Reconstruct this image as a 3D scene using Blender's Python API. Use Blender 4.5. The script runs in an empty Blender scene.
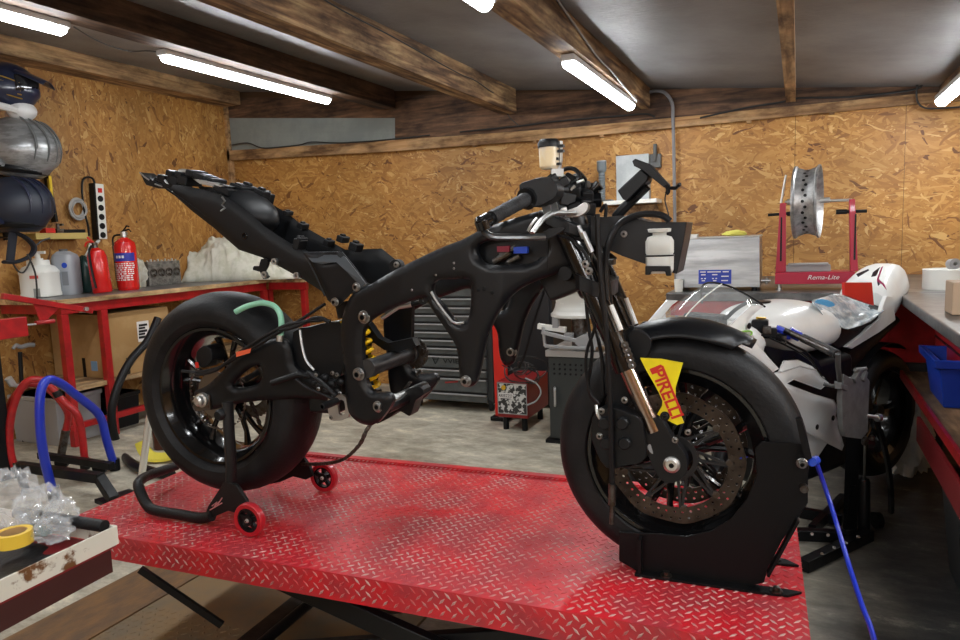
import bpy, math, random
import numpy as np
from mathutils import Vector, Matrix
from mathutils.geometry import tessellate_polygon
random.seed(7)
R_ = math.radians
COL = bpy.context.scene.collection
# ---------------------------------------------------------------- camera
F = 700.0; PITCH = R_(6.7); ROLL = R_(2.2); YAW = R_(24.5)
CAM = Vector((0, 0, 1.3))
FW = Vector((-math.sin(YAW)*math.cos(PITCH), math.cos(YAW)*math.cos(PITCH), -math.sin(PITCH)))
_r0 = Vector((math.cos(YAW), math.sin(YAW), 0)); _u0 = _r0.cross(FW)
RT = _r0*math.cos(ROLL) - _u0*math.sin(ROLL); UP = _u0*math.cos(ROLL) + _r0*math.sin(ROLL)
def ray(px, py): return FW*F + RT*(px-480) + UP*(320-py)
def at(px, py, X=None, Y=None, Z=None):
    """world point seen at photo position (px,py) on a plane of the room"""
    d = ray(px, py)
    t = (X-CAM.x)/d.x if X is not None else (Y-CAM.y)/d.y if Y is not None else (Z-CAM.z)/d.z
    return CAM + d*t
def proj(p):
    v = Vector(p)-CAM; z = v.dot(FW)
    return (480+F*v.dot(RT)/z, 320-F*v.dot(UP)/z)
cd = bpy.data.cameras.new('camera'); cd.sensor_width = 36; cd.lens = F/960*36; cd.clip_start = .02
cam = bpy.data.objects.new('camera', cd); COL.objects.link(cam)
_m = Matrix((RT, UP, -FW)).transposed().to_4x4(); _m.translation = CAM
cam.matrix_world = _m
bpy.context.scene.camera = cam
# ---------------------------------------------------------------- frames (local coordinate systems)
class Frame:
    """a thing's own axes: +x forward, +y left, +z up, standing at o and turned by yaw"""
    def __init__(s, o, yaw):
        s.o = Vector(o); s.yaw = yaw
        s.x = Vector((math.cos(yaw), math.sin(yaw), 0)); s.y = Vector((-math.sin(yaw), math.cos(yaw), 0))
    def p(s, x, y, z): return s.o + s.x*x + s.y*y + Vector((0, 0, z))
    def at(s, px, py, y=0):
        d = ray(px, py); t = ((s.o-CAM).dot(s.y)+y)/d.dot(s.y)
        return CAM + d*t
    def atx(s, px, py, x=0):
        d = ray(px, py); t = ((s.o-CAM).dot(s.x)+x)/d.dot(s.x)
        return CAM + d*t
    def loc(s, w):
        v = Vector(w)-s.o; return Vector((v.dot(s.x), v.dot(s.y), v.z))
# ---------------------------------------------------------------- mesh builder
def V(*a): return Vector(a)
def cr(pts, n=4, closed=True):
    """catmull-rom smoothing of a list of points (tuples or Vectors)"""
    P = [np.array(tuple(p), float) for p in pts]; N = len(P); out = []
    for i in range(N if closed else N-1):
        g = (lambda k: P[k % N]) if closed else (lambda k: P[min(max(k, 0), N-1)])
        a, b, c, d = g(i-1), g(i), g(i+1), g(i+2)
        for j in range(n):
            t = j/n
            out.append(.5*((2*b)+(c-a)*t+(2*a-5*b+4*c-d)*t*t+(3*b-a-3*c+d)*t**3))
    if not closed: out.append(P[-1])
    return [tuple(float(q) for q in o) for o in out]
def vcr(pts, n=6, closed=False): return [Vector(p) for p in cr(pts, n, closed)]
class MB:
    def __init__(s): s.v = []; s.f = []; s.m = []; s.mi = 0
    def add(s, vs, fs):
        k = len(s.v); s.v += [Vector(v) for v in vs]
        for f in fs: s.f.append(tuple(i+k for i in f)); s.m.append(s.mi)
        return s
    def box(s, c, size, ax=None):
        """box about c; ax = 3 unit vectors"""
        c = Vector(c); X, Y, Z = ax or (V(1,0,0), V(0,1,0), V(0,0,1)); a, b, d = [q/2 for q in size]
        vs = [c+X*a*i+Y*b*j+Z*d*k for i in (-1,1) for j in (-1,1) for k in (-1,1)]
        return s.add(vs, [(0,1,3,2),(4,6,7,5),(0,4,5,1),(2,3,7,6),(0,2,6,4),(1,5,7,3)])
    def bb(s, x0, x1, y0, y1, z0, z1): return s.box(((x0+x1)/2,(y0+y1)/2,(z0+z1)/2),(x1-x0,y1-y0,z1-z0))
    def fbox(s, fr, x0, x1, y0, y1, z0, z1):
        return s.box(fr.p((x0+x1)/2,(y0+y1)/2,(z0+z1)/2),(x1-x0,y1-y0,z1-z0),(fr.x,fr.y,V(0,0,1)))
    def bar(s, a, b, w, h, up=V(0,0,1)):
        a = Vector(a); b = Vector(b); X = (b-a).normalized(); Y = up.cross(X).normalized(); Z = X.cross(Y)
        return s.box((a+b)/2, ((b-a).length, w, h), (X, Y, Z))
    def hexa(s, p):  # 8 corners: bottom 4 ring, top 4 ring
        return s.add(p, [(3,2,1,0),(4,5,6,7),(0,1,5,4),(1,2,6,5),(2,3,7,6),(3,0,4,7)])
    def loft(s, rings, cap=True, closed=True):
        n = len(rings[0]); k = len(s.v); vs = [Vector(p) for r in rings for p in r]; fs = []
        for i in range(len(rings)-1):
            for j in range(n if closed else n-1):
                fs.append((i*n+j, i*n+(j+1) % n, (i+1)*n+(j+1) % n, (i+1)*n+j))
        if cap and closed: fs += [tuple(reversed(range(n))), tuple((len(rings)-1)*n+j for j in range(n))]
        return s.add(vs, fs)
    def tube(s, pts, r, n=8, cap=True, closed=False, flat=1.0):
        P = [Vector(p) for p in pts]; N = len(P)
        rs = r if isinstance(r, (list, tuple)) else [r]*N
        T = []
        for i in range(N):
            a = P[i-1] if (i > 0 or closed) else P[i]; b = P[(i+1) % N] if (i < N-1 or closed) else P[i]
            T.append((b-a).normalized())
        ref = V(0,0,1) if abs(T[0].z) < .9 else V(1,0,0)
        u = T[0].cross(ref).normalized(); rings = []
        for i in range(N):
            u = (u-T[i]*u.dot(T[i])).normalized(); w = T[i].cross(u)
            rings.append([P[i]+(u*math.cos(2*math.pi*j/n)+w*math.sin(2*math.pi*j/n)*flat)*rs[i] for j in range(n)])
        if closed: rings.append(rings[0]); cap = False
        return s.loft(rings, cap)
    def cyl(s, a, b, r, r2=None, n=18): return s.tube([a, b], [r, r if r2 is None else r2], n)
    def lathe(s, prof, c, axis=V(0,0,1), n=32, a0=0, a1=2*math.pi, ref=None, cap=False):
        """prof: list of (radius, height along axis)"""
        c = Vector(c); axis = Vector(axis).normalized()
        ref = Vector(ref) if ref is not None else (V(1,0,0) if abs(axis.x) < .9 else V(0,0,1))
        u = (ref-axis*ref.dot(axis)).normalized(); w = axis.cross(u); full = abs(a1-a0-2*math.pi) < 1e-4
        N = n if full else n+1; m = len(prof)
        vs = [c+axis*h+(u*math.cos(a0+(a1-a0)*i/n)+w*math.sin(a0+(a1-a0)*i/n))*r for i in range(N) for (r, h) in prof]
        fs = []
        for i in range(n):
            k = (i+1) % N if full else i+1
            for j in range(m-1): fs.append((i*m+j, k*m+j, k*m+j+1, i*m+j+1))
        if cap:
            fs.append(tuple(i*m for i in reversed(range(N)))); fs.append(tuple(i*m+m-1 for i in range(N)))
        return s.add(vs, fs)
    def ball(s, c, r, n=16, sc=(1,1,1), ax=None):
        X, Y, Z = ax or (V(1,0,0), V(0,1,0), V(0,0,1)); c = Vector(c); m = n//2
        vs = [c-Z*r*sc[2]]; fs = []
        for i in range(1, m):
            a = -math.pi/2+math.pi*i/m
            for j in range(n):
                b = 2*math.pi*j/n
                vs.append(c+X*r*sc[0]*math.cos(a)*math.cos(b)+Y*r*sc[1]*math.cos(a)*math.sin(b)+Z*r*sc[2]*math.sin(a))
        vs.append(c+Z*r*sc[2])
        for j in range(n): fs.append((0, 1+(j+1) % n, 1+j))
        for i in range(m-2):
            for j in range(n): fs.append((1+i*n+j, 1+i*n+(j+1) % n, 1+(i+1)*n+(j+1) % n, 1+(i+1)*n+j))
        L = len(vs)-1
        for j in range(n): fs.append((L, 1+(m-2)*n+j, 1+(m-2)*n+(j+1) % n))
        return s.add(vs, fs)
    def plate(s, outer, mapf, off, holes=()):
        """outer/holes: 2D lists; mapf(u,v)->front point; off: thickness vector or function of (u,v)"""
        loops = [list(outer)]+[list(h) for h in holes]
        flat = [p for l in loops for p in l]
        tri = tessellate_polygon([[Vector((p[0], -p[1], 0)) for p in l] for l in loops])
        Fp = [Vector(mapf(p[0], p[1])) for p in flat]; n = len(flat)
        o = off if callable(off) else (lambda u, v: off)
        Bp = [Fp[i]+Vector(o(*flat[i][:2])) for i in range(n)]
        fs = []
        for t in tri:
            fs.append(tuple(t)); fs.append(tuple(n+i for i in reversed(t)))
        k = 0
        for l in loops:
            m = len(l)
            for j in range(m): fs.append((k+j, k+(j+1) % m, n+k+(j+1) % m, n+k+j))
            k += m
        return s.add(Fp+Bp, fs)
    def pillow(s, outer, mapf, inward, holes=(), rpx=10, bulge=.012, thick=.03, step=5):
        """pressed panel: outline in 2D, dense inside, its faces rounding off towards every edge"""
        from mathutils.geometry import delaunay_2d_cdt
        def dens(l):
            o = []
            for i in range(len(l)):
                a, b = l[i], l[(i+1) % len(l)]; n = max(1, int(math.dist(a[:2], b[:2])/(step*.8)))
                o += [(a[0]+(b[0]-a[0])*k/n, a[1]+(b[1]-a[1])*k/n) for k in range(n)]
            return o
        loops = [dens(outer)]+[dens(h) for h in holes]
        segs = [(np.array(l[i]), np.array(l[(i+1) % len(l)])) for l in loops for i in range(len(l))]
        A = np.array([a for a, b in segs]); Bv = np.array([b-a for a, b in segs]); BB = np.maximum((Bv**2).sum(1), 1e-9)
        def dist(p):
            t = np.clip(((p-A)*Bv).sum(1)/BB, 0, 1); d = A+Bv*t[:, None]-p; return math.sqrt((d**2).sum(1).min())
        def inside(p, l):
            c = False; n = len(l)
            for i in range(n):
                (x1, y1), (x2, y2) = l[i], l[i-1]
                if (y1 > p[1]) != (y2 > p[1]) and p[0] < (x2-x1)*(p[1]-y1)/(y2-y1)+x1: c = not c
            return c
        ok = lambda p: inside(p, loops[0]) and not any(inside(p, h) for h in loops[1:])
        pts = [p for l in loops for p in l]; nb = len(pts); edges = []; k = 0
        for l in loops: edges += [(k+i, k+(i+1) % len(l)) for i in range(len(l))]; k += len(l)
        xs = [p[0] for p in loops[0]]; ys = [p[1] for p in loops[0]]; y = min(ys); r_ = 0
        while y < max(ys):
            x = min(xs)+(step*.5 if r_ % 2 else 0)
            while x < max(xs):
                p = np.array((x, y))
                if dist(p) > step*.55 and ok(p): pts.append((x, y))
                x += step
            y += step*.866; r_ += 1
        vv, ee, ff, _, _, _ = delaunay_2d_cdt([Vector(p) for p in pts], edges, [], 0, 1e-5)
        tri = [f for f in ff if ok((sum(vv[i][0] for i in f)/len(f), sum(vv[i][1] for i in f)/len(f)))]
        iv = lambda u, v: Vector(inward(u, v)) if callable(inward) else Vector(inward)
        Fp, Bp = [], []
        for q_ in vv:
            d = min(dist(np.array((q_[0], q_[1])))/rpx, 1); h = 1-math.sqrt(max(0, 1-(1-d)**2)); w0 = Vector(mapf(q_[0], q_[1])); I = iv(q_[0], q_[1])
            Fp.append(w0+I*(bulge*h)); Bp.append(w0+I*(thick-min(bulge, thick*.4)*h))
        n = len(Fp); fs = []; cnt = {}
        for t in tri:
            fs.append(tuple(t)); fs.append(tuple(n+i for i in reversed(t)))
            for i in range(len(t)): e = (t[i], t[(i+1) % len(t)]); cnt[e] = 1
        for (a, b) in cnt:
            if (b, a) not in cnt: fs.append((b, a, n+a, n+b))
        return s.add(Fp+Bp, fs)
    def surf(s, fn, nu, nv, thick=None):
        vs = [Vector(fn(i/nu, j/nv)) for i in range(nu+1) for j in range(nv+1)]; m = nv+1
        fs = [(i*m+j, (i+1)*m+j, (i+1)*m+j+1, i*m+j+1) for i in range(nu) for j in range(nv)]
        if thick is not None:
            th = Vector(thick); n = len(vs); vs = vs+[v+th for v in vs]; fs = fs+[tuple(n+q for q in reversed(f)) for f in fs]
            edge = [i*m for i in range(nu+1)]+[nu*m+j for j in range(1, m)]+[i*m+nv for i in reversed(range(nu))]+[j for j in reversed(range(1, nv))]
            for a in range(len(edge)): b = (a+1) % len(edge); fs.append((edge[b], edge[a], n+edge[a], n+edge[b]))
        return s.add(vs, fs)
    def bolt(s, c, axis, r=.008, h=.006):
        axis = Vector(axis).normalized(); c = Vector(c)
        s.lathe([(r*1.35,0),(r*1.35,h*.3),(r*1.2,h*.42),(r*.95,h*.42),(r*.92,h*1.1),(r*.8,h*1.25),(r*.52,h*1.25)], c, axis, 18)
        s.mi = 1; s.lathe([(r*.52,h*1.24),(r*.5,h*.3),(0.0001,h*.3)], c, axis, 6); s.mi = 0; return s
WMX = {}
def link(name, mb, mats, parent=None, bevel=0, smooth=30, sub=0, seg=2, solid=0):
    mats = list(mats) if isinstance(mats, (list, tuple)) else [mats]
    while len(mats) <= max(mb.m): mats.append(m_dark)
    me = bpy.data.meshes.new(name)
    lo = Vector([min(v[i] for v in mb.v) for i in range(3)]); hi = Vector([max(v[i] for v in mb.v) for i in range(3)])
    c = (lo+hi)/2
    if parent is None: W = Matrix.Translation((c.x, c.y, lo.z))
    else:
        W = WMX[parent].to_3x3().to_4x4(); W.translation = c
    Wi = W.inverted()
    me.from_pydata([tuple(Wi @ v) for v in mb.v], [], mb.f)
    for m in mats: me.materials.append(m)
    me.polygons.foreach_set('material_index', mb.m)
    me.validate(); me.update()
    import bmesh
    bm = bmesh.new(); bm.from_mesh(me); bmesh.ops.remove_doubles(bm, verts=bm.verts, dist=1e-6)
    bmesh.ops.recalc_face_normals(bm, faces=bm.faces); bm.to_mesh(me); bm.free()
    if smooth:
        me.polygons.foreach_set('use_smooth', [True]*len(me.polygons)); me.set_sharp_from_angle(angle=R_(smooth))
    o = bpy.data.objects.new(name, me); COL.objects.link(o)
    if parent is not None: o.parent = parent; o.matrix_local = WMX[parent].inverted() @ W
    else: o.matrix_world = W
    WMX[o] = W
    if solid:
        m = o.modifiers.new('s', 'SOLIDIFY'); m.thickness = solid
    if bevel:
        m = o.modifiers.new('b', 'BEVEL'); m.width = bevel; m.segments = seg; m.limit_method = 'ANGLE'; m.angle_limit = R_(40); m.harden_normals = True
    if sub:
        m = o.modifiers.new('u', 'SUBSURF'); m.levels = sub; m.render_levels = sub
    return o
def tag(o, label=None, cat=None, group=None, kind=None):
    if label: o['label'] = label
    if cat: o['category'] = cat
    if group: o['group'] = group
    if kind: o['kind'] = kind
    return o
def thing(name, label, cat, loc, yaw=0, group=None):
    o = bpy.data.objects.new(name, None); COL.objects.link(o); o.empty_display_size = .05
    W = Matrix.Translation(Vector(loc)) @ Matrix.Rotation(yaw, 4, 'Z'); o.matrix_world = W; WMX[o] = W
    return tag(o, label, cat, group)
def single(name, mb, mats, label, cat, group=None, **k): return tag(link(name, mb, mats, **k), label, cat, group)
def struct(name, mb, mats, parent=None, **k):
    o = link(name, mb, mats, parent, **k)
    if parent is None: o['kind'] = 'structure'
    return o
def copy_tree(o, parent=None):
    c = o.copy(); COL.objects.link(c); c.parent = parent
    for ch in list(o.children): copy_tree(ch, c)
    return c
def text(body, size, origin, xdir, ydir, mat, name, parent, depth=.0008, shear=0, bold=0, sx=1.0, align='LEFT'):
    """raised lettering as a mesh, baseline start at origin"""
    cu = bpy.data.curves.new('t', 'FONT'); cu.body = body; cu.size = size; cu.extrude = depth; cu.shear = shear; cu.resolution_u = 3; cu.offset = bold; cu.align_x = align
    t = bpy.data.objects.new('t', cu); COL.objects.link(t); bpy.context.view_layer.update()
    me = t.evaluated_get(bpy.context.evaluated_depsgraph_get()).to_mesh()
    X = Vector(xdir).normalized(); Y = Vector(ydir).normalized(); Z = X.cross(Y); o = Vector(origin)
    mb = MB(); mb.add([o+X*v.co.x*sx+Y*v.co.y+Z*v.co.z for v in me.vertices], [tuple(p.vertices) for p in me.polygons])
    t.to_mesh_clear(); bpy.data.objects.remove(t); bpy.data.curves.remove(cu)
    return link(name, mb, mat, parent, smooth=0)
# ---------------------------------------------------------------- materials
def newmat(name):
    m = bpy.data.materials.new(name); m.use_nodes = True; nt = m.node_tree
    return m, nt, nt.nodes['Principled BSDF']
def srgb(r, g, b):
    f = lambda c: ((c/255+.055)/1.055)**2.4 if c > 10 else c/255/12.92
    return (f(r), f(g), f(b))
def mat(name, col, rough=.5, metal=0, var=None, vscale=8, bump=0, bscale=60, coat=0, vstretch=(1,1,1), lo=.4, hi=.6, trans=0, ior=1.45, rvar=0, alpha=1, vdetail=4, spec=.5, sheen=0):
    """principled; var = second colour mixed in by noise, bump = noise bump strength"""
    m, nt, b = newmat(name); N = nt.nodes; L = nt.links
    b.inputs['Base Color'].default_value = (*col, 1); b.inputs['Roughness'].default_value = rough; b.inputs['Metallic'].default_value = metal
    b.inputs['Coat Weight'].default_value = coat; b.inputs['Transmission Weight'].default_value = trans; b.inputs['IOR'].default_value = ior; b.inputs['Alpha'].default_value = alpha
    b.inputs['Specular IOR Level'].default_value = spec; b.inputs['Sheen Weight'].default_value = sheen
    if var or bump or rvar:
        tc = N.new('ShaderNodeTexCoord'); mp = N.new('ShaderNodeMapping'); mp.inputs['Scale'].default_value = vstretch; L.new(tc.outputs['Object'], mp.inputs['Vector'])
    if var or rvar:
        nz = N.new('ShaderNodeTexNoise'); nz.inputs['Scale'].default_value = vscale; nz.inputs['Detail'].default_value = vdetail; nz.inputs['Roughness'].default_value = .65
        L.new(mp.outputs[0], nz.inputs['Vector'])
        mr = N.new('ShaderNodeMapRange'); mr.inputs[1].default_value = lo; mr.inputs[2].default_value = hi; L.new(nz.outputs['Fac'], mr.inputs[0])
        if var:
            mx = N.new('ShaderNodeMix'); mx.data_type = 'RGBA'; mx.inputs['A'].default_value = (*col, 1); mx.inputs['B'].default_value = (*var, 1)
            L.new(mr.outputs[0], mx.inputs['Factor']); L.new(mx.outputs['Result'], b.inputs['Base Color'])
        if rvar:
            m2 = N.new('ShaderNodeMapRange'); m2.inputs[3].default_value = rough; m2.inputs[4].default_value = rough+rvar; L.new(mr.outputs[0], m2.inputs[0]); L.new(m2.outputs[0], b.inputs['Roughness'])
    if bump:
        n2 = N.new('ShaderNodeTexNoise'); n2.inputs['Scale'].default_value = bscale; n2.inputs['Detail'].default_value = 3; L.new(mp.outputs[0], n2.inputs['Vector'])
        bp = N.new('ShaderNodeBump'); bp.inputs['Strength'].default_value = bump; bp.inputs['Distance'].default_value = .01; L.new(n2.outputs['Fac'], bp.inputs['Height']); L.new(bp.outputs[0], b.inputs['Normal'])
    return m
def ramp(nt, fac, stops):
    r = nt.nodes.new('ShaderNodeValToRGB'); e = r.color_ramp.elements
    while len(e) < len(stops): e.new(.5)
    for k, (p, c) in enumerate(stops): e[k].position = p; e[k].color = (*c, 1)
    nt.links.new(fac, r.inputs[0]); return r.outputs[0]
def osb(name, plane='xz', tint=1.0):
    """oriented strand board: five layers of long flakes, the highest one on top"""
    m, nt, b = newmat(name); N = nt.nodes; L = nt.links
    tc = N.new('ShaderNodeTexCoord'); top = None
    for k, (ang, sx, sy) in enumerate([(3,8,58),(28,9,54),(-24,8,52),(60,13,60),(-52,12,56),(12,10,66)]):
        m0 = N.new('ShaderNodeMapping'); m0.inputs['Rotation'].default_value = (R_(-90) if plane == 'xz' else 0, R_(90) if plane == 'yz' else 0, 0); L.new(tc.outputs['Object'], m0.inputs[0])
        nz = N.new('ShaderNodeTexNoise'); nz.inputs['Scale'].default_value = 3+k; L.new(m0.outputs[0], nz.inputs[0])
        ad = N.new('ShaderNodeVectorMath'); ad.operation = 'MULTIPLY_ADD'; ad.inputs[1].default_value = (.12,.12,0); L.new(nz.outputs['Color'], ad.inputs[0]); L.new(m0.outputs[0], ad.inputs[2])
        mp = N.new('ShaderNodeMapping'); mp.vector_type = 'POINT'; mp.inputs['Rotation'].default_value = (0,0,R_(ang)); mp.inputs['Location'].default_value = (k*3.1,k*1.7,0); L.new(ad.outputs[0], mp.inputs[0])
        m3 = N.new('ShaderNodeMapping'); m3.inputs['Scale'].default_value = (sx,sy,.01); L.new(mp.outputs[0], m3.inputs[0])
        vo = N.new('ShaderNodeTexVoronoi'); vo.voronoi_dimensions = '2D'; vo.distance = 'MANHATTAN'; vo.inputs['Scale'].default_value = 1; L.new(m3.outputs[0], vo.inputs['Vector'])
        sp = N.new('ShaderNodeSeparateColor'); L.new(vo.outputs['Color'], sp.inputs[0])
        if top is None: top = (sp.outputs[0], sp.outputs[1])
        else:
            gt = N.new('ShaderNodeMath'); gt.operation = 'GREATER_THAN'; L.new(sp.outputs[0], gt.inputs[0]); L.new(top[0], gt.inputs[1])
            mxm = N.new('ShaderNodeMath'); mxm.operation = 'MAXIMUM'; L.new(sp.outputs[0], mxm.inputs[0]); L.new(top[0], mxm.inputs[1])
            mv = N.new('ShaderNodeMix'); L.new(gt.outputs[0], mv.inputs[0]); L.new(top[1], mv.inputs[2]); L.new(sp.outputs[1], mv.inputs[3])
            top = (mxm.outputs[0], mv.outputs[0])
    t = tint
    c = ramp(nt, top[1], [(0,(.14*t,.05*t,.012*t)),(.06,(.33*t,.145*t,.034*t)),(.5,(.43*t,.205*t,.048*t)),(.85,(.5*t,.26*t,.07*t)),(.93,(.54*t,.3*t,.09*t)),(1,(.64*t,.4*t,.15*t))])
    big = N.new('ShaderNodeTexNoise'); big.inputs['Scale'].default_value = 1.3; big.inputs['Detail'].default_value = 5; L.new(tc.outputs['Object'], big.inputs[0])
    mr = N.new('ShaderNodeMapRange'); mr.inputs[1].default_value = .3; mr.inputs[2].default_value = .7; mr.inputs[3].default_value = .72; mr.inputs[4].default_value = 1.15; L.new(big.outputs['Fac'], mr.inputs[0])
    hs = N.new('ShaderNodeHueSaturation'); L.new(mr.outputs[0], hs.inputs['Value']); L.new(c, hs.inputs['Color']); L.new(hs.outputs[0], b.inputs['Base Color'])
    bp = N.new('ShaderNodeBump'); bp.inputs['Strength'].default_value = .5; bp.inputs['Distance'].default_value = .003; L.new(top[0], bp.inputs['Height']); L.new(bp.outputs[0], b.inputs['Normal'])
    b.inputs['Roughness'].default_value = .55
    return m
def wood(name, c1, c2, c3, along='y', scale=1.0, rough=.75, lo=.35, hi=.65):
    m, nt, b = newmat(name); N = nt.nodes; L = nt.links
    tc = N.new('ShaderNodeTexCoord'); mp = N.new('ShaderNodeMapping')
    s = {'x':(.7,9,9),'y':(9,.7,9),'z':(9,9,.7)}[along]; mp.inputs['Scale'].default_value = [q*scale for q in s]; L.new(tc.outputs['Object'], mp.inputs[0])
    n1 = N.new('ShaderNodeTexNoise'); n1.inputs['Scale'].default_value = 3; n1.inputs['Detail'].default_value = 8; n1.inputs['Distortion'].default_value = .8; L.new(mp.outputs[0], n1.inputs[0])
    c = ramp(nt, n1.outputs['Fac'], [(lo,c1),(.5,c2),(hi,c3)])
    mp2 = N.new('ShaderNodeMapping'); s2 = {'x':(1.5,4,4),'y':(4,1.5,4),'z':(4,4,1.5)}[along]; mp2.inputs['Scale'].default_value = s2; L.new(tc.outputs['Object'], mp2.inputs[0])
    n2 = N.new('ShaderNodeTexNoise'); n2.inputs['Scale'].default_value = 1.6; n2.inputs['Detail'].default_value = 7; n2.inputs['Roughness'].default_value = .7; L.new(mp2.outputs[0], n2.inputs[0])
    k = ramp(nt, n2.outputs['Fac'], [(.38,(.35,.3,.28)),(.5,(.8,.78,.75)),(.6,(1.15,1.1,1.05))])
    mx = N.new('ShaderNodeMix'); mx.data_type = 'RGBA'; mx.blend_type = 'MULTIPLY'; mx.inputs['Factor'].default_value = 1; L.new(c, mx.inputs['A']); L.new(k, mx.inputs['B']); L.new(mx.outputs['Result'], b.inputs['Base Color'])
    bp = N.new('ShaderNodeBump'); bp.inputs['Strength'].default_value = .4; bp.inputs['Distance'].default_value = .004; L.new(n1.outputs['Fac'], bp.inputs['Height']); L.new(bp.outputs[0], b.inputs['Normal'])
    b.inputs['Roughness'].default_value = rough
    return m
def emit(name, col, st):
    m, nt, b = newmat(name); b.inputs['Emission Color'].default_value = (*col, 1); b.inputs['Emission Strength'].default_value = st; b.inputs['Base Color'].default_value = (.8,.8,.8,1); return m
m_dark = mat('socket_black', (.004,.004,.004), .6)
m_black = mat('satin_black', (.005,.0055,.0065), .34, spec=.32, rvar=.15, vscale=12)
m_blackm = mat('matt_black_paint', (.006,.0066,.008), .36, spec=.36, bump=.04, bscale=400)
m_blackg = mat('gloss_black', (.0045,.0045,.005), .16, coat=.3)
m_plastic = mat('black_plastic', (.006,.0065,.0075), .42, spec=.32, bump=.08, bscale=300)
m_rubber = mat('slick_rubber', (.006,.0062,.007), .5, spec=.28, var=(.012,.012,.013), vscale=9, bump=.12, bscale=120)
m_rubber2 = mat('worn_tread_rubber', (.02,.02,.021), .6, spec=.3, var=(.035,.035,.037), vscale=25, bump=.3, bscale=200)
m_hose = mat('hose_rubber', (.007,.007,.008), .4, spec=.35)
m_steel = mat('bright_steel', (.62,.62,.6), .28, 1, rvar=.2, vscale=30)
m_bolt = mat('bolt_steel', (.3,.3,.295), .3, 1)
m_dsteel = mat('dark_steel', (.16,.155,.15), .4, 1, var=(.09,.07,.055), vscale=40)
m_alu = mat('cast_aluminium', (.45,.45,.44), .45, 1)
m_silver = mat('silver_paint', (.5,.5,.5), .35, .6)
m_gold = mat('gold_anodised', (.75,.5,.1), .35, .9)
m_yellow = mat('yellow_paint', (.8,.55,.02), .4)
m_sticker = mat('yellow_sticker', (.86,.72,.01), .35, var=(.72,.58,.01), vscale=6)
m_stickred = mat('red_print', (.55,.02,.015), .4)
m_red = mat('red_enamel', (.42,.012,.014), .35, var=(.3,.01,.012), vscale=14, coat=.2)
m_redl = mat('bright_red', (.62,.02,.012), .4)
m_redwheel = mat('red_polyurethane', (.45,.01,.02), .35, coat=.3)
m_blue = mat('blue_enamel', (.01,.03,.42), .3, coat=.4)
m_bluep = mat('blue_plastic', (.008,.05,.42), .4)
m_white = mat('white_gloss', (.78,.78,.76), .25, coat=.5)
m_whitep = mat('white_plastic', (.75,.75,.7), .4)
m_card = mat('cardboard', (.42,.26,.11), .8, var=(.36,.21,.08), vscale=5, bump=.1)
m_grey = mat('grey_plastic', (.1,.105,.105), .5)
m_lgrey = mat('light_grey_plastic', (.3,.3,.3), .5)
# ================================================================ ROOM
XL, XR, YB, YF = -5.07, 1.75, 5.4, -2.4
def ceil_z(x): return 2.24-.112*(x+.1)
m_osb_b = osb('strand_board_back', 'xz'); m_osb_l = osb('strand_board_left', 'yz', .95)
# floor
def floor_mat():
    m, nt, b = newmat('worn_concrete'); N = nt.nodes; L = nt.links
    tc = N.new('ShaderNodeTexCoord')
    n1 = N.new('ShaderNodeTexNoise'); n1.inputs['Scale'].default_value = 2.2; n1.inputs['Detail'].default_value = 9; n1.inputs['Roughness'].default_value = .68; L.new(tc.outputs['Object'], n1.inputs[0])
    mp = N.new('ShaderNodeMapping'); mp.inputs['Scale'].default_value = (1.2,2.4,1); mp.inputs['Rotation'].default_value = (0,0,.5); L.new(tc.outputs['Object'], mp.inputs[0])
    n2 = N.new('ShaderNodeTexNoise'); n2.inputs['Scale'].default_value = 4; n2.inputs['Detail'].default_value = 10; n2.inputs['Roughness'].default_value = .75; L.new(mp.outputs[0], n2.inputs[0])
    c1 = ramp(nt, n1.outputs['Fac'], [(.3,(.3,.27,.2)),(.5,(.46,.42,.33)),(.7,(.6,.56,.45))])
    c2 = ramp(nt, n2.outputs['Fac'], [(.35,(.55,.54,.52)),(.55,(1,1,1)),(.68,(1.5,1.48,1.42))])
    mx = N.new('ShaderNodeMix'); mx.data_type = 'RGBA'; mx.blend_type = 'MULTIPLY'; mx.inputs['Factor'].default_value = 1; L.new(c1, mx.inputs['A']); L.new(c2, mx.inputs['B']); L.new(mx.outputs['Result'], b.inputs['Base Color'])
    # floor colour darkened on the right-hand side to paint in the bench's shade
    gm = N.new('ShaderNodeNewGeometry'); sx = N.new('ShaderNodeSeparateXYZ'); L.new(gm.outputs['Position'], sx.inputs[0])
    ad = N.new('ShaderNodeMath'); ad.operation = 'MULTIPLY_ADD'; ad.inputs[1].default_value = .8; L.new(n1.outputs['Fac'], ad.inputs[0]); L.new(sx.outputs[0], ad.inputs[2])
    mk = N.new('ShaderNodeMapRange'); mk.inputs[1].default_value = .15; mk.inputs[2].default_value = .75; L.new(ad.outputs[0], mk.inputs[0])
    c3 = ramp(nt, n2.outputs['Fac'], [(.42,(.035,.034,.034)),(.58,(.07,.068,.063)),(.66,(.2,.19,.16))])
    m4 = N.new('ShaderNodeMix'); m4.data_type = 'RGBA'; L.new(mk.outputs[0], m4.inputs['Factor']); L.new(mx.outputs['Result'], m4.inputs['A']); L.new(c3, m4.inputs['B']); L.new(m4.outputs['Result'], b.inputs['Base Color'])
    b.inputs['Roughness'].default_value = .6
    bp = N.new('ShaderNodeBump'); bp.inputs['Strength'].default_value = .3; bp.inputs['Distance'].default_value = .004; L.new(n2.outputs['Fac'], bp.inputs['Height']); L.new(bp.outputs[0], b.inputs['Normal'])
    return m
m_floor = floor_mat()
mb = MB().bb(XL-.1, XR+.1, YF-.1, YB+.1, -.1, 0); struct('floor', mb, m_floor)
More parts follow.
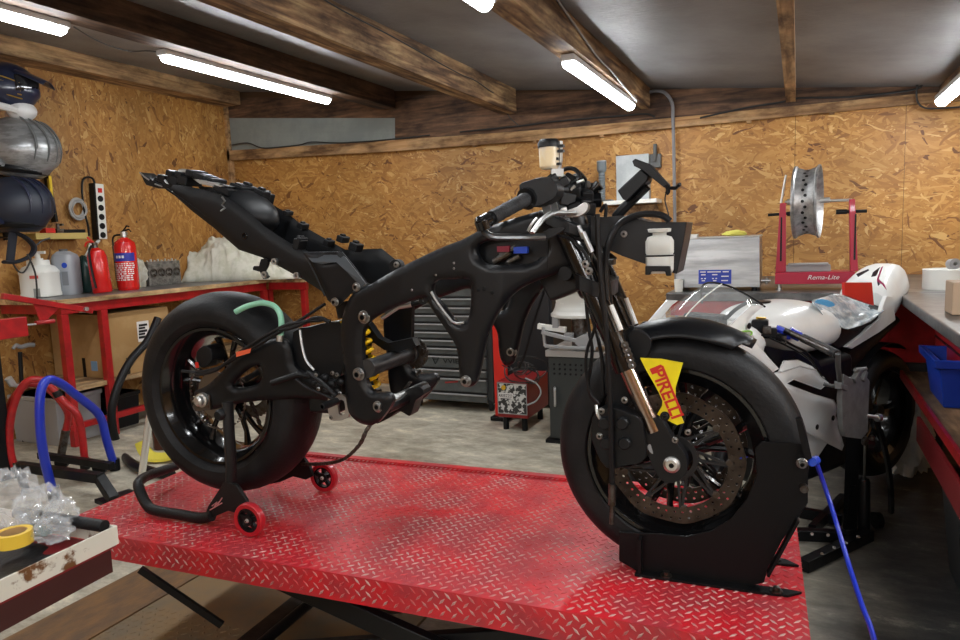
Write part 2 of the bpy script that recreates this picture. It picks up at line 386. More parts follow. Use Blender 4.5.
# back wall in boards with fine joints
m_joint = mat('board_joint', (.08,.04,.015), .8)
mb = MB(); xs = [XL-.1, -3.83, -2.55, -1.28]
def wx(px, py): return at(px, py, Y=YB).x
xs = [XL-.1, -3.83, wx(565,150), wx(795,150), wx(905,150), XR+.1]
for a, b_ in zip(xs[:-1], xs[1:]): mb.bb(a+.0015, b_-.0015, YB, YB+.02, 0, 2.16)
mb.mi = 1; mb.bb(XL-.1, XR+.1, YB+.004, YB+.06, 0, 3.0)
struct('wall_back', mb, [m_osb_b, m_joint], smooth=0)
mb = MB(); ys = [YF-.1, -1.2, .05, 1.3, 2.55, 3.8, YB]
for a, b_ in zip(ys[:-1], ys[1:]): mb.bb(XL-.02, XL, a+.0015, b_-.0015, 0, 2.95)
mb.mi = 1; mb.bb(XL-.1, XL-.004, YF-.1, YB, 0, 3.0)
struct('wall_left', mb, [m_osb_l, m_joint], smooth=0)
struct('wall_right', MB().bb(XR, XR+.1, YF-.1, YB, 0, 2.9), m_osb_l)
struct('wall_front', MB().bb(XL, XR, YF-.1, YF, 0, 2.9), m_osb_b)
# ceiling: insulating foil boards between the beams
def foil():
    m, nt, b = newmat('grey_foil_board'); N = nt.nodes; L = nt.links
    tc = N.new('ShaderNodeTexCoord')
    n = N.new('ShaderNodeTexNoise'); n.inputs['Scale'].default_value = 3; n.inputs['Detail'].default_value = 6; L.new(tc.outputs['Object'], n.inputs[0])
    c = ramp(nt, n.outputs['Fac'], [(.3,(.17,.17,.175)),(.7,(.26,.26,.265))]); L.new(c, b.inputs['Base Color'])
    mp = N.new('ShaderNodeMapping'); mp.inputs['Scale'].default_value = (1,3,1); L.new(tc.outputs['Object'], mp.inputs[0])
    w = N.new('ShaderNodeTexWave'); w.bands_direction = 'Y'; w.inputs['Scale'].default_value = 9; w.inputs['Distortion'].default_value = 4; w.inputs['Detail'].default_value = 3; L.new(mp.outputs[0], w.inputs[0])
    bp = N.new('ShaderNodeBump'); bp.inputs['Strength'].default_value = .35; bp.inputs['Distance'].default_value = .01; L.new(w.outputs['Fac'], bp.inputs['Height']); L.new(bp.outputs[0], b.inputs['Normal'])
    b.inputs['Roughness'].default_value = .42; b.inputs['Metallic'].default_value = .1
    return m
m_foil = foil()
a0, a1 = XL-.1, XR+.1
mb = MB().hexa([(a0,YF-.1,ceil_z(a0)),(a1,YF-.1,ceil_z(a1)),(a1,YB+.1,ceil_z(a1)),(a0,YB+.1,ceil_z(a0)),(a0,YF-.1,ceil_z(a0)+.1),(a1,YF-.1,ceil_z(a1)+.1),(a1,YB+.1,ceil_z(a1)+.1),(a0,YB+.1,ceil_z(a0)+.1)])
struct('ceiling', mb, m_foil, smooth=0)
# beams along the depth of the room
m_beam = wood('stained_beam', (.07,.035,.018),(.24,.14,.07),(.42,.29,.15), 'y')
m_beamd = wood('dark_beam', (.035,.02,.013),(.09,.05,.03),(.15,.085,.05), 'y')
m_beaml = wood('light_beam', (.2,.11,.05),(.38,.23,.11),(.5,.33,.17), 'y')
m_head = wood('header_wood', (.05,.025,.014),(.13,.07,.038),(.2,.11,.06), 'x')
m_batten = wood('batten_wood', (.25,.13,.05),(.42,.25,.11),(.5,.32,.16), 'x')
def beam(n, x0, x1, zb, m, y1=YB-.05, y0=YF):
    zt = [ceil_z(x0)-.001, ceil_z(x1)-.001]
    mb = MB().hexa([(x0,y0,zb),(x1,y0,zb),(x1,y1,zb),(x0,y1,zb),(x0,y0,zt[0]),(x1,y0,zt[1]),(x1,y1,zt[1]),(x0,y1,zt[0])])
    return struct('trim_%d' % n, mb, m, smooth=0)
beam(1, -5.07, -4.86, 2.645, m_beaml)
beam(2, -3.30, -3.16, 2.43, m_beamd)
beam(3, -2.17, -2.05, 2.27, m_beam)
beam(4, -1.12, -1.0, 2.195, m_beam)
beam(5, -.085, -.025, 2.135, m_beaml)
beam(6, .80, .92, 2.045, m_beam)
# header and batten across the back wall
def quad_prism(pts, Y, th, n=None):
    P = [at(px, py, Y=Y) for px, py in pts]; return MB().hexa([p+V(0,th,0) for p in P]+P) if False else MB().plate([(p.x, -p.z) for p in P], lambda u, v: V(u, Y, -v), V(0,th,0))
yb = YB-.06
struct('trim_7', quad_prism([(220,98),(392,96),(640,90),(785,86),(990,78),(990,100),(915,99),(700,120),(565,130),(395,141),(395,118),(220,118)], yb+.035, .03), m_head, smooth=0)
struct('trim_8', quad_prism([(222,151),(395,140),(565,128),(700,115),(915,94),(990,88),(990,98),(915,104),(700,125),(565,138),(395,151),(222,161)], yb, .03), m_batten, smooth=0)
# light sheet metal strip above the boards on the left of the back wall
m_sheet = mat('pale_green_sheet', (.3,.33,.31), .5, .1, var=(.24,.27,.26), vscale=3)
mb = quad_prism([(228,117),(396,117),(396,142),(228,153)], YB-.02, .015)
for k in range(3):
    y = 124+k*8; mb.bar(at(229, y+3, Y=YB-.02), at(395, y, Y=YB-.02), .006, .006)
struct('trim_9', mb, m_sheet, smooth=0)
# spacer blocks beneath the batten
mb = MB()
for px, py in [(305,154),(475,145),(535,141),(602,135),(749,121),(832,112)]:
    mb.box(at(px, py, Y=yb+.02), (.03,.03,.03))
struct('trim_10', mb, m_batten, smooth=0)
# corner board
struct('trim_11', MB().bb(XL+.0, XL+.03, YB-.06, YB-.001, 0, 2.66), m_batten, smooth=0)
# ---------------------------------------------------------------- lamps
LAMP = emit('led_tube_glow', (.95,.98,1), 56)
m_lamp = mat('lamp_housing', (.5,.5,.5), .5)
def added_wall_lamp(x0, x1, z, label):  # added lamp on the unseen front wall, brightens surfaces facing the viewer
    t = thing('added_wall_light', label, 'added wall light', ((x0+x1)/2, YF+.03, z), 0, 'added tube lights on the wall behind the viewer')
    link('housing', MB().bb(x0, x1, YF+.001, YF+.035, z-.035, z+.035), m_lamp, t, bevel=.005)
    n = 8; ring = lambda x, s: [V(x, YF+.035+.034*s*math.sin(math.pi*j/n), z+.036*s*math.cos(math.pi*j/n)) for j in range(n+1)]
    link('diffuser', MB().loft([ring(x0+.01,.6), ring(x0+.03,1), ring(x1-.03,1), ring(x1-.01,.6)]), LAMP, t)
def lamp(x, y0, y1, z, label):
    t = thing('ceiling_light', label, 'ceiling light', (x, (y0+y1)/2, z), 0, 'tube lights under the beams')
    mb = MB(); mb.lathe([(.0001,y0),(.032,y0),(.032,y1),(.0001,y1)], (x, 0, z+.035), V(0,1,0), 16)
    mb = MB(); mb.box((x, (y0+y1)/2, z+.048), (.07, y1-y0, .034)); mb.box((x, y0+.2, z+.07), (.03,.03,.03)); mb.box((x, y1-.2, z+.07), (.03,.03,.03))
    link('housing', mb, m_lamp, t, bevel=.006)
    n = 10; ring = lambda y, s: [V(x+.036*s*math.cos(math.pi+math.pi*j/n), y, z+.03+.034*s*math.sin(math.pi+math.pi*j/n)) for j in range(n+1)]
    link('diffuser', MB().loft([ring(y0+.012,.6), ring(y0+.03,1), ring(y1-.03,1), ring(y1-.012,.6)]), LAMP, t)
    return t
a = at(568,66,Z=2.13); b_ = at(630,110,Z=2.13)
Lx = (a.x+b_.x)/2
lamp(Lx, a.y, b_.y, 2.125, 'lit tube light under the beam above the motorcycle handlebars')
c = at(508,8,Z=2.13).y
lamp(Lx, c-1.35, c, 2.125, 'lit tube light at the top edge of the photo, only its end showing')
a = at(165,59,Z=2.37); b_ = at(326,104,Z=2.37)
lamp((a.x+b_.x)/2, a.y, b_.y, 2.365, 'lit tube light on the dark beam above the motorcycle tail')
c = at(73,34,Z=2.37).y
lamp((a.x+b_.x)/2, c-1.4, c, 2.365, 'lit tube light in the upper left corner of the photo')
a = at(941,103,Z=2.0)
lamp(a.x, a.y-1.5, a.y, 1.98, 'lit tube light at the right edge above the long bench')
# electric cables clipped to the beams
lamp(Lx, -1.4, .0, 2.125, 'added unseen tube light under the same beam further forward, behind the viewer')  # added out of view to bring light onto the near side
lamp(.86, -1.3, .1, 1.98, 'added unseen tube light under the right beam behind the viewer')  # added fill lamp, unseen behind the viewer
lamp(.86, .6, 2.0, 1.98, 'added unseen tube light under the right beam, next to the viewer and outside the photo')  # added beside the viewer to brighten the white motorcycle
added_wall_lamp(-1.9, -.6, 1.95, 'added unseen tube light on the front wall, left one of two')
def added_right_lamp(y0, y1, z, label):  # added unseen lamp, lights the left side of the white motorcycle
    t = thing('added_wall_light', label, 'added wall light', (XR-.03, (y0+y1)/2, z))
    link('housing', MB().bb(XR-.035, XR-.001, y0, y1, z-.035, z+.035), m_lamp, t, bevel=.005)
    n = 8; ring = lambda y, s: [V(XR-.035-.034*s*math.sin(math.pi*j/n), y, z+.036*s*math.cos(math.pi*j/n)) for j in range(n+1)]
    link('diffuser', MB().loft([ring(y0+.01,.6), ring(y0+.03,1), ring(y1-.03,1), ring(y1-.01,.6)]), LAMP, t)
added_right_lamp(.9, 2.1, 1.62, 'added unseen tube light on the right wall above the long bench')
added_wall_lamp(0, 1.3, 1.85, 'added unseen tube light on the front wall, right one of two')
lamp(-3.23, -1.6, -.2, 2.365, 'added unseen tube light under the dark beam at the front of the workshop')  # added, unseen: more light from the front of the room
m_cable = mat('grey_cable', (.03,.03,.03), .5)
def cable(name, pts, r, m, label, cat='cable', n=5, group=None, sn=5):
    return single(name, MB().tube(vcr(pts, sn), r, n), m, label, cat, group)
cable('electric_cable', [at(74,27,Z=2.44),at(100,42,Z=2.44),at(128,51,Z=2.46),at(150,51,Z=2.44),at(172,55,Z=2.43)], .004, m_cable, 'thin dark cable sagging between the two left tube lights')
pz = lambda px, py: at(px, py, X=-2.045)
cable('electric_cable', [pz(318,-4),pz(349,14),pz(395,38),pz(436,61),pz(460,74),at(476,81,X=-2.045),at(492,92,X=-2.045),at(505,99,Y=YB-.07),at(508,115,Y=YB-.07),at(518,125,Y=YB-.07)], .004, m_cable, 'black cable clipped along the mottled beam and down to the batten')
pz = lambda px, py: at(px, py, X=-.99)
cable('electric_cable', [pz(556,-3),pz(563,8),pz(575,25),pz(588,44),pz(600,60),pz(612,72),pz(624,86),pz(637,101)], .006, m_lgrey, 'grey cable clipped along the beam beside the middle tube light')
yy = YB-.066
cable('electric_cable', [at(460,132,Y=yy),at(520,126,Y=yy),at(560,121,Y=yy),at(620,116,Y=yy),at(645,114,Y=yy),at(655,117,Y=yy)], .007, m_cable, 'black cable running along the back batten above the fluid reservoir')
cable('electric_cable', [at(232,145,Y=yy),at(248,143,Y=yy),at(262,148,Y=yy),at(282,147,Y=yy),at(300,145,Y=yy),at(312,142,Y=yy),at(340,143,Y=yy),at(385,140,Y=yy),at(430,135,Y=yy)], .006, m_cable, 'black cable lying along the batten below the pale sheet strip')
cable('electric_cable', [at(700,118,Y=yy),at(745,108,Y=yy),at(782,102,Y=yy),at(800,98,Y=yy),at(850,97,Y=yy),at(912,90,Y=yy),at(925,82,Y=yy),at(945,70,Y=yy)], .007, m_cable, 'black cable behind the narrow rafter on the right of the back wall')
cable('electric_cable', [at(917,84,Y=yy-.02),at(917,100,Y=yy-.02),at(925,108,Y=yy-.02),at(945,108,Y=yy-.02),at(975,106,Y=yy-.02)], .006, m_cable, 'black cable looping down to the tube light at the right edge')
# conduit with a bent top on the back wall
single('conduit_pipe', MB().tube(vcr([at(638,100,Y=yy),at(645,94,Y=yy),at(655,91,Y=yy),at(665,93,Y=yy),at(672,103,Y=yy),at(673,120,Y=yy),at(674,160,Y=yy),at(675,230,Y=yy),at(677,330,Y=yy), V(at(677,330,Y=yy).x,yy,.6), V(at(677,330,Y=yy).x,yy,.0)],5), .012, 8), mat('grey_conduit',(.2,.2,.21),.4), 'grey conduit pipe running down the strand board behind the motorcycle nose', 'pipe')
# ---------------------------------------------------------------- world and look
w = bpy.data.worlds.new('world'); bpy.context.scene.world = w; w.use_nodes = True
w.node_tree.nodes['Background'].inputs[0].default_value = (.6,.65,.7,1); w.node_tree.nodes['Background'].inputs[1].default_value = .05
vs = bpy.context.scene.view_settings; vs.view_transform = 'Standard'; vs.look = 'None'; vs.gamma = 1; vs.use_curve_mapping = False; vs.exposure = 0.0
# ================================================================ LIFT
PZ = .45
FB = Frame((-1.671, 1.696, PZ), R_(2.37))      # the motorcycle: rear contact point, +x to its front, -y towards the viewer
LF = Frame((-2.13, 1.36, 0), R_(2.6))           # the lift table, near left corner
LLEN, LWID = 2.17, .85
m_deck = mat('red_deck_paint', (.56,.012,.022), .36, var=(.36,.025,.035), vscale=7, rvar=.15, coat=.15)
m_lug = mat('worn_lugs', (.42,.03,.035), .35, var=(.45,.3,.27), vscale=9, lo=.42, hi=.62)
lift = thing('motorcycle_lift', 'red checker plate motorcycle lift table raised on black scissor arms', 'lift table', LF.p(LLEN/2, LWID/2, 0), LF.yaw)
def lug(mb, c, a, b, n, L=.0122, W=.0036, H=.002):
    """small raised lozenge: a = long direction, b = cross direction, n = normal"""
    P = [c-a*L, c-b*W, c+a*L, c+b*W, c-a*L*.55+n*H, c-b*W*.45+n*H, c+a*L*.55+n*H, c+b*W*.45+n*H]
    mb.add(P, [(0,1,5,4),(1,2,6,5),(2,3,7,6),(3,0,4,7),(4,5,6,7)])
mb = MB(); mb.fbox(LF, 0, LLEN, 0, LWID, PZ-.006, PZ)
# rolled-down skirts and the raised rear lip
mb.fbox(LF, 0, LLEN, 0, .006, PZ-.075, PZ-.006); mb.fbox(LF, 0, LLEN, LWID-.006, LWID, PZ-.075, PZ-.006)
mb.fbox(LF, LLEN-.006, LLEN, 0.006, LWID-.006, PZ-.075, PZ-.006); mb.fbox(LF, 0, .006, 0.006, LWID-.006, PZ-.075, PZ-.006)
mb.fbox(LF, 0, LLEN, LWID-.03, LWID, PZ, PZ+.012)
mb.mi = 1
s_ = .0185; nx = int(LLEN/s_); ny = int(LWID/s_)
dg = math.sqrt(.5)
def weave(W, H, s, put):
    """basket weave of lugs on a lattice turned by 45 degrees"""
    n = int((W+H)/s)+2
    for i in range(-n, n):
        for j in range(-n, n):
            x, y = (i-j)*s*dg, (i+j)*s*dg
            if .006 < x < W-.006 and .005 < y < H-.005: put(x, y, (i+j) % 2)
def top_lug(x, y, k): 
    a, c = LF.x*dg+LF.y*dg, LF.y*dg-LF.x*dg
    lug(mb, LF.p(x, y, PZ), a if k else c, c if k else a, V(0,0,1))
weave(LLEN, LWID-.03, .0225, top_lug)
def side_lug(x, y, k):
    a, c = LF.x*dg+V(0,0,dg), V(0,0,dg)-LF.x*dg
    lug(mb, LF.p(x, 0, PZ-.075+y), a if k else c, c if k else a, -LF.y)
weave(LLEN, .073, .0225, side_lug)
for i in range(0, nx):
    c = LF.p((i+.5)*LLEN/nx, LWID-.03, PZ+.006); lug(mb, c, LF.x*.8+V(0,0,.3), LF.x*-.3+V(0,0,.6), -LF.y, .01)
link('deck', mb, [m_deck, m_lug], lift, smooth=0)
mb = MB(); mb.fbox(LF, .45, .75, .03, LWID-.03, PZ-.08, PZ-.008); 
for y in (.06, LWID-.06): mb.fbox(LF, .15, LLEN-.1, y-.02, y+.02, PZ-.05, PZ-.008)
link('deck_subframe', mb, m_black, lift)
for y in (.10, LWID-.10):
    link('scissor_arm', MB().bar(LF.p(.62,y,PZ-.06), LF.p(1.95,y,.06), .03, .06), m_black, lift, bevel=.004)
    y2 = y+(.035 if y < .4 else -.035)
    link('scissor_arm', MB().bar(LF.p(1.95,y2,PZ-.06), LF.p(.62,y2,.06), .03, .06), m_black, lift, bevel=.004)
mb = MB()
for x in (.62, 1.95): mb.cyl(LF.p(x,.07,.06), LF.p(x,LWID-.07,.06), .018)
for y in (.06, LWID-.06): mb.fbox(LF, .5, 2.1, y-.03, y+.03, .0, .035)
mb.fbox(LF, .5, .56, .03, LWID-.03, 0, .035); mb.fbox(LF, 2.04, 2.1, .03, LWID-.03, 0, .035)
link('base_frame', mb, m_black, lift)
a = at(140,569,Z=PZ-.07); b_ = at(222,625,Z=.19)
link('lock_bar', MB().bar(a, b_, .012, .02), m_black, lift)
link('hydraulic_ram', MB().cyl(LF.p(.8,LWID/2,.09), LF.p(1.3,LWID/2,.22), .035).cyl(LF.p(1.3,LWID/2,.22), LF.p(1.6,LWID/2,.3), .018), m_dsteel, lift)
# floor plates beneath the lift on the left
m_rust = mat('rusty_steel_plate', (.26,.14,.055), .6, .2, var=(.13,.085,.055), vscale=7, vstretch=(2.2,1,1), lo=.35, hi=.7, bump=.2)
m_ckd = mat('dirty_checker_plate', (.2,.155,.1), .6, .3, var=(.26,.17,.08), vscale=4)
x1 = at(120,640,Z=0).x; x0 = at(33,640,Z=0).x
mb = MB(); xA = at(3,640,Z=0.01).x; xB = at(88,640,Z=.01).x
single('steel_floor_plate', MB().bb(xA, xB, -.2, 2.2, 0.0005, .012), m_rust, 'flat rusty brown steel plate on the floor left of the lift arms', 'floor plate')
mb = MB(); mb.bb(xB+.01, xB+1.0, -.2, 2.2, .0005, .012); mb.mi = 1
for i in range(34):
    for j in range(40):
        k = (i+j) % 2; lug(mb, V(xB+.025+i*.029, .55+j*.029, .012), V(dg, dg*(1 if k else -1), 0), V(-dg*(1 if k else -1), dg, 0), V(0,0,1), .012, .004, .002)
single('checker_floor_plate', mb, [m_ckd, m_ckd], 'dirty chequered steel plate on the floor beneath the lift', 'floor plate', smooth=0)
# ================================================================ MOTORCYCLE
q = FB.at; P = FB.p; YV = FB.y; XV = FB.x; ZV = V(0,0,1)
moto = thing('motorcycle', 'stripped black sport motorcycle without engine or fairings, standing on the red lift', 'motorcycle', P(.7,0,0), FB.yaw)
def mir(w):
    l = FB.loc(w); return P(l.x, -l.y, l.z)
def part(name, mb, m, parent=moto, label=None, **k): return tag(link(name, mb, m, parent, **k), label)
def both(name, mb, m, label=None, **k):
    """the near part and its mirror twin on the far side"""
    part(name, mb, m, label=label, **k); b = MB(); b.v = [mir(v) for v in mb.v]; b.f = [tuple(reversed(f)) for f in mb.f]; b.m = list(mb.m)
    return part(name, b, m, label=label, **k)
RC = (0.0, .386); FC = (1.404, .302)     # wheel centres (x, z)
def tyre_prof(R, w, rb, wb, rs):
    """cross-section (radius, y) of a slick from one bead over the crown to the other"""
    pr = [(rb, -wb), (rb+.004, -wb-.004), (rb+(rs-rb)*.5, -w/2+.002)]
    n = 14
    for i in range(n+1):
        t = math.pi*(1-i/n); y = math.cos(t)*w/2; pr.append((rs+(R-rs)*math.sin(t)**.9, y))
    pr += [(rb+(rs-rb)*.5, w/2-.002), (rb+.004, wb+.004), (rb, wb)]
    return pr
def wheel(name, c, R, w, rb, wb, rs, rimw, spokes, parent=moto, disc=None):
    C = P(c[0], 0, c[1]) 
    pr = tyre_prof(R, w, rb, wb, rs)
    W = part(name, MB().lathe([(rb-.002, -rimw/2-.004),(rb+.001, -rimw/2-.002),(rb-.004,-rimw/2+.006),(rb-.014,-rimw/2+.012),(rb-.02,-rimw/2+.02),(rb-.032,-rimw*.22),(rb-.034,0),(rb-.032,rimw*.22),(rb-.02,rimw/2-.02),(rb-.014,rimw/2-.012),(rb-.004,rimw/2-.006),(rb+.001,rimw/2+.002),(rb-.002,rimw/2+.004),(rb-.01,rimw/2+.003),(rb-.024,rimw/2-.012),(rb-.04,rimw*.22),(rb-.042,0),(rb-.04,-rimw*.22),(rb-.024,-rimw/2+.012),(rb-.01,-rimw/2-.003),(rb-.002,-rimw/2-.004)], C, YV, 72, ref=XV), m_blackg, label='gloss black wheel rim')
    part('tyre', MB().lathe(pr, C, YV, 96, ref=XV), m_rubber, W, label='slick black tyre')
    ra = rb-.038
    mb = MB()
    for k in range(spokes):
        a = 2*math.pi*k/spokes+.25
        def pt(r, a, y): return C+XV*math.cos(a)*r+ZV*math.sin(a)*r+YV*y
        # each spoke rises as one arm and forks into two before the rim
        mid = pt(.085, a, 0)
        for s in (-1, 1):
            mb.tube([pt(.035, a+s*.15, 0), pt(.085, a+s*.09, -.004), pt(.14, a+s*.14, -.008), pt(ra, a+s*.21, -.012)], [.014,.0095,.008,.012], 8)
    link('spokes', mb, m_blackg, W)
    link('hub', MB().lathe([(.0001,-.05),(.03,-.05),(.04,-.03),(.044,0),(.04,.03),(.03,.05),(.0001,.05)], C, YV, 28), m_black, W)
    return W, C
def disc(C, y, Ro, Ri, nh, parent, m, holes=(.86,.93)):
    n = 96; ring = lambda r: [(r*math.cos(2*math.pi*i/n), r*math.sin(2*math.pi*i/n)) for i in range(n)]
    wav = [((Ro+.002*math.cos(9*2*math.pi*i/n))*math.cos(2*math.pi*i/n), (Ro+.002*math.cos(9*2*math.pi*i/n))*math.sin(2*math.pi*i/n)) for i in range(n)]
    hs = [list(reversed(ring(Ri)))]
    for k in range(nh):
        a = 2*math.pi*k/nh
        for j, f in enumerate(holes):
            r = Ri+(Ro-Ri)*f; aa = a+(j*.6)*2*math.pi/nh
            hs.append([(r*math.cos(aa)+.0034*math.cos(-2*math.pi*i/7), r*math.sin(aa)+.0034*math.sin(-2*math.pi*i/7)) for i in range(7)])
    mb = MB().plate(wav, lambda u, v: C+XV*u+ZV*v+YV*(y-.0025), YV*.005, hs)
    d = link('brake_disc', mb, m, parent, smooth=0)
    return d
m_disc = mat('bronze_brake_steel', (.085,.07,.06), .34, 1, var=(.05,.04,.034), vscale=18)
m_carrier = mat('black_carrier', (.03,.03,.032), .4, .6)
def carrier(C, y, Ro, Ri, n, parent, m):
    mb = MB()
    for k in range(n):
        a = 2*math.pi*k/n; u = XV*math.cos(a)+ZV*math.sin(a); t = -XV*math.sin(a)+ZV*math.cos(a)
        mb.bar(C+YV*y+u*Ri, C+YV*y+u*Ro-t*.008, .006, .009, YV)
        mb.bar(C+YV*y+u*Ri+t*.02, C+YV*y+u*Ro-t*.004, .006, .007, YV)
    mb.lathe([(Ri-.008,y-.004),(Ri+.004,y-.004),(Ri+.004,y+.004),(Ri-.008,y+.004),(Ri-.008,y-.004)], C, YV, 32)
    o = link('disc_carrier', mb, m, parent)
    for k in range(n):
        a = 2*math.pi*k/n; u = XV*math.cos(a)+ZV*math.sin(a)
        link('disc_button', MB().lathe([(.0001,y-.006),(.008,y-.006),(.008,y+.006),(.0001,y+.006)], C+u*(Ro+.002), YV, 12), m_dsteel, parent)
# ---- rear wheel
RW, RCp = wheel('rear_wheel', RC, .326, .192, .220, .075, .262, .160, 5)
d = disc(RCp, -.062, .112, .076, 26, RW, mat('rear_disc_steel', (.22,.2,.18), .35, 1)); carrier(RCp, -.055, .08, .04, 6, RW, m_carrier)
mb = MB(); n = 90; pr = []
for i in range(n):
    a = 2*math.pi*i/n; r = .105+(.006 if i % 2 else 0); pr.append((r*math.cos(a), r*math.sin(a)))
mb.plate(pr, lambda u, v: RCp+XV*u+ZV*v+YV*.085, YV*.006, [[(.07*math.cos(-2*math.pi*i/30), .07*math.sin(-2*math.pi*i/30)) for i in range(30)]])
link('sprocket', mb, m_dsteel, RW, smooth=0)
# ---- front wheel
FWh, FCp = wheel('front_wheel', FC, .301, .125, .219, .055, .252, .096, 6)
for y in (-.068, .068):
    disc(FCp, y, .162, .124, 44, FWh, m_disc, (.3,.72)); carrier(FCp, y, .124, .052, 9, FWh, m_carrier)
# ---- main frame: two pressed spars
def yl(px): 
    for (a, ya), (b, yb_) in [((330,-.135),(365,-.145)),((365,-.145),(400,-.165)),((400,-.165),(500,-.165)),((500,-.165),(585,-.075))]:
        if px <= b: t = max(0, (px-a)/(b-a)); return ya+(yb_-ya)*t
    return -.075
spar = cr([(343,309),(338.7,330),(339.5,352),(342.6,374),(344,396),(347,413),(355,422),(365.6,426),(375,424),(384,414),(391,402),(386,394),(372,393),(366,386),(362,370),(360.5,352),(361,332),(366,323),(376,316),(390,309),(410,301),(424,298),(429,308),(441,325),(452,342),(456,352),(457.5,370),(460,381),(466,388),(474,384),(478,370),(482,350),(487,332),(497,312),(511,295),(528,284),(549,276),(568,270),(583,276),(590,262),(588,240),(583,214),(570,208),(548,209),(527,214),(504,221),(485,227),(460,240),(444,246),(420,257),(392,271),(370,284),(352,293)], 3)
win = list(reversed(cr([(432,283),(438,280),(452,279.3),(464,279.2),(469,281),(469.7,290),(469.3,304),(467,318),(461,324),(453,321.5),(446,312),(438,302),(431,294)], 3)))
rec = list(reversed(cr([(475,253),(476,246),(482,242),(494,240),(520,239),(543,241),(544,251),(535,261),(520,265),(495,265.5),(482,263)], 3)))
frame = MB().pillow(spar, lambda u, v: q(u, v, yl(u)), YV, [win, rec], rpx=6, bulge=.009, thick=.036, step=4)
both('frame_spar', frame, m_blackm, smooth=50, label='matt black pressed frame spar')
# pocket behind the recess, with connectors
part('frame_pocket', MB().plate([(470,236),(548,236),(548,270),(470,270)], lambda u, v: q(u, v, -.115), YV*.004), m_black)
cx = MB(); 
for a, b_, r in [((494,262),(510,252),.009),((508,262),(520,256),.007),((500,255),(516,247),.006)]: cx.cyl(q(*a,-.135), q(*b_,-.135), r, n=10)
part('wiring_connector', cx, m_dsteel)
part('wiring_connector', MB().box(q(504,249,-.14), (.032,.012,.014)), mat('dark_red_plastic', (.22,.01,.03), .5), label='dark red connector')
part('wiring_connector', MB().box(q(521,250,-.14), (.035,.012,.016)), m_bluep, label='blue connector')
# bright aluminium edge of window
part('frame_window_edge', MB().tube([q(x, y, -.163) for x, y in [(431,292),(437,302),(445,313),(452,321.5),(457,323.5),(464,322.5)]], .0035, 6), m_alu)
# bolts on the spars
def bolts(name, L, y, r, m=m_bolt, parent=moto):
    for (px, py) in L: part(name, MB().bolt(q(px, py, y), -YV, r, r*.8), m, parent)
bolts('pivot_bolt', [(364.5,317),(359,374)], -.142, .0135)
bolts('engine_mount_bolt', [(466,381)], -.166, .011)
bolts('linkage_bolt', [(378.5,406.5)], -.15, .012)
bolts('frame_plug', [(478,290),(484,288.5),(492,292.5)], -.166, .004, m_black)
bolts('frame_screw', [(454,263),(454,268.5),(412,290),(436,275)], -.166, .0022)
w = mir(q(466,381,-.165)); part('engine_mount_bolt', MB().bolt(P(.921,.14,.517), -YV, .013, .012), m_bolt)
# cross tubes of the frame
part('engine_spacer_tube', MB().lathe([(.0001,-.135),(.026,-.135),(.0265,-.11),(.024,-.108),(.024,.11),(.03,.112),(.03,.13),(.0001,.13)], P(.597,0,.506), YV, 28), mat('dark_anodised', (.06,.06,.062), .38, .7))
mb = MB(); 
for i in range(26):
    a = 2*math.pi*i/26; mb.box(P(.60,.125,.506)+XV*.043*math.cos(a)+ZV*.043*math.sin(a), (.007,.011,.009), (XV*math.cos(a)+ZV*math.sin(a), YV, ZV*math.cos(a)-XV*math.sin(a)))
mb.lathe([(.028,.12),(.041,.12),(.041,.128),(.028,.128),(.028,.12)], P(.60,0,.506), YV, 36)
part('front_sprocket', mb, m_dsteel)
lk = FB.loc(q(378.5,406.5,-.14))
mb = MB().lathe([(.0001,-.125),(.014,-.125),(.014,.13),(.0001,.13)], P(lk.x+.012,0,lk.z+.004), YV, 18)
part('linkage_rod', mb, m_steel)
mb = MB().plate(cr([(381,398),(393,397),(411,388),(420,387),(424,394),(416,400),(413,408),(410,416),(405,414),(398,411),(392,416),(385,420),(376,424),(383,412)],2), lambda u, v: q(u, v, -.02), YV*.05)
part('suspension_linkage', mb, m_black, bevel=.004)
mb = MB().tube([q(386,408,-.12), q(405,399,-.02), q(420,391,.08)], .017, 10); part('linkage_arm', mb, m_black)
# shock absorber with yellow spring
sb = FB.loc(q(361,402,-.0)); st = FB.loc(q(350,322,0))
ptsb = []; base = P(.545,-.045,.40); top = P(.50,-.045,.67); ax = (top-base).normalized(); u = ax.cross(YV).normalized(); vv = ax.cross(u)
for i in range(9*14+1):
    t = i/(9*14); a = 2*math.pi*9*t; ptsb.append(base.lerp(top, .08+.84*t)+(u*math.cos(a)+vv*math.sin(a))*.036)
shock = part('shock_absorber', MB().cyl(base, top, .021).cyl(base-ax*.02, base+ax*.02, .04).cyl(top-ax*.03, top+ax*.015, .042), m_black)
link('coil_spring', MB().tube(ptsb, .0065, 8), mat('spring_yellow', (.85,.5,.0), .35), shock)
# rear cross-member, seen through the column window
part('frame_cross_member', MB().plate([(361,322),(366,321),(378,338),(388,343),(412,338),(416,346),(400,352),(384,350),(371,341)], lambda u, v: q(u, v, 0), YV*.03).plate([(390,303),(412,296),(411,342),(391,346)], lambda u, v: q(u, v, .09), YV*.02), m_black)
part('frame_brace', MB().tube([q(382,318,-.12), q(398,307,-.12), q(411,304,-.11)], [.006,.0065,.009], 10), m_alu, label='bright aluminium brace')
part('mount_ring', MB().tube([q(407,306,-.1), q(424,301,-.12)], .007, 8).lathe([(.004,-.006),(.012,-.006),(.012,.006),(.004,.006),(.004,-.006)], q(424,300,-.14), YV, 16), m_black)
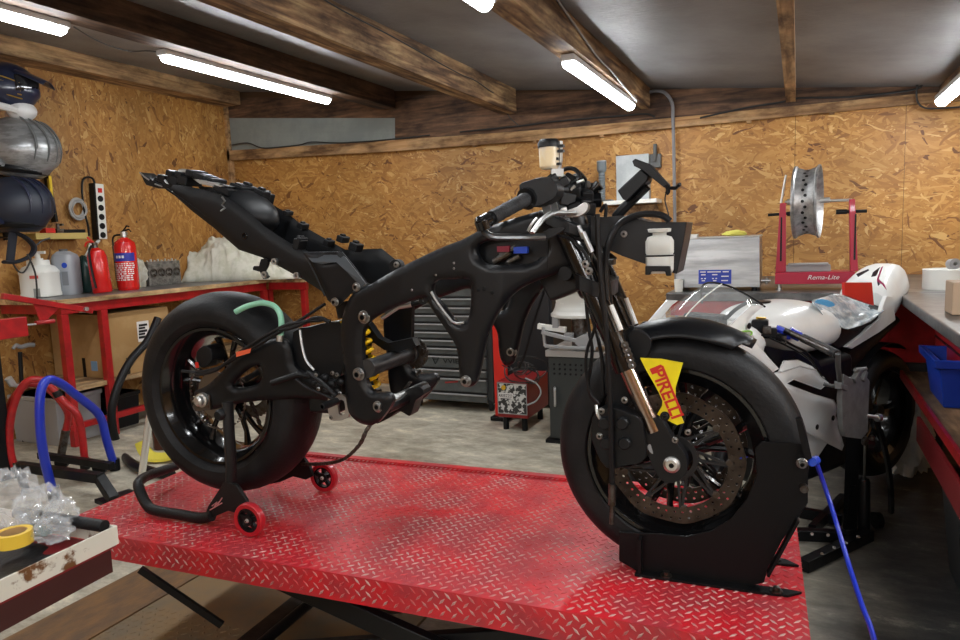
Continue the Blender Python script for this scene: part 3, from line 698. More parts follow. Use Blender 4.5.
# small upright lug above the spar
part('tank_mount', MB().lathe([(.006,-.012),(.018,-.012),(.018,.012),(.006,.012),(.006,-.012)], q(397,266,-.13), YV, 20).bar(q(397,267,-.13), q(396,278,-.13), .024, .02), m_black, bevel=.002)
bolts('tank_mount_bolt', [(396.5,264.5)], -.142, .006)
# ---- swingarm
swing = MB().pillow(cr([(192,396),(194,391),(205,386),(222,370),(240,354),(258,344),(272,339),(284,341),(289,352),(292,366),(302,374),(318,378),(334,380),(338,392),(334,401),(318,400),(300,399),(280,400),(262,401),(245,403),(228,406),(212,410),(204,411),(194,410)],3), lambda u, v: q(u, v, -.118), YV,
   [list(reversed(cr([(230,386),(238,376),(249,368),(258,366),(260,373),(258,383),(248,387),(236,388.5)],3)))], rpx=6, bulge=.009, thick=.03, step=3.5)
both('swingarm', swing, m_black, smooth=50, label='satin black swingarm side')
part('swingarm_bridge', MB().fbox(FB, .37,.47,-.1,.1,.36,.47).fbox(FB,.36,.42,-.09,.09,.47,.5), m_black, bevel=.01)
both('axle_block', MB().plate([(192.5,396.5),(209,394.5),(210.5,410),(194,411.5)], lambda u, v: q(u, v, -.124), YV*.02), m_dsteel, bevel=.002)
part('rear_axle', MB().lathe([(.0001,-.15),(.009,-.15),(.016,-.146),(.016,-.135),(.022,-.133),(.022,-.12),(.011,-.118),(.011,.13),(.02,.132),(.02,.145),(.0001,.145)], RCp, YV, 20), m_steel)
part('swingarm_link_shaft', MB().tube([q(272,383,-.15), q(298,374,-.14), q(310,376,-.12)], [.009,.009,.007], 10), m_black)
# battery tray / ABS box behind the swingarm, hoses
part('electrics_box', MB().plate(cr([(293,332),(310,327),(330,322),(342,326),(345,350),(341,375),(326,379),(305,376),(293,362)],2), lambda u, v: q(u, v, -.09), YV*.15), m_plastic, bevel=.008)
part('brake_pipe', MB().tube(vcr([q(300,330,-.12),q(302,345,-.125),q(306,360,-.13),q(314,370,-.13)]), .0035, 6), m_silver, label='thin bright brake pipe')
for L, r in [([(182,371),(198,372),(220,367),(236,358),(260,344),(280,332),(300,320),(325,304)],.0045),([(196,375),(216,370),(240,352),(262,338),(284,326),(302,322),(322,320)],.0055),([(280,330),(297,326),(316,318),(330,322)],.006),([(296,379),(308,388),(322,394),(334,399)],.005)]:
    part('rear_hose', MB().tube(vcr([q(x, y, -.135) for x, y in L]), r, 7), m_hose)
part('warning_sticker', MB().plate([(236,352),(251,348.5),(250,353),(236,357)], lambda u, v: q(u, v, -.143), YV*.001), mat('orange_print',(.7,.12,.05),.4), label='orange lettered sticker')
hg = mat('green_hose', (.22,.48,.33), .35)
part('breather_hose', MB().tube(vcr([q(235.5,312,-.12),q(248,306,-.11),q(262,303,-.1),q(274,306,-.1),q(280,314,-.11),q(281.5,325,-.12),q(280.5,337,-.125)]), .0085, 10), hg, label='pale green rubber hose curling over the rear tyre')
part('hose_clamp', MB().cyl(q(280.3,335,-.125), q(280,341,-.125), .0105), m_steel)
# rear-set plate, peg, brake lever, rear master cylinder cluster
part('rearset_plate', MB().plate(cr([(328,397),(343,395),(349,404),(348,418),(334,421),(329,416)],2), lambda u, v: q(u, v, -.13), YV*.008, [list(reversed(cr([(338,401),(344,401),(345,413),(339,414)],2)))]), m_alu, label='bare aluminium rear-set plate')
part('foot_peg', MB().lathe([(.005,-.2),(.0105,-.2),(.0105,-.125),(.0001,-.125)], (lambda l: P(l.x,0,l.z))(FB.loc(q(322,407,-.2))), YV, 16), m_black)
mb = MB()
for x, y, r in [(316,375,.011),(325,378,.012),(336,376,.01),(320,386,.012),(332,384,.012),(338,392,.01),(314,384,.008),(326,391,.01),(341,382,.01)]: mb.ball(q(x, y, -.135), r, 10, (1.2,.8,1))
mb.tube([q(308,372,-.14), q(320,381,-.15), q(336,396,-.15)], .006, 8); part('rear_master_cylinder', mb, m_black)
bolts('rearset_bolt', [(316,375),(332.5,373),(337,374.5),(318.5,389),(340,393.5),(331,417.5)], -.148, .0045)
bolts('subframe_bolt', [(356.5,287),(335,302)], -.15, .009)
# rear caliper and its bracket
part('rear_caliper', MB().plate(cr([(196,352),(203,346),(210,349),(212,360),(204,368),(197,364)],2), lambda u, v: q(u, v, -.09), YV*.06), m_black, bevel=.006)
part('caliper_mark', MB().box(q(197,365,-.095), (.012,.002,.018), (XV,YV,ZV)), m_redl, label='red mark on rear caliper')
# chain: runs on the far side from the wheel sprocket to the front one
def chain(pts, name, label=None, w=.006):
    mb = MB(); Pp = pts
    for i in range(len(Pp)-1):
        a, b = Pp[i], Pp[i+1]; t = (b-a)
        off = .0045 if i % 2 else .0018
        for s in (-1, 1): mb.bar(a-t*.12+YV*s*off, b+t*.12+YV*s*off, .0016, .0095, YV.cross(t.normalized()))
        mb.cyl(a-YV*.005, a+YV*.005, .0038, n=6)
    return part(name, mb, m_dsteel, label=label, smooth=0)
def resample(pts, step):
    pts = vcr(pts, 8); out = [pts[0]]; acc = 0
    for a, b in zip(pts[:-1], pts[1:]):
        L = (b-a).length; d0 = 0
        while acc+L-d0 >= step:
            d0 += step-acc; acc = 0; out.append(a.lerp(b, d0/L))
        acc += L-d0
    return out
chain(resample([P(.60,.125,.552),P(.5,.115,.545),P(.3,.1,.52),P(.1,.09,.497),P(0,.088,.494)], .0135), 'drive_chain', 'drive chain on the far side')
arc = [P(.605+.046*math.cos(a),.125,.506+.046*math.sin(a)) for a in [math.pi*.5-k*.27 for k in range(12)]]
chain(arc, 'drive_chain')
chain(resample([q(421,371,.125),q(409,384,.11),q(396,402,.05),q(381,415,-.02),q(368,428,-.06),q(360,444,-.05),q(347,457,-.03),q(335,462,.0),q(318,464,.05),q(302,464,.06)], .0135), 'hanging_chain', 'loose end of the chain hanging down to the lift')
# chain run inside the rear wheel
chain(resample([q(247,394,.0),q(254,409,.03),q(260,425,.06),q(264,440,.08)], .0125), 'lower_chain_run')
# ---- tail subframe
near = [(158,181),(166,184),(180,185),(200,189),(217,194),(232,202),(248,213),(262,226),(280,238),(302,252),(337,251),(350,263),(365,281),(362,285),(352,291),(346,298),(335,307),(326,300),(322,293),(302,280),(280,268),(260,257.5),(237,250),(212,228),(190,211),(172,195),(162,188)]
both('tail_side', MB().pillow(near, lambda u, v: q(u, v, -.085-.045*max(0,(u-200)/150)), YV, rpx=9, bulge=.009, thick=.014, step=5), m_plastic, smooth=50, label='black tail section side')
fl = [FB.loc(q(*p, -.085)) for p in [(166,188),(190,204),(215,222),(240,240),(262,247),(282,258),(305,268),(330,285),(350,292)]]
mb = MB().loft([[P(l.x,-.085,l.z), P(l.x,.085,l.z), P(l.x,.085,l.z-.006), P(l.x,-.085,l.z-.006)] for l in fl]); part('seat_tray', mb, m_plastic)
# the raised hump and the pockets inside the tail
def hump(u, v):
    a = u; x = .0+.13*u; 
    return None
mb = MB(); c0 = FB.loc(q(248,205,-.05))
mb.ball(q(248,211,0), .098, 24, (1.1,.80,.62), (XV*.9-ZV*.43, YV, XV*.43+ZV*.9)); part('seat_hump', mb, m_black, label='rounded hump under the seat')
part('gusset_top', MB().plate([(303,252),(337,251.5),(345,257),(366,284),(361,287),(347,272),(336,262),(322,264),(312,262)], lambda u, v: q(u, v, -.149+.02*max(0,(262-v)/11)), YV*.003), mat('painted_lit_black', (.045,.05,.055), .35), label='upper face of the gusset, its lit tone painted in')  # light on the upper face painted in as a paler black
mb = MB()
for x, y, sx, sz, yy in [(225,190,.06,.02,-.05),(240,188,.05,.018,0),(262,195,.035,.03,.03),(268,199,.02,.035,.06),(248,190,.05,.03,.05),(215,184,.06,.015,0),(288,213,.015,.014,.07),(303,226,.02,.018,.08),(329,243,.02,.02,.08),(343,239,.025,.02,.08),(356,247,.03,.025,.07),(300,244,.022,.03,-.09),(302,240,.012,.016,-.09)]:
    part('tail_bracket', MB().box(q(x, y, yy), (sx,.04,sz), (XV*.93-ZV*.37, YV, XV*.37+ZV*.93)).box(q(x, y, yy)+ZV*sz*.5, (sx*.5,.02,sz*.6), (XV*.93-ZV*.37, YV, XV*.37+ZV*.93)), m_black, bevel=.003)
part('tail_clip', MB().tube([q(222,197,-.092),q(225,201,-.095),q(222,205,-.095),q(225,208,-.095),q(221,211,-.09)], .003, 6), m_bolt, label='bright spring clip')
part('tail_hardware', MB().tube(vcr([q(173,178,-.03),q(179,176,-.03),q(180,171,-.03),q(187,171,-.02),q(193,173,-.02),q(194,178,-.02)],3), .006, 7).plate([(193,179),(200,180),(224,186),(218,187.5),(200,184)], lambda u, v: q(u, v, -.07), YV*.05), m_alu, label='bare metal latch')
mb = MB()
for x, y, r in [(177,174,.013),(186,175,.012),(197,174,.014),(204,177,.013),(169,179,.015),(190,181,.018),(209,178,.009),(180,181,.02),(217,181,.01)]: mb.box(q(x, y, -.01), (r*2.2,.07,r*1.5), (XV*.96-ZV*.28, YV, XV*.28+ZV*.96))
part('latch_cluster', mb, m_black, bevel=.004)
part('plate_bracket', MB().plate([(139.5,172),(142,174),(151,180),(155,182),(160,184.5),(164,185),(163,188),(158,188.5),(146,185),(144,182)], lambda u, v: q(u, v, -.03), YV*.06).plate([(152,181),(155,177),(159,179),(164,180),(165,175),(171,175),(174,187),(163,188),(155,186)], lambda u, v: q(u, v, -.02), YV*.05), m_plastic, bevel=.002)
part('bracket_edge', MB().tube([q(139.8,172.5,-.032),q(144,176.5,-.032),q(149,180,-.032)], .0025, 6).tube([q(155,184,-.032),q(162,186.5,-.032)], .0025, 6).tube([q(165,180,-.05),q(169,186,-.06),q(173,192,-.08)], .003, 6), m_alu, label='bright bracket edge')  # bracket edges drawn as thin bright tubes
# gusset with lit upper face, hanger brackets
gus = MB().pillow([(301,252.5),(341,252),(352,265),(362,279.5),(366,283),(352,291),(345,299),(335,308),(326,300),(325,294),(318,284),(308,262)], lambda u, v: q(u, v, -.142), YV, [list(reversed(cr([(322,258),(326,255),(333,255),(336,258),(330,261),(324,261)],2)))], rpx=6, bulge=.006, thick=.014, step=4)
part('subframe_gusset', gus, m_blackm, smooth=50)
part('gusset_edge', MB().tube(vcr([q(308,261,-.148),q(314,272,-.148),q(319,283,-.148),q(325,296,-.148)]), .0025, 6), m_black)
part('hanger_bracket', MB().plate(cr([(261,259),(268,260),(266,268),(264,272),(268,277),(263,279),(260,272),(253,270),(254,266),(259,266)],2), lambda u, v: q(u, v, -.105), YV*.01), m_black)
for x, y in [(275,261.5),(297,275.5),(265,274.5)]: part('grommet_ring', MB().lathe([(.004,-.006),(.0095,-.006),(.0095,.004),(.004,.004),(.004,-.006)], q(x, y, -.112), YV, 14), m_alu)
bolts('tail_plug', [(246.5,236)], -.092, .011, m_blackg)
# ---- steering: triple clamps, forks
for s in (-1, 1):
    Y = .102*s
    f = lambda t: P(1.35+(1.148-1.35)*t, Y, .405+(.88-.405)*t)
    fk = part('fork_leg', MB().tube([f(.30), f(1.02)], .0275, 24).tube([f(.25), f(.32)], .031, 24), m_blackg, label='black upside-down fork leg')
    link('fork_tube', MB().tube([f(-.06), f(.28)], .0205, 20), mat('bronze_chrome', (.42,.35,.32), .2, 1), fk)
    link('fork_cap', MB().tube([f(1.0), f(1.035)], [.029,.025], 20).tube([f(1.03), f(1.06)], .011, 6), m_dsteel, fk)
    fr_ = [(641,421),(655,418),(664,424),(671,436),(681,449),(687,460),(686,474),(676,482),(664,482),(655,472),(648,455),(641,440)]
    mb = MB().plate(cr(fr_,3), lambda u, v: (lambda w: w if s < 0 else mir(w))(q(u, v, -.118)), YV*(-s)*.034)
    link('fork_foot', mb, m_blackm, fk, bevel=.006)
    link('decal', MB().plate(cr([(647,447),(650,444),(652,449),(653,454),(650,452)],2), lambda u, v: (lambda w: w if s < 0 else mir(w))(q(u, v, -.1195)), YV*(-s)*.001), m_lgrey, fk) if s < 0 else None
part('front_axle', MB().lathe([(.006,-.128),(.013,-.128),(.019,-.124),(.02,-.118),(.02,-.05),(.012,-.05),(.012,.12),(.02,.12),(.02,.13),(.0001,.13)], FCp, YV, 24), m_steel)
bolts('fork_foot_bolt', [(675,440),(688,432)], -.122, .0055)
part('lower_triple_clamp', MB().plate(cr([(1.185,-.13),(1.21,-.135),(1.24,-.125),(1.25,0),(1.24,.125),(1.21,.135),(1.185,.13),(1.175,.05),(1.17,0),(1.175,-.05)],2), lambda u, v: P(u,v,.715-.43*(u-1.2)), ZV*.035), m_black, bevel=.006)
part('upper_triple_clamp', MB().plate(cr([(1.10,-.14),(1.15,-.15),(1.2,-.13),(1.21,0),(1.2,.13),(1.15,.15),(1.10,.14),(1.09,.05),(1.07,0),(1.09,-.05)],2), lambda u, v: P(u,v,.86-.43*(u-1.15)), ZV*.03), m_black, bevel=.006)
part('steering_head', MB().tube([P(1.115,0,.87), P(1.205,0,.70)], .042, 24).plate([(1.0,.87),(1.14,.9),(1.2,.72),(1.1,.68)], lambda u, v: P(u,-.06,v), YV*.12), m_blackm, bevel=.01)
bolts('clamp_bolt', [(585.5,264),(589,271)], -.14, .007)
# yellow fork guard with lettering
gd = [(640,358),(661,359),(683,363),(679,376),(675.5,388),(675.5,400),(679,411),(684,423),(677,425),(669,421),(663,418),(657,414.5),(662,406),(662.5,401),(659,393),(653,382),(646,370)]
guard = part('fork_guard', MB().plate(gd, lambda u, v: q(u, v, -.155), YV*.004), m_sticker, label='yellow fork guard sticker panel')
bolts('guard_bolt', [(665,416)], -.156, .008, m_black, guard)
o0 = q(651.5,367,-.156); e0 = q(679,421,-.156); dr = (e0-o0).normalized(); nrm = -YV; upv = nrm.cross(dr).normalized()
o0 = q(651.3,371.5,-.1565); dr = (q(671.5,418,-.1565)-o0).normalized(); upv = (-YV).cross(dr).normalized()
text('PIRELLI', .041, o0, dr, upv, m_stickred, 'lettering', guard, .0004, sx=.95, bold=.0009)
link('lettering_bar', MB().plate([(649.5,368),(655,365.8),(681.5,412),(683,416.5),(680,417.5)][:0] or [(661,366.5),(663.2,365.6),(683.4,415),(681.6,416)], lambda u, v: q(u, v, -.1565), YV*.0008), m_stickred, guard, smooth=0)
link('lettering_hook', MB().plate([(649.5,369),(660.5,364.5),(663,366),(653.5,373.5),(652,374.5)], lambda u, v: q(u, v, -.1567), YV*.0008), m_stickred, guard, smooth=0)
# ---- front fender, a curved shell over the tyre with a pointed lip
def fend(i, j):
    a = R_(57+i*63); R0 = .322+.012*math.sin(i*math.pi)+.016*(1-i)**3
    wv = .08*(1-.6*max(0,(.35-i)/.35)**2)
    t = (j-.5)*2; y = wv*math.sin(t*1.35)/math.sin(1.35); dr_ = -.05*(1-math.cos(t*1.35))*(1.0 if i > .1 else .5)
    return P(FC[0]+(R0+dr_)*math.cos(a), y, FC[1]+(R0+dr_)*math.sin(a))
part('front_fender', MB().surf(fend, 28, 14), m_blackm, solid=.003, smooth=60)
both('fender_stay', MB().plate(cr([(628,333),(640,330),(652,340),(648,356),(640,362),(630,350)],2), lambda u, v: q(u, v, -.085), YV*.012), m_black, bevel=.003)
# ---- front calipers
cal = MB().plate(cr([(592,418),(600,410),(615,408),(630,414),(641,420),(645,440),(646,458),(634,466),(622,468),(606,468),(596,452),(591,436)],2), lambda u, v: q(u, v, -.135), YV*.05)
both('brake_caliper', cal, m_black, bevel=.012, seg=3)
cal2 = MB()
for x, y in [(604,424),(606,444),(622,424),(624,444)]: cal2.lathe([(.0001,-.152),(.012,-.152),(.015,-.148),(.015,-.13),(.0001,-.13)], (lambda l: P(l.x,0,l.z))(FB.loc(q(x, y, -.15))), YV, 16)
part('caliper_piston_cap', cal2, m_plastic)
bolts('caliper_bolt', [(624.5,400),(601.5,411),(599.5,436)], -.137, .006)
part('brake_line', MB().tube(vcr([q(603,422,-.13),q(598,415,-.14),q(596,405,-.13)]), .004, 7), m_steel)
part('fork_brace_bracket', MB().plate(cr([(608,372),(626,366),(636,380),(634,398),(624,408),(612,404),(606,390)],2), lambda u, v: q(u, v, -.07), YV*.01), m_black)
# ---- handlebar, near side
be = q(484,222,-.36); bi = q(541,191,-.15); dx = (bi-be).normalized()
bar = part('handlebar', MB().cyl(be, bi+dx*.05, .011).cyl(q(541,191,-.15), q(566,190,-.10), .014), m_black)
gp = be.lerp(bi, .12); ge = be.lerp(bi, .72)
pts = [gp.lerp(ge, t/12) for t in range(13)]
link('grip', MB().tube(pts, [.0155+.0012*(k % 2) for k in range(13)], 20), m_rubber2, bar)
link('grip_flange', MB().cyl(ge, ge+dx*.008, .026, n=24), m_plastic, bar)
link('bar_end', MB().tube([be-dx*.018, be-dx*.012, be+dx*.012, be+dx*.018], [.010,.017,.017,.012], 20), m_blackg, bar)
fb = [V(0,0,0)]
hx = (ge-be).normalized(); hu = hx.cross(ZV).normalized(); hz = hu.cross(hx)
mb = MB(); c = q(541,188,-.17)
mb.plate(cr([(519,185),(527,181),(541,177),(551,178),(557,186),(556,196),(546,203),(533,207),(522,199)],2), lambda u, v: q(u, v, -.21), YV*.06)
link('throttle_housing', mb, m_plastic, bar, bevel=.009, seg=3)
link('clamp_band', MB().bar(q(545,200,-.16), q(548,213,-.16), .01, .02).bar(q(552,199,-.15), q(555,212,-.15), .008, .018), m_grey, bar)
# lever guard and brake lever
gl = vcr([q(482,226,-.36),q(485,232,-.365),q(492,236.4,-.36),(q(505,237,-.33)),q(525,237,-.29),q(545,236.8,-.26)], 5)
lg = part('lever_guard', MB().tube(gl, .0085, 10, flat=.8), mat('guard_anodised', (.10,.105,.11), .3, .85))
link('guard_tip', MB().plate(cr([(541,234),(549,229),(556,227.5),(565,228.5),(559,233),(550,238),(542,239.5)],2), lambda u, v: q(u, v, -.26), YV*.012), m_plastic, lg, bevel=.003)
link('guard_end', MB().cyl(q(481.5,221,-.375), q(484,229,-.37), .0155), m_blackg, lg)
lv = part('brake_lever', MB().tube(vcr([q(532,233,-.30),q(537,226,-.285),q(543,219,-.265),q(552,213.6,-.24),q(562,213,-.22),q(575,213,-.19)],5), [.0075]*6+[.0085]*6+[.0095]*14, 10, flat=.6), m_alu, label='silver brake lever')
link('lever_tip', MB().tube(vcr([q(528,231,-.31),q(531,225,-.31),q(537,218,-.30)],3), .003, 6), m_alu, lv)
link('lever_perch', MB().plate(cr([(566,211),(577,207),(584,202),(588,205),(587,211),(580,216),(568,217)],2), lambda u, v: q(u, v, -.19), YV*.02), m_alu, lv, bevel=.004)
# fluid reservoir
rc = FB.loc(q(549,158,-.12))
cup = part('fluid_reservoir', MB().lathe([(.0001,-.026),(.019,-.026),(.023,-.02),(.024,.026),(.0001,.026)], P(rc.x,-.12,rc.z), ZV, 28), mat('milky_plastic', (.8,.78,.72), .3, var=(.75,.6,.36), vscale=12), label='milky brake fluid cup with black cap')
link('reservoir_cap', MB().lathe([(.0001,.024),(.0265,.024),(.0265,.034),(.024,.040),(.021,.043),(.0001,.043)], P(rc.x,-.12,rc.z), ZV, 28), m_plastic, cup)
part('reservoir_bracket', MB().tube([q(561,141,-.11),q(561,160,-.11),q(559,172,-.11),q(553,174,-.11)], .0075, 8, flat=.5).bar(q(551,173,-.12), q(563,173,-.11), .03, .018), m_alu)
mb = MB(); 
for x, y in [(561,146),(561,151),(556,159),(558,164)]: mb.box(q(x, y, -.125), (.014,.012,.006))
part('bracket_clip', mb, m_black)
# cluster of switchgear, hoses and clamps around the top clamp
mb = MB()
rr = random.Random(5)
for x, y, r, yy in [(552,179,.014,-.13),(562,183,.016,-.12),(570,178,.014,-.06),(578,180,.016,-.04),(584,186,.018,0),(574,192,.022,-.08),(586,196,.02,-.06),(592,190,.018,.05),(596,200,.018,0),(582,204,.02,-.09),(566,200,.022,-.1),(575,208,.018,-.1),(588,208,.02,-.05),(560,206,.016,-.11)]:
    a = XV*rr.uniform(-1,1)+YV*rr.uniform(-1,1)+ZV*rr.uniform(-.6,.6); a.normalize(); b = a.cross(ZV).normalized(); mb.box(q(x, y, yy), (r*1.9, r*1.5, r*1.5), (a, b, a.cross(b)))
part('switchgear', mb, m_plastic, bevel=.005)
for x, y, a_, yy in [(575,183,.5,-.06),(591,192,-.4,0)]: 
    c = q(x, y, yy); dxx = XV*.8+ZV*.6; part('clamp_knob', MB().cyl(c-dxx*.018, c+dxx*.022, .011).cyl(c+dxx*.02, c+dxx*.028, .014), m_blackg)
ring = [q(568,178,-.08)+XV*.028*math.cos(a)+ZV*.024*math.sin(a)+YV*.01*math.sin(a) for a in [k*.33 for k in range(16)]]
part('banjo_hose', MB().tube(ring, .0055, 8), m_hose)
part('banjo_fitting', MB().cyl(q(562,176,-.1), q(569,182,-.1), .006).cyl(q(577,183,-.07), q(584,180,-.07), .004).cyl(q(571,190,-.1), q(575,186,-.1), .0045), m_steel)
part('top_clamp_nut', MB().cyl(P(1.125,0,.885), P(1.11,0,.915), .02, n=6).cyl(q(562,214,-.102), q(561,209,-.102), .02, n=16), m_alu)
# far grip behind the cluster
fe = mir(be); fi = mir(bi)
fbar = part('handlebar', MB().cyl(fe, fi-(fe-fi).normalized()*.05, .011), m_black)
link('grip', MB().cyl(fe.lerp(fi,.1), fe.lerp(fi,.72), .0165), m_rubber2, fbar)
# ---- dash on its strut ahead of the forks
DX = (q(641,167,.03)-q(617,190,.03)).normalized(); DZ = YV.cross(DX)*-1
dash = part('dashboard', MB().plate([(617,190.5),(641,168.5),(648.5,176),(647.5,180.5),(627,200.5),(623,200)], lambda u, v: q(u, v, -.035), YV*.07), m_plastic, bevel=.004, label='black instrument box tilted on its strut')
link('dash_bracket', MB().plate([(632,161),(635,158.5),(650,164),(660,176),(668,184),(664,187.5),(652,178),(642,170),(634,166)], lambda u, v: q(u, v, -.04), YV*.06).tube([q(660,181,0),q(668,188,0),q(676,188,0),q(680,184,-.02)], .005, 7).tube([q(668,185,0),q(668,192,0),q(666,194,0)], .006, 7), m_black, dash, bevel=.002)
link('dash_strut', MB().tube([q(648,186,0),q(636,197,0),q(624,208,0),q(615,218,0)], [.01,.011,.013,.012], 8).tube([q(637,198,-.02),q(646,188,-.02)], .006, 7), m_black, dash)
link('dash_wire', MB().tube(vcr([q(667,190,.01),q(665,200,.01),q(668,212,.01),q(669,222,.01)]), .0018, 5), m_hose, dash)
# ---- ram-air duct
duct = MB(); 
top_ = [(590,216),(604,217),(620,215.5),(632,217),(649,222),(668,222),(687,222),(684,240),(677,274),(662,270),(645,264),(622,256),(604,248),(590,244)]
duct.plate(top_, lambda u, v: q(u, v, -.075+.02*(u-590)/97), YV*.15)
part('air_duct', duct, m_blackm, bevel=.006, label='black air duct box at the steering head')
bolts('duct_bolt', [(624,234)], -.075, .006)
# overflow bottle
bc = FB.loc(q(660,250,-.1)); bz = bc.z; bx = bc.x
def rr_ring(w, d, z, x0=bx, y0=-.105, n=24):
    o = []
    for k in range(n):
        a = 2*math.pi*k/n; c_, s_ = math.cos(a), math.sin(a); f_ = (abs(c_)**4+abs(s_)**4)**-.25
        o.append(P(x0+w*c_*f_, y0+d*s_*f_, z))
    return o
zt = FB.loc(q(660,231,-.105)).z; zb = FB.loc(q(660,273,-.105)).z; h = zt-zb
mw = mat('translucent_bottle', (.62,.62,.58), .35, trans=.15)
bot = part('overflow_bottle', MB().loft([rr_ring(.026,.02,zb), rr_ring(.03,.024,zb+.006), rr_ring(.031,.025,zb+h*.42), rr_ring(.029,.0235,zb+h*.45), rr_ring(.031,.025,zb+h*.48), rr_ring(.031,.025,zb+h*.76), rr_ring(.026,.021,zb+h*.86), rr_ring(.015,.015,zb+h*.9), rr_ring(.015,.015,zb+h*.96), rr_ring(.0245,.0225,zb+h*.98), rr_ring(.0255,.023,zb+h*1.05), rr_ring(.022,.02,zb+h*1.06)]), mw, label='translucent white overflow bottle')
link('bottle_strap', MB().loft([rr_ring(.0315,.0255,zb+h*.40), rr_ring(.0322,.026,zb+h*.41), rr_ring(.0322,.026,zb+h*.43), rr_ring(.0315,.0255,zb+h*.44)], cap=False), m_black, bot)
link('bottle_bracket', MB().plate([(645,266),(670,266),(671,276),(666,276),(665,271.5),(651,271.5),(650,275),(645,275)], lambda u, v: q(u, v, -.135), YV*.02), m_black, bot, bevel=.002)
part('breather_hose', MB().tube(vcr([q(670,221,-.1),q(662,215.5,-.1),q(649,213.8,-.1),q(634,216,-.1),q(620,223.5,-.11),q(611,237,-.12),q(606,256,-.12),q(605,275,-.12),q(607,300,-.12)]), .0075, 8), m_hose, label='black hose arching to the overflow bottle')
# cables and brake hoses down the forks
for L, r, y in [([(597,214),(598,240),(601,280),(605,320),(608,360),(610,400),(611,440),(612,480),(612,512)],.0065,-.15),
             ([(586,272),(586,300),(589,330),(592,350),(590,370),(588,385),(592,398),(600,404)],.0045,-.10),
             ([(595,278),(598,305),(594,330),(587,350),(586,370),(590,392),(598,402)],.004,-.11),
             ([(592,224),(585,235),(578,255),(584,290),(596,330),(602,360),(603,395)],.005,-.06),
             ([(600,212),(606,206),(604,240),(610,290),(614,340),(612,370),(606,410)],.0045,-.05),
             ([(556,222),(566,232),(580,240),(596,244)],.004,-.13),([(560,236),(572,240),(584,252),(590,262)],.004,-.14),
             ([(549,276),(541,300),(533,325),(526,350),(519,368)],.004,.12)]:
    part('control_cable', MB().tube(vcr([q(x, y_, y) for x, y_ in L]), r, 7), m_hose)
part('cable_end', MB().cyl(q(612,484,-.152), q(612,505,-.152), .0085, n=10).cyl(q(612,505,-.152), q(611.5,524,-.152), .005, n=8), m_dsteel)
for a, b_, Y in [((611,305),(621,330),-.135),((626,298),(636,324),.07),((583,232),(592,252),-.14),((578,226),(584,238),-.13)]:
    part('cable_tie_tape', MB().cyl(q(*a,Y), q(*b_,Y), .006, n=8), m_white if a[0] > 600 else m_silver)
part('lower_fork_clamp', MB().cyl(q(607,256,.05), q(614,262,.05), .013).box(q(611,262,.02), (.02,.03,.015)), m_dsteel, bevel=.003)
mb = MB(); [mb.lathe([(.003,-.004),(.009,-.004),(.009,.004),(.003,.004),(.003,-.004)], q(625+k*1.8, 345+k*5, -.135), YV, 10) for k in range(5)]; part('fork_preload_marks', mb, m_dsteel)
# horn / coolant elbow below the frame beak
part('horn', MB().lathe([(.0001,-.02),(.017,-.02),(.02,0),(.017,.02),(.0001,.02)], q(567,273,-.08), YV, 20), m_black)
# ================================================================ PADDOCK STAND under the swingarm
m_stand = mat('textured_stand_black', (.009,.009,.0095), .45, spec=.3, bump=.2, bscale=300)
stand = thing('paddock_stand', 'black tubular paddock stand with two red wheels holding up the motorcycle rear', 'paddock stand', P(.1,0,0), FB.yaw)
ax_ = FB.loc(q(249,510,-.19)); WR = .051
awn = P(ax_.x,-.19,WR+.001)
fx = awn; 
def st_wheel(y, lab):
    c = P(ax_.x+.0, y, WR+.001)
    w_ = link('stand_wheel', MB().lathe([(WR-.014,-.011),(WR-.003,-.012),(WR,-.007),(WR,.007),(WR-.003,.012),(WR-.014,.011),(WR-.014,-.011)], c, YV, 40), m_redwheel, stand); w_['label'] = 'red polyurethane wheel'
    mb = MB().lathe([(.0001,-.012),(.016,-.012),(.016,.012),(.0001,.012)], c, YV, 20).lathe([(WR-.019,-.009),(WR-.013,-.009),(WR-.013,.009),(WR-.019,.009),(WR-.019,-.009)], c, YV, 36)
    for k in range(5): a = 2*math.pi*k/5+.3; mb.bar(c+XV*.01*math.cos(a)+ZV*.01*math.sin(a), c+XV*.036*math.cos(a)+ZV*.036*math.sin(a), .012, .011, YV)
    link('wheel_core', mb, m_black, w_)
    link('wheel_bolt', MB().bolt(c-YV*.012, -YV, .005, .005), m_steel, w_)
st_wheel(-.19, ''); st_wheel(.19, '')
T = q(228,396,-.15); 
def s_q(x, y, yy): return q(x, y, yy)
for s in (-1, 1):
    mf = (lambda w: w) if s < 0 else mir
    pts = [mf(p) for p in vcr([s_q(227.5,402,-.165), s_q(229,430,-.17), s_q(231,460,-.172), s_q(231,480,-.17)], 4)]
    link('upright', MB().tube(pts, .0185, 14, flat=.8), m_stand, stand)
    link('side_plate', MB().plate([(224,482),(236,485),(246,500),(250,511),(242,515),(228,511),(214,517),(203,519),(208,506)], lambda u, v: mf(s_q(u, v, -.165)), YV*(-s)*.012), m_stand, stand, bevel=.002)
    link('swingarm_cup', MB().lathe([(.0001,-.2),(.012,-.2),(.018,-.19),(.014,-.15),(.0001,-.15)], (lambda l: P(l.x,0,l.z))(FB.loc(s_q(222,414,-.18))), YV*(1 if s < 0 else -1), 16), m_plastic, stand)
A = FB.loc(s_q(196,519,-.165)); B = FB.loc(s_q(150,506,-.165))
hp = [P(.10,-.165,.05), P(.02,-.165,.022), P(-.11,-.165,.024), P(-.19,-.15,.05), P(-.235,-.11,.085), P(-.24,0,.088), P(-.235,.11,.085), P(-.19,.15,.05), P(-.11,.165,.024), P(.02,.165,.022), P(.10,.165,.05)]
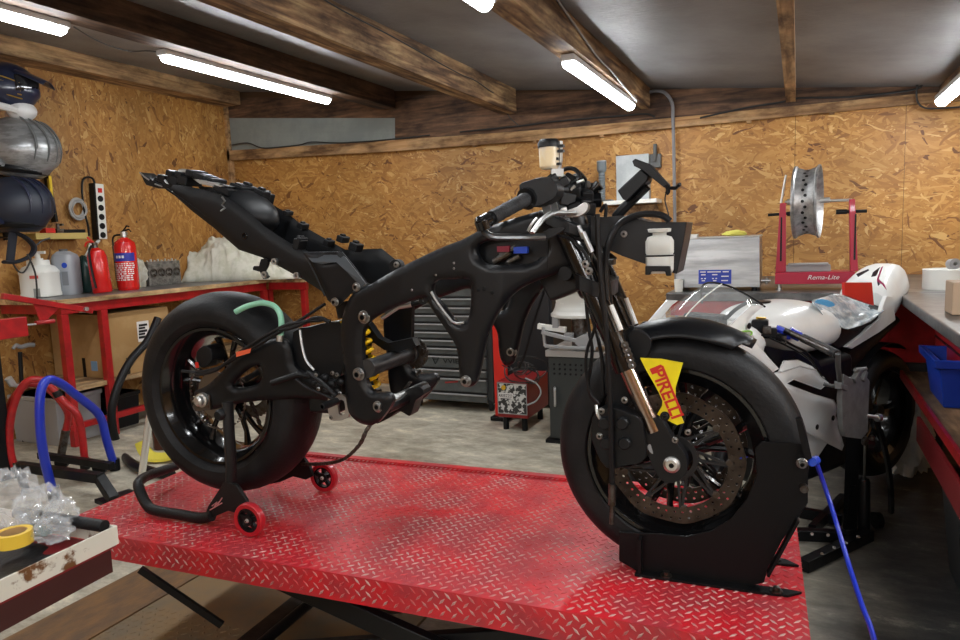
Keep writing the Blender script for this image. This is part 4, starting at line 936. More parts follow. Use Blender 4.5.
hp = [q(212,516,-.165), q(200,518,-.165), q(180,514.5,-.165), q(156,510.5,-.165), q(147,505,-.16), q(138.5,487,-.14), q(141,480,-.10), q(150,475,-.02), q(176,466,.13)]
hoop = link('handle_hoop', MB().tube(vcr(hp, 4), .0165, 14), m_stand, stand)
0 and link('cross_tube', MB().tube([P(ax_.x-.03,-.165,.06), P(ax_.x-.03,.165,.06)], .016, 12), m_stand, stand)
link('side_mark', MB().tube([q(212,506,-.168),q(217,502,-.168),q(214,507,-.168),q(220,501,-.168),q(217,506,-.168),q(222,498,-.168)], .0018, 5).tube([q(210,510,-.168),q(222,503,-.168)], .0018, 5), mat('worn_mark', (.5,.2,.2), .5), stand)
# ================================================================ WHEEL CHOCK
m_chock = mat('black_powder_coat', (.0045,.0045,.005), .42, spec=.22, bump=.1, bscale=500)
chock = thing('wheel_chock', 'black steel wheel chock bolted to the lift and clasping the front wheel', 'wheel chock', P(1.5,0,0), FB.yaw)
cp_ = lambda u, v: (lambda w: V(w.x, w.y, max(w.z, PZ+.002)))(q(u, v, -.072))
cp = [(619,532)]+[(654,533.5),(686,536.5),(711,531),(731,519),(747,499),(757,474),(755,449),(761,442),(790,443),(804,444),(808,462),(808,503),(797,520),(782,541),(768,568),(764,583),(748,589),(700,583),(636,574.5),(619,561)]
nearp = MB().plate(cp, cp_, YV*.006)
for s in (-1, 1):
    mf = (lambda w: w) if s < 0 else mir
    b = MB(); b.v = [mf(v) for v in nearp.v]; b.f = nearp.f if s < 0 else [tuple(reversed(f)) for f in nearp.f]; b.m = list(nearp.m)
    link('side_plate', b, m_chock, chock, bevel=.002)
    link('foot_flange', MB().plate([(637,576),(642,571),(764,586),(779,579),(786,588),(776,592),(752,592),(700,586)][:0] or [(1.31,-.100),(1.60,-.100),(1.66,-.096),(1.69,-.07),(1.66,-.066),(1.31,-.066)], lambda u, v: P(u, v*(1 if s < 0 else -1), .001), ZV*.006), m_chock, chock, bevel=.001)
    for x in (1.385, 1.635): link('anchor_bolt', MB().lathe([(.0001,.007),(.014,.007),(.014,.010),(.008,.010),(.008,.018),(.005,.019),(.0001,.019)], P(x, .086*s, 0), ZV, 16), m_dsteel, chock)
link('gusset', MB().plate([(637.5,540),(641,540),(641,574),(637.5,574)], lambda u, v: q(u, v, -.098), YV*.03), m_chock, chock)
link('back_brace', MB().bar(q(798,519,-.085), q(768,574,-.085), .006, .03, YV), m_chock, chock)
0 and link('front_plate', MB().fbox(FB, 1.70, 1.706, -.066, .066, .12, .30), m_chock, chock)
link('top_strap', MB().plate([(796,420),(801,418),(808,440),(812,458),(806,462),(801,444)], lambda u, v: q(u, v, -.095), YV*.02), m_chock, chock)
link('pivot_bolt', MB().bolt(q(802,463,-.1), -YV, .009, .012), m_bolt, chock)
link('pivot_collar', MB().cyl(q(816,460,-.05), q(812,462,-.09), .01), m_bluep, chock)
link('cross_shaft', MB().cyl(P(1.69,-.09,.26), P(1.69,.09,.26), .009), m_dsteel, chock)
# ================================================================ LEFT SIDE OF THE WORKSHOP
from mathutils import noise as mnoise
def dep(p): return (Vector(p)-CAM).dot(FW)/F       # metres per pixel at a point
HR = V(RT.x, RT.y, 0).normalized()                  # level direction running right across the view
HF = V(FW.x, FW.y, 0).normalized()                  # level direction away from the viewer
ZV = V(0,0,1)
def fr_of(p1, p2):
    d = Vector(p2)-Vector(p1); return Frame(p1, math.atan2(d.y, d.x))
BZ = 1.0
m_woodtop = wood('worktop_wood', (.3,.18,.08),(.5,.34,.17),(.6,.42,.24), 'y')
m_topgrey = mat('worn_dark_worktop', (.09,.09,.095), .35, var=(.18,.17,.16), vscale=6)
bx = at(140,292,Z=BZ).x; 
y0 = at(27,300,Z=BZ).y; yc = 5.02; xe = at(305,278,Y=5.02).x
bench = thing('workbench', 'red-legged workbench with a wood-edged top along the left wall', 'workbench', (-4.85, 4.1, 0))
mb = MB(); mb.bb(XL+.005, bx-.02, y0, YB-.01, BZ-.03, BZ); mb.bb(bx-.02, xe, yc+.02, YB-.01, BZ-.03, BZ); link('worktop', mb, m_topgrey, bench)
link('top_edging', MB().bb(bx-.02, bx, y0, yc+.02, BZ-.032, BZ+.001).bb(bx, xe, yc, yc+.02, BZ-.032, BZ+.001).bb(XL+.005, bx, y0-.02, y0, BZ-.032, BZ+.001), m_woodtop, bench)
link('apron', MB().bb(bx-.07, bx-.03, y0+.02, yc, BZ-.10, BZ-.033).bb(bx-.03, xe-.02, yc+.03, yc+.07, BZ-.10, BZ-.033).bb(XL+.02, bx-.03, y0+.02, y0+.06, BZ-.1, BZ-.033), m_red, bench, bevel=.003)
ly = [y0+.04, at(102,310,X=bx-.05).y, yc-.02]
for y in ly: link('leg', MB().bb(bx-.075, bx-.025, y-.025, y+.025, 0, BZ-.1), m_red, bench, bevel=.003)
for px in (268, 303): x = at(px, 290, Y=5.07).x; link('leg', MB().bb(x-.025, x+.025, 5.06, 5.11, 0, BZ-.1), m_red, bench, bevel=.003)
zs = at(85,385,X=bx-.05).z
link('lower_shelf', MB().bb(XL+.02, bx-.04, y0+.07, yc, zs-.03, zs), m_woodtop, bench)
zr = at(85,424,X=bx-.05).z
link('lower_rail', MB().bb(bx-.07, bx-.03, y0, yc, zr-.02, zr+.02), m_red, bench, bevel=.003)
# things on the bench -------------------------------------------------
def on(px, py, Z=BZ):
    p = at(px, py, Z=Z)
    while Z == BZ and p.x < XL+.15: py += .2; p = at(px, py, Z=Z)
    return p, dep(p)
m_tank = mat('extinguisher_red', (.6,.012,.01), .25, coat=.5)
m_print = mat('white_print', (.75,.72,.7), .5)
def bent(w, c, r, z0, z1, a, gap=.0008, n=14):
    """a label patch wrapped on a cylinder, a = (centre angle, half width)"""
    return MB().surf(lambda i, j: c+V(math.cos(a[0]+a[1]*(2*i-1)), math.sin(a[0]+a[1]*(2*i-1)), 0)*(r+gap)+ZV*(z0+(z1-z0)*j), n, 1)
toward = math.atan2(-HF.y, -HF.x)
p, s = on(129, 290); r = 10.2*s; h = 50*s
E1 = thing('fire_extinguisher', 'larger upright red fire extinguisher with a blue band on the left bench', 'fire extinguisher', p)
link('cylinder', MB().lathe([(.0001,0),(r*.9,0),(r*.97,.01),(r*.97,.02),(r,.022),(r,h*.86),(r*.9,h*.95),(r*.5,h*1.02),(r*.22,h*1.05),(r*.22,h*1.07),(.0001,h*1.07)], p, ZV, 32), m_tank, E1)
l_ = link('label', bent(0, p, r, h*.58, h*.74, (toward,1.3)), mat('label_blue', (.02,.03,.3), .4), E1); l_['label'] = 'blue label band'
mb = MB(); rr = random.Random(3)
for k in range(9):
    zz = h*(.2+.04*k); x = -1.1
    while x < 1.0: w_ = rr.uniform(.06,.3); mb.surf(lambda i, j, x=x, w_=w_, zz=zz: p+V(math.cos(toward+x+w_*i), math.sin(toward+x+w_*i), 0)*(r+.001)+ZV*(zz+h*.022*j), 2, 1); x += w_+rr.uniform(.04,.15)
for x in (-.5,-.2,.1): mb.surf(lambda i, j, x=x: p+V(math.cos(toward+x+.2*i), math.sin(toward+x+.2*i), 0)*(r+.0014)+ZV*(h*(.64+.05*j)), 2, 1)
link('printed_text', mb, m_print, E1, smooth=0)
link('valve', MB().cyl(p+ZV*h*1.05, p+ZV*h*1.16, r*.28).box(p+ZV*h*1.12+HR*.012, (.035,.02,.02), (HR,HF,ZV)), m_steel, E1)
link('squeeze_handle', MB().tube([p+ZV*h*1.15-HR*.02, p+ZV*h*1.18+HR*.01, p+ZV*h*1.2+HR*.045, p+ZV*h*1.15+HR*.06], [.007,.008,.006,.004], 8).tube([p+ZV*h*1.18-HR*.0, p+ZV*h*1.27+HR*.03, p+ZV*h*1.25+HR*.05], .006, 8), m_black, E1)
link('hose', MB().tube(vcr([p+ZV*h*1.1-HR*.02, p+ZV*h*1.05-HR*r*1.05, p+ZV*h*.7-HR*r*1.12, p+ZV*h*.2-HR*r*1.1]), .007, 8), m_black, E1)
p, s = on(103, 293); r = 9*s; h = 45*s; tilt = (ZV-HR*.07).normalized()
E2 = thing('fire_extinguisher', 'smaller red fire extinguisher with a black hose, left of the larger one', 'fire extinguisher', p)
link('cylinder', MB().lathe([(.0001,.004),(r*.93,.004),(r,.014),(r,h*.8),(r*.8,h*.93),(r*.35,h),(.0001,h)], p, tilt, 28), m_tank, E2)
link('valve', MB().cyl(p+tilt*h, p+tilt*h*1.12, r*.3), m_dsteel, E2)
link('squeeze_handle', MB().tube(vcr([p+tilt*h*1.1, p+tilt*h*1.14-HR*.05, p+tilt*h*1.04-HR*.075],3), .007, 8).tube([p+tilt*h*1.1, p+tilt*h*1.24-HR*.045], .007, 8), m_redl, E2)
link('hose', MB().tube(vcr([p+tilt*h*1.05-HR*.01-HF*.03, p+tilt*h*.9-HR*.01-HF*(r+.008), p+tilt*h*.5-HR*.012-HF*(r+.008), p+tilt*h*.12-HR*.004-HF*(r+.008)]), .0085, 8), m_black, E2)
link('label', bent(0, p, r, h*.1, h*.66, (toward-.95,.5), .0015), mat('label_dark', (.06,.03,.06), .5), E2)
# white hand-cleaner can with pump
p, s = on(42, 294.5); r = 15.5*s; h = 30*s
C1 = thing('pump_canister', 'white plastic pump canister on the near end of the left bench', 'canister', p)
def sq(c, r, z, e=4, n=32, ax=(HR,HF)): 
    o = []
    for k in range(n):
        a = 2*math.pi*k/n; c_, s_ = math.cos(a), math.sin(a); f_ = (abs(c_)**e+abs(s_)**e)**(-1/e); o.append(c+ax[0]*r*c_*f_+ax[1]*r*s_*f_+ZV*z)
    return o
link('body', MB().loft([sq(p,r*.9,0),sq(p,r,.006),sq(p,r,h*.12),sq(p,r*.97,h*.16),sq(p,r*.97,h*.75),sq(p,r,h*.8),sq(p,r*.98,h*.86),sq(p,r*.8,h*1.0),sq(p,r*.62,h*1.06,2.5),sq(p,r*.6,h*1.22,2.5)]), m_whitep, C1)
link('pump', MB().cyl(p+ZV*h*1.22, p+ZV*h*1.46, r*.16).cyl(p+ZV*h*1.22, p+ZV*h*1.28, r*.3).bar(p+ZV*h*1.47-HR*r*.35, p+ZV*h*1.47+HR*r*.5, .02, .02), m_whitep, C1)
c = p+HR*r*.25-HF*(r*1.0)+ZV*h*.68
link('label', MB().box(c, (.06,.002,.022), (HR,HF,ZV)), mat('pink_red_print',(.6,.1,.08),.5), C1)['label'] = 'red printed badge'
link('pictogram', MB().box(c-ZV*.11+HR*.01, (.045,.002,.06), (HR,HF,ZV)), mat('grey_print',(.3,.32,.3),.5), C1)
# grey bottle
p, s = on(69, 294); r = 11*s; h = 43*s
C2 = thing('oil_bottle', 'light grey plastic oil bottle with a blue badge beside the pump canister', 'bottle', p)
link('body', MB().loft([sq(p,r*.95,0),sq(p,r,.01),sq(p,r,h*.82),sq(p,r*.85,h*.92),sq(p-HR*r*.1,r*.45,h)]), mat('silver_plastic', (.33,.35,.38), .4), C2)
link('cap', MB().cyl(p+ZV*h-HR*r*.1, p+ZV*h*1.05-HR*r*.1, r*.35), m_grey, C2)
link('badge', MB().lathe([(.0001,0),(.02,0),(.02,.002),(.0001,.002)], p-HF*(r)+ZV*h*.68+HR*r*.45, -HF, 20), m_bluep, C2)
link('printed_text', MB().box(p-HF*(r)+ZV*h*.38+HR*r*.4, (.045,.002,.1), (HR,HF,ZV)), mat('grey_print2',(.2,.21,.23),.5), C2)
# dark jug in a clear bag
def crump(mb, c, rx, ry, rz, seed=0, amp=.12, n=28, ax=None, fr=5, base=True):
    X, Y = ax or (HR, HF); m = n//2; rows = []
    for i in range(m+1):
        a = -math.pi/2+math.pi*i/m; row = []
        for j in range(n):
            b = 2*math.pi*j/n; d = V(math.cos(a)*math.cos(b), math.cos(a)*math.sin(b), math.sin(a))
            k = 1+amp*(mnoise.noise(d*fr*.5+V(seed,0,0))*1.2+abs(mnoise.noise(d*fr+V(0,seed,0)))*.9-abs(mnoise.noise(d*fr*2.2+V(0,0,seed)))*.6)
            pt = c+X*d.x*rx*k+Y*d.y*ry*k+ZV*d.z*rz*k
            if base and pt.z < c.z-rz*.86: pt.z = c.z-rz*.86
            row.append(pt)
        rows.append(row)
    mb.loft(rows); return mb
p, s = on(87, 291)
single('plastic_jug', crump(MB(), p+ZV*.125, 8.5*s, .06, .145, 3, .16), mat('dark_green_glossy', (.02,.05,.045), .18, trans=.1), 'dark green glossy jug between the grey bottle and the small extinguisher', 'jug', smooth=50)
# white cloth behind, cylinder head
m_cloth = mat('white_cloth', (.62,.6,.52), .8, var=(.5,.47,.36), vscale=14, bump=.1)
p, s = on(140, 286)
single('folded_rag', crump(MB(), p+V(-.03,.0,.11), 10*s, .07, .13, 8, .22, 36, fr=7), m_cloth, 'crumpled white rag lying behind the larger fire extinguisher', 'rag', smooth=60)
p, s = on(166, 280); 
hd = thing('cylinder_head', 'bare metal engine cylinder head standing on edge between rag and white sheet', 'engine part', p)
a = fr_of(V(-4.93, at(150,287,X=-4.93).y, BZ), V(-4.93, at(183,284,X=-4.93).y, BZ)); Lh = (at(183,284,X=-4.93)-at(150,287,X=-4.93)).length*.96; hh = 24*s
link('casting', MB().fbox(a, 0, Lh, 0, .1, 0, hh), mat('dirty_cast', (.3,.29,.27), .4, .5, var=(.14,.14,.13), vscale=30), hd, bevel=.005)
for k in range(4):
    c = a.p(Lh*(.14+.24*k), -.002, hh*.55); link('combustion_chamber', MB().lathe([(Lh*.095,0),(Lh*.11,.004),(Lh*.08,.005),(Lh*.075,.0)], c, -a.y, 20).lathe([(.0001,.001),(Lh*.035,.004),(Lh*.035,0)], c+ZV*.015, -a.y, 12).lathe([(.0001,.001),(Lh*.03,.004),(Lh*.03,0)], c-ZV*.02, -a.y, 12), m_dsteel, hd)
for k in range(9): link('stud', MB().cyl(a.p(Lh*(.06+.11*k), .03, hh-.001), a.p(Lh*(.06+.11*k), .03, hh+.012+.008*(k % 2)), .008, n=8), m_steel, hd)
# big sheet bundle
m_sheetc = mat('dust_sheet', (.74,.73,.63), .75, var=(.6,.6,.48), vscale=10, lo=.45, hi=.6, bump=.15, bscale=30)
def sheet(i, j):
    # i along the bench (left to right in view), j across
    px = 176+i*126; zz = [0,.62,.82,.97,1,.93,.8,.66,.52,.4,.3,.2,.05]
    t = i*12; k = min(int(t), 11); Ht = zz[k]+(zz[k+1]-zz[k])*(t-k)
    pr = math.sin(math.pi*(.5*min(1, j*2.2)) )**.6 if j < .5 else max(0, 1-(j-.5)*.5)
    b = at(px, 283-4*i, Z=BZ); b = b+HF*(.02+.42*j*(1-.35*i))
    d = mnoise.noise(V(i*7,j*4,0))*.05+abs(mnoise.noise(V(i*16,j*7,3)))*.055+abs(mnoise.noise(V(i*34,j*16,7)))*.02-.03
    z = .34*Ht*pr+d*min(1, j*6)*min(1, i*12)*min(1,(1-i)*8)
    return V(max(b.x-d*.6, XL+.02), min(b.y-d*.4, YB-.02), BZ+.002+max(z,0)*1.2)
single('dust_sheet', MB().surf(sheet, 90, 40), m_sheetc, 'large crumpled cream dust sheet heaped in the corner of the left bench', 'dust sheet', solid=.002, smooth=80)
# box and bins under the bench
g1 = at(104,345,X=bx-.09); gx = at(52,345,Y=g1.y).x; g2 = at(172,330,X=bx-.06); zt_ = at(70,319,X=bx-.06).z
bxo = thing('cardboard_box', 'big brown cardboard box on the lower shelf of the left bench', 'box', ((XL+bx)/2, (g1.y+g2.y)/2, zs))
link('carton', MB().bb(max(gx,XL+.03), bx-.085, g1.y, g2.y, zs+.001, zt_), m_card, bxo, bevel=.004)
xf = bx-.084
def onbox(name, px0, py0, px1, py1, m, o, t=.002):
    a_, b_ = at(px0, py0, X=xf), at(px1, py1, X=xf); return link(name, MB().bb(xf-.001, xf+t, min(a_.y,b_.y), max(a_.y,b_.y), min(a_.z,b_.z), max(a_.z,b_.z)), m, o)
lb = onbox('shipping_label', 136.5, 322, 150, 340, m_print, bxo)
for k in range(5): o_ = onbox('label_line', 138.5, 324.5+3*k, 147-(k%2)*2, 325.5+3*k, m_black, lb, .003)
onbox('tape', 126, 358, 130.5, 374, m_black, bxo)
def onend(name, px0, py0, px1, py1, m, t=.002):
    a_, b_ = at(px0, py0, Y=g1.y), at(px1, py1, Y=g1.y); return link(name, MB().bb(a_.x, b_.x, g1.y-t, g1.y+.001, min(a_.z,b_.z), max(a_.z,b_.z)), m, bxo)
onend('tape', 66, 361, 70, 376, m_black); onend('tape', 82, 358, 87, 377, m_black); onend('small_label', 91, 361, 98, 371, mat('pale_blue_label',(.2,.35,.55),.5), .003)
for nm, a_, b_, z0_, z1_, m, lab in [('storage_crate', 58, 104, .0, .0, m_lgrey, 'grey storage crate on the floor under the left bench near end'), ('storage_crate', 108, 142, 0, 0, m_plastic, 'black storage crate on the floor under the left bench beside the red leg')]:
    p1 = at(a_, 425, X=bx-.13); p2 = at(b_, 420, X=bx-.13); hz = at((a_+b_)/2, 393, X=bx-.13).z
    mb = MB(); mb.hexa([(XL+.07,p1.y+.01,0.001),(bx-.15,p1.y+.01,.001),(bx-.15,p2.y-.01,.001),(XL+.07,p2.y-.01,.001),(XL+.05,p1.y,hz),(bx-.13,p1.y,hz),(bx-.13,p2.y,hz),(XL+.05,p2.y,hz)])
    mb.bb(XL+.045, bx-.12, p1.y-.005, p2.y+.005, hz-.03, hz)
    single(nm, mb, m, lab, 'crate', bevel=.006)
p, s = on(165, 462, 0)
single('yellow_strap', MB().tube(vcr([p+HR*x*s+ZV*z*s-HF*.0 for x, z in [(-22,22),(-20,14),(-15,7),(-6,5),(6,6),(12,10),(18,6),(24,3)]]), .045, 8, flat=.35), mat('webbing_yellow',(.6,.5,.05),.7,bump=.2), 'yellow webbing strap bundled on the floor behind the rear tyre', 'strap')
p, s = on(153, 455, 0); p = p+HF*.15
single('glass_jar', MB().lathe([(.0001,0),(9*s,.0),(9.5*s,.02),(9.5*s,30*s),(7*s,36*s),(6*s,40*s),(.0001,40*s)], p, ZV, 20), mat('brown_glass',(.07,.02,.01),.15), 'dark brown jar on the floor behind the chrome pole', 'jar')
# fat black hose curving down beside the tyre
c0 = at(112,430,X=bx+.1)
hp_ = [(158,318),(153,330),(146,343),(131,360),(119,383),(112,408),(113,430),(120,450),(131,461),(150,470),(172,474)]
single('black_hose', MB().tube(vcr([at(x, y, X=bx+.1)+V(.0,0,0) for x, y in hp_[:8]]+[on(131,463,.03)[0], on(150,471,.03)[0], on(172,475,.03)[0]]), .028, 12), m_hose, 'thick black hose curving down beside the red bench leg', 'hose')
# ---- left wall: helmets, shelf, power strip
def helmet(px, py, wpx, face, peak, mats, label, name='helmet', fx=-4.83, tiltv=0):
    c = at(px, py, X=fx); s = dep(c); L = wpx*s/2; X = (HR*math.cos(face)+HF*math.sin(face)); Y = ZV.cross(X); Z = ZV
    X2 = (X*math.cos(tiltv)+Z*math.sin(tiltv)); Z2 = (Z*math.cos(tiltv)-X*math.sin(tiltv)); ax = (X2, Y, Z2)
    t = thing(name, label, 'helmet', c-ZV*L*.75)
    g = lambda x, y, z: c+X2*x*L+Y*y*L+Z2*z*L
    sh = MB(); n = 28; m = 16; rows = []
    for i in range(m+1):
        a = -math.pi/2*.62+(math.pi/2+math.pi/2*.62)*i/m; row = []
        for j in range(n):
            b = 2*math.pi*j/n; x, y, z = math.cos(a)*math.cos(b), math.cos(a)*math.sin(b)*.78, math.sin(a)*.86
            if x > 0 and z < .1: x *= 1+.12*min(1, -(z-.1)*2)
            if z < -.3: x *= .95; y *= .9
            row.append(g(x, y, z))
        rows.append(row)
    sh.loft(rows); o = link('shell', sh, mats[0], t, smooth=80)
    vz = MB().surf(lambda i, j: g(1.02*math.cos(-.95+1.9*i)*math.cos(.38-.62*j)*(1+.03*(1-j)), .8*math.sin(-.95+1.9*i)*math.cos(.38-.62*j)*1.02, .9*math.sin(.38-.62*j)), 16, 8)
    link('visor', vz, mats[1], t, solid=.004, smooth=80)
    zc = -.82 if peak else -.5
    ch = MB().tube(vcr([g(.0,-.68,zc+.12), g(.6,-.5,zc), g(.98,0,zc-.05), g(.6,.5,zc), g(.0,.68,zc+.12)],5), [L*(.2 if peak else .12)]*21, 10)
    if peak: ch = MB().ball(g(.42,0,-.78), L, 20, (.46,.5,.34), ax).tube(vcr([g(-.5,-.62,-.62), g(0,-.66,-.7), g(.5,-.45,-.85)],4), L*.12, 8)
    link('chin_bar', ch, mats[2], t)
    if peak:
        link('peak', MB().surf(lambda i, j: g(.55+.85*j, (-.62+1.24*i)*(1-.25*j), .62-.42*j-.18*abs(2*i-1)**2), 10, 6), mats[3], t, solid=.006)
    if not peak:
        rg = MB()
        for yy in (-.5,-.25,0,.25,.5):
            for zz0, th in ((.3,.05),(-.05,.035)): rg.tube(vcr([g(-1.0*math.cos(a_)*math.sqrt(max(.05,1-yy*yy/.62)), yy*(1 if zz0 > 0 else 1.1), .86*math.sin(a_)+.02) for a_ in (zz0-.25, zz0+.1, zz0+.5, zz0+.9)],4), [L*th*.2]+[L*th*.55]*11+[L*th*.2], 8)
        link('vent_ridges', rg, mats[3] if mats[0] is not mh_g else m_grey, t)
        link('neck_roll', MB().tube([g(.62*math.cos(a_), .52*math.sin(a_), -.5) for a_ in [k*2*math.pi/24 for k in range(24)]], L*.12, 8, closed=True), m_black, t)
    st = MB()
    for k in range(5): a = -.6+.3*k; st.tube(vcr([g(.7*math.cos(2.2),-.79*math.sin(1.2+.2*k),.1*k), g(.1,-.8+.03*k,.25-.12*k), g(.7,-.58+.02*k,.05-.13*k)],4), .004, 5)
    link('graphics', st, mats[4], t)
    return t
mh_d = mat('navy_shell',(.012,.016,.04),.3,coat=.4); mh_g = mat('silver_shell',(.3,.31,.315),.3,.4,var=(.2,.205,.21),vscale=9,vstretch=(1,1,4),lo=.45,hi=.55,coat=.3); mh_w = mat('white_chin',(.6,.6,.6),.35); mh_v = mat('dark_visor',(.01,.01,.012),.1,coat=.5)
helmet(6, 88, 58, .15, True, [mh_d, mh_v, mh_w, mh_d, m_gold], 'dark motocross helmet with peak and white chin, topmost of the stack on the left wall')
helmet(20, 150, 75, math.pi, False, [mh_g, mh_v, mh_g, mh_g, m_grey], 'silver and grey full-face helmet in the middle of the stack on the left wall', tiltv=.15)
helmet(16, 207, 70, math.pi, False, [mat('dark_blue_shell',(.02,.025,.04),.45), mh_v, mh_d, mh_d, mh_d], 'matt dark blue helmet, lowest of the stack on the left wall')
rack = thing('helmet_rack', 'dark wall rack holding the three stacked helmets', 'rack', (XL+.15, at(12,236,X=-4.86).y, at(12,236,X=-4.86).z))
for z in (121, 176, 236): c = at(12, z, X=-4.86); link('rack_shelf', MB().bb(XL+.001, XL+.16, c.y-.03, c.y+.03, c.z-.01, c.z), m_black, rack)
c1 = at(12,121,X=-4.86); c2 = at(12,238,X=-4.86); link('back_rail', MB().bb(XL+.001, XL+.02, c1.y-.02, c1.y+.02, c2.z-.01, c1.z), m_black, rack)
pl = lambda px, py, X=-4.8: at(px, py, X=X)
single('neck_brace', MB().tube(vcr([pl(4,226),pl(14,232),pl(26,238),pl(34,247),pl(30,256),pl(16,262),pl(4,262)]), [.03]*37, 10, flat=.4).tube(vcr([pl(14,228),pl(12,244),pl(10,262)]), .03, 8, flat=.5), mat('navy_fabric',(.012,.014,.022),.8), 'dark padded brace hanging below the lowest helmet', 'strap')
cable('electric_cable', [pl(12,262),pl(18,271),pl(24,272),pl(30,262),pl(32,252),pl(40,242),pl(50,238)], .006, m_cable, 'thin black cable dangling beneath the helmet rack')
cable('electric_cable', [at(27,254,X=-4.62),at(31,262,X=-4.62),at(35,273,X=-4.62),at(36.5,285,X=-4.62),at(37,297,X=-4.62),at(37,303,X=-4.60)], .006, m_cable, 'thin black cable hanging in front of the white canister')
# shelf plank with bits
a_ = at(36,236,X=-4.93); b_ = at(88,235,X=-4.93)
single('wall_shelf', MB().bb(XL+.001, -4.93, a_.y, b_.y, a_.z-.025, a_.z+.02), mat('pale_yellow_wood',(.5,.38,.12),.6), 'short pale yellow plank shelf on the left wall', 'shelf', bevel=.002)
zsf = a_.z+.021
def onshelf(px, w, h, m, name, lab, cat, d=.07):
    c = at(px, 230, X=-4.97); single(name, MB().bb(-4.97-d/2, -4.97+d/2, c.y-w/2, c.y+w/2, zsf, zsf+h), m, lab, cat, bevel=.004)
onshelf(47.5, .075, .035, m_redl, 'red_tin', 'small red tin on the yellow wall shelf', 'tin')
c_ = at(58,228,X=-4.97); single('small_vice', MB().bb(-5.0,-4.94,c_.y-.03,c_.y+.03,zsf,zsf+.03).cyl((-4.97,c_.y,zsf+.03),(-4.97,c_.y,zsf+.07),.012).cyl((-5.0,c_.y+.02,zsf+.06),(-4.94,c_.y+.02,zsf+.06),.008), m_dsteel, 'small steel clamp on the wall shelf beside the red tin', 'clamp')
onshelf(72, .17, .025, m_black, 'black_ruler_case', 'flat black case on the wall shelf', 'case')
single('spirit_level', MB().bar(at(47,176,X=-5.03), at(55,222,X=-5.03), .02, .05, V(1,0,0)).bar(at(49,176,X=-5.01), at(53,214,X=-5.01), .02, .022, V(1,0,0)), [m_black], 'black spirit level leaning on the wall beside the helmets', 'spirit level').data.materials.append(m_yellow)
o_ = bpy.context.scene.objects['spirit_level']; 
for f in o_.data.polygons: f.material_index = 1 if f.index >= 6 else 0
# power strip
a_ = at(97,184,X=-5.03); b_ = at(101,239,X=-5.03); dn = (b_-a_).normalized(); sw = V(1,0,0).cross(dn)
ps = thing('power_strip', 'white power strip with five black sockets hung upright on the left wall', 'power strip', b_)
w_ = 10*dep(a_)/abs(sw.dot(HR)) if False else .075
link('case', MB().box((a_+b_)/2+V(.0,0,0), ((b_-a_).length, w_*1.05, .05), (dn, sw, V(1,0,0))), m_whitep, ps, bevel=.004)
link('side_rail', MB().box((a_+b_)/2-V(.0,w_*.58,0), ((b_-a_).length*1.02, .015, .055), (dn, sw, V(1,0,0))), m_black, ps)
Lp = (b_-a_).length
for k in range(5): link('socket', MB().cyl(a_+dn*Lp*(.27+.165*k)+V(.02,0,0), a_+dn*Lp*(.27+.165*k)+V(.029,0,0), .024), m_black, ps)
link('switch', MB().box(a_+dn*Lp*.12+V(.027,0,0), (.035,.032,.01), (dn, sw, V(1,0,0))), m_redl, ps)['label'] = 'red rocker switch'
px_ = lambda x, y: at(x, y, X=-5.03)
link('cord', MB().tube(vcr([px_(95,185),px_(93,179),px_(88,177),px_(83,180),px_(82,190),px_(83,202),px_(85,214),px_(88,226),px_(89,236)]), .008, 7), m_black, ps)
link('cord_end', MB().tube(vcr([px_(99,240),px_(95,245),px_(91,244),px_(89,251),px_(86,256)]), .013, 7), m_whitep, ps)
mb = MB(); cc = at(78,209,X=-5.03); rr = random.Random(2)
for k in range(7):
    R0 = .05+.008*k*.6; ph = rr.uniform(0,6); mb.tube([cc+V(.02*math.sin(a+ph)*.6, R0*math.cos(a)+rr.uniform(-.002,.002), R0*1.05*math.sin(a)) for a in [j*2*math.pi/20 for j in range(20)]], .0055, 6, closed=True)
single('cable_coil', mb, mat('grey_flex',(.35,.34,.32),.5), 'coil of pale grey cable hung on the left wall beside the power strip', 'cable coil')
# black post with red arm at the far left
pz_ = lambda x, y: at(x, y, X=-4.2)
st = thing('support_stand', 'black post with red steel arms at the left edge of the photo', 'stand', V(-4.2, pz_(4,460).y-.02, 0))
yp = pz_(1,400).y
link('post', MB().bb(-4.25,-4.19, yp-.06, yp+.02, 0, pz_(3,305).z+.02), m_black, st)
link('red_plate', MB().bb(-4.235,-4.185, yp-.04, pz_(27,330).y, pz_(20,337).z, pz_(20,317).z), m_red, st, bevel=.006)
link('arm', MB().bar(pz_(2,296), pz_(92,311), .03, .035), m_red, st, bevel=.004)
link('arm_web', MB().plate([(33,303),(60,307),(45,322),(40,320)], lambda u, v: pz_(u, v), V(-.01,0,0)), m_red, st)
link('clevis_bolt', MB().cyl(pz_(80,311), pz_(90,311), .012).cyl(pz_(84,309)-V(.02,0,0), pz_(84,309)+V(.03,0,0), .014), m_steel, st)
link('threaded_rod', MB().cyl(pz_(2,327), pz_(38,324), .006), m_steel, st)
link('sleeve', MB().cyl(pz_(36,323), pz_(54,321), .014), m_red, st)
link('hub', MB().cyl(pz_(8,378), pz_(13,385), .02).cyl(pz_(12,385), pz_(18,386), .012), m_silver, st)
# walking cane
pc = lambda x, y: at(x, y, X=-4.95)
cn = thing('walking_cane', 'black cane with a grey T handle leaning against the left wall', 'cane', (-4.95, pc(24,452).y, 0))
g_ = pc(20,352); fl_ = V(-4.93, pc(24,452).y, 0)
link('shaft', MB().cyl(g_, fl_, .014), m_black, cn)
link('handle', MB().tube(vcr([pc(13,349),pc(16,345.5),pc(21,347),pc(28,345),pc(34,345)],3), [.012]*3+[.016]*10, 8), m_lgrey, cn)
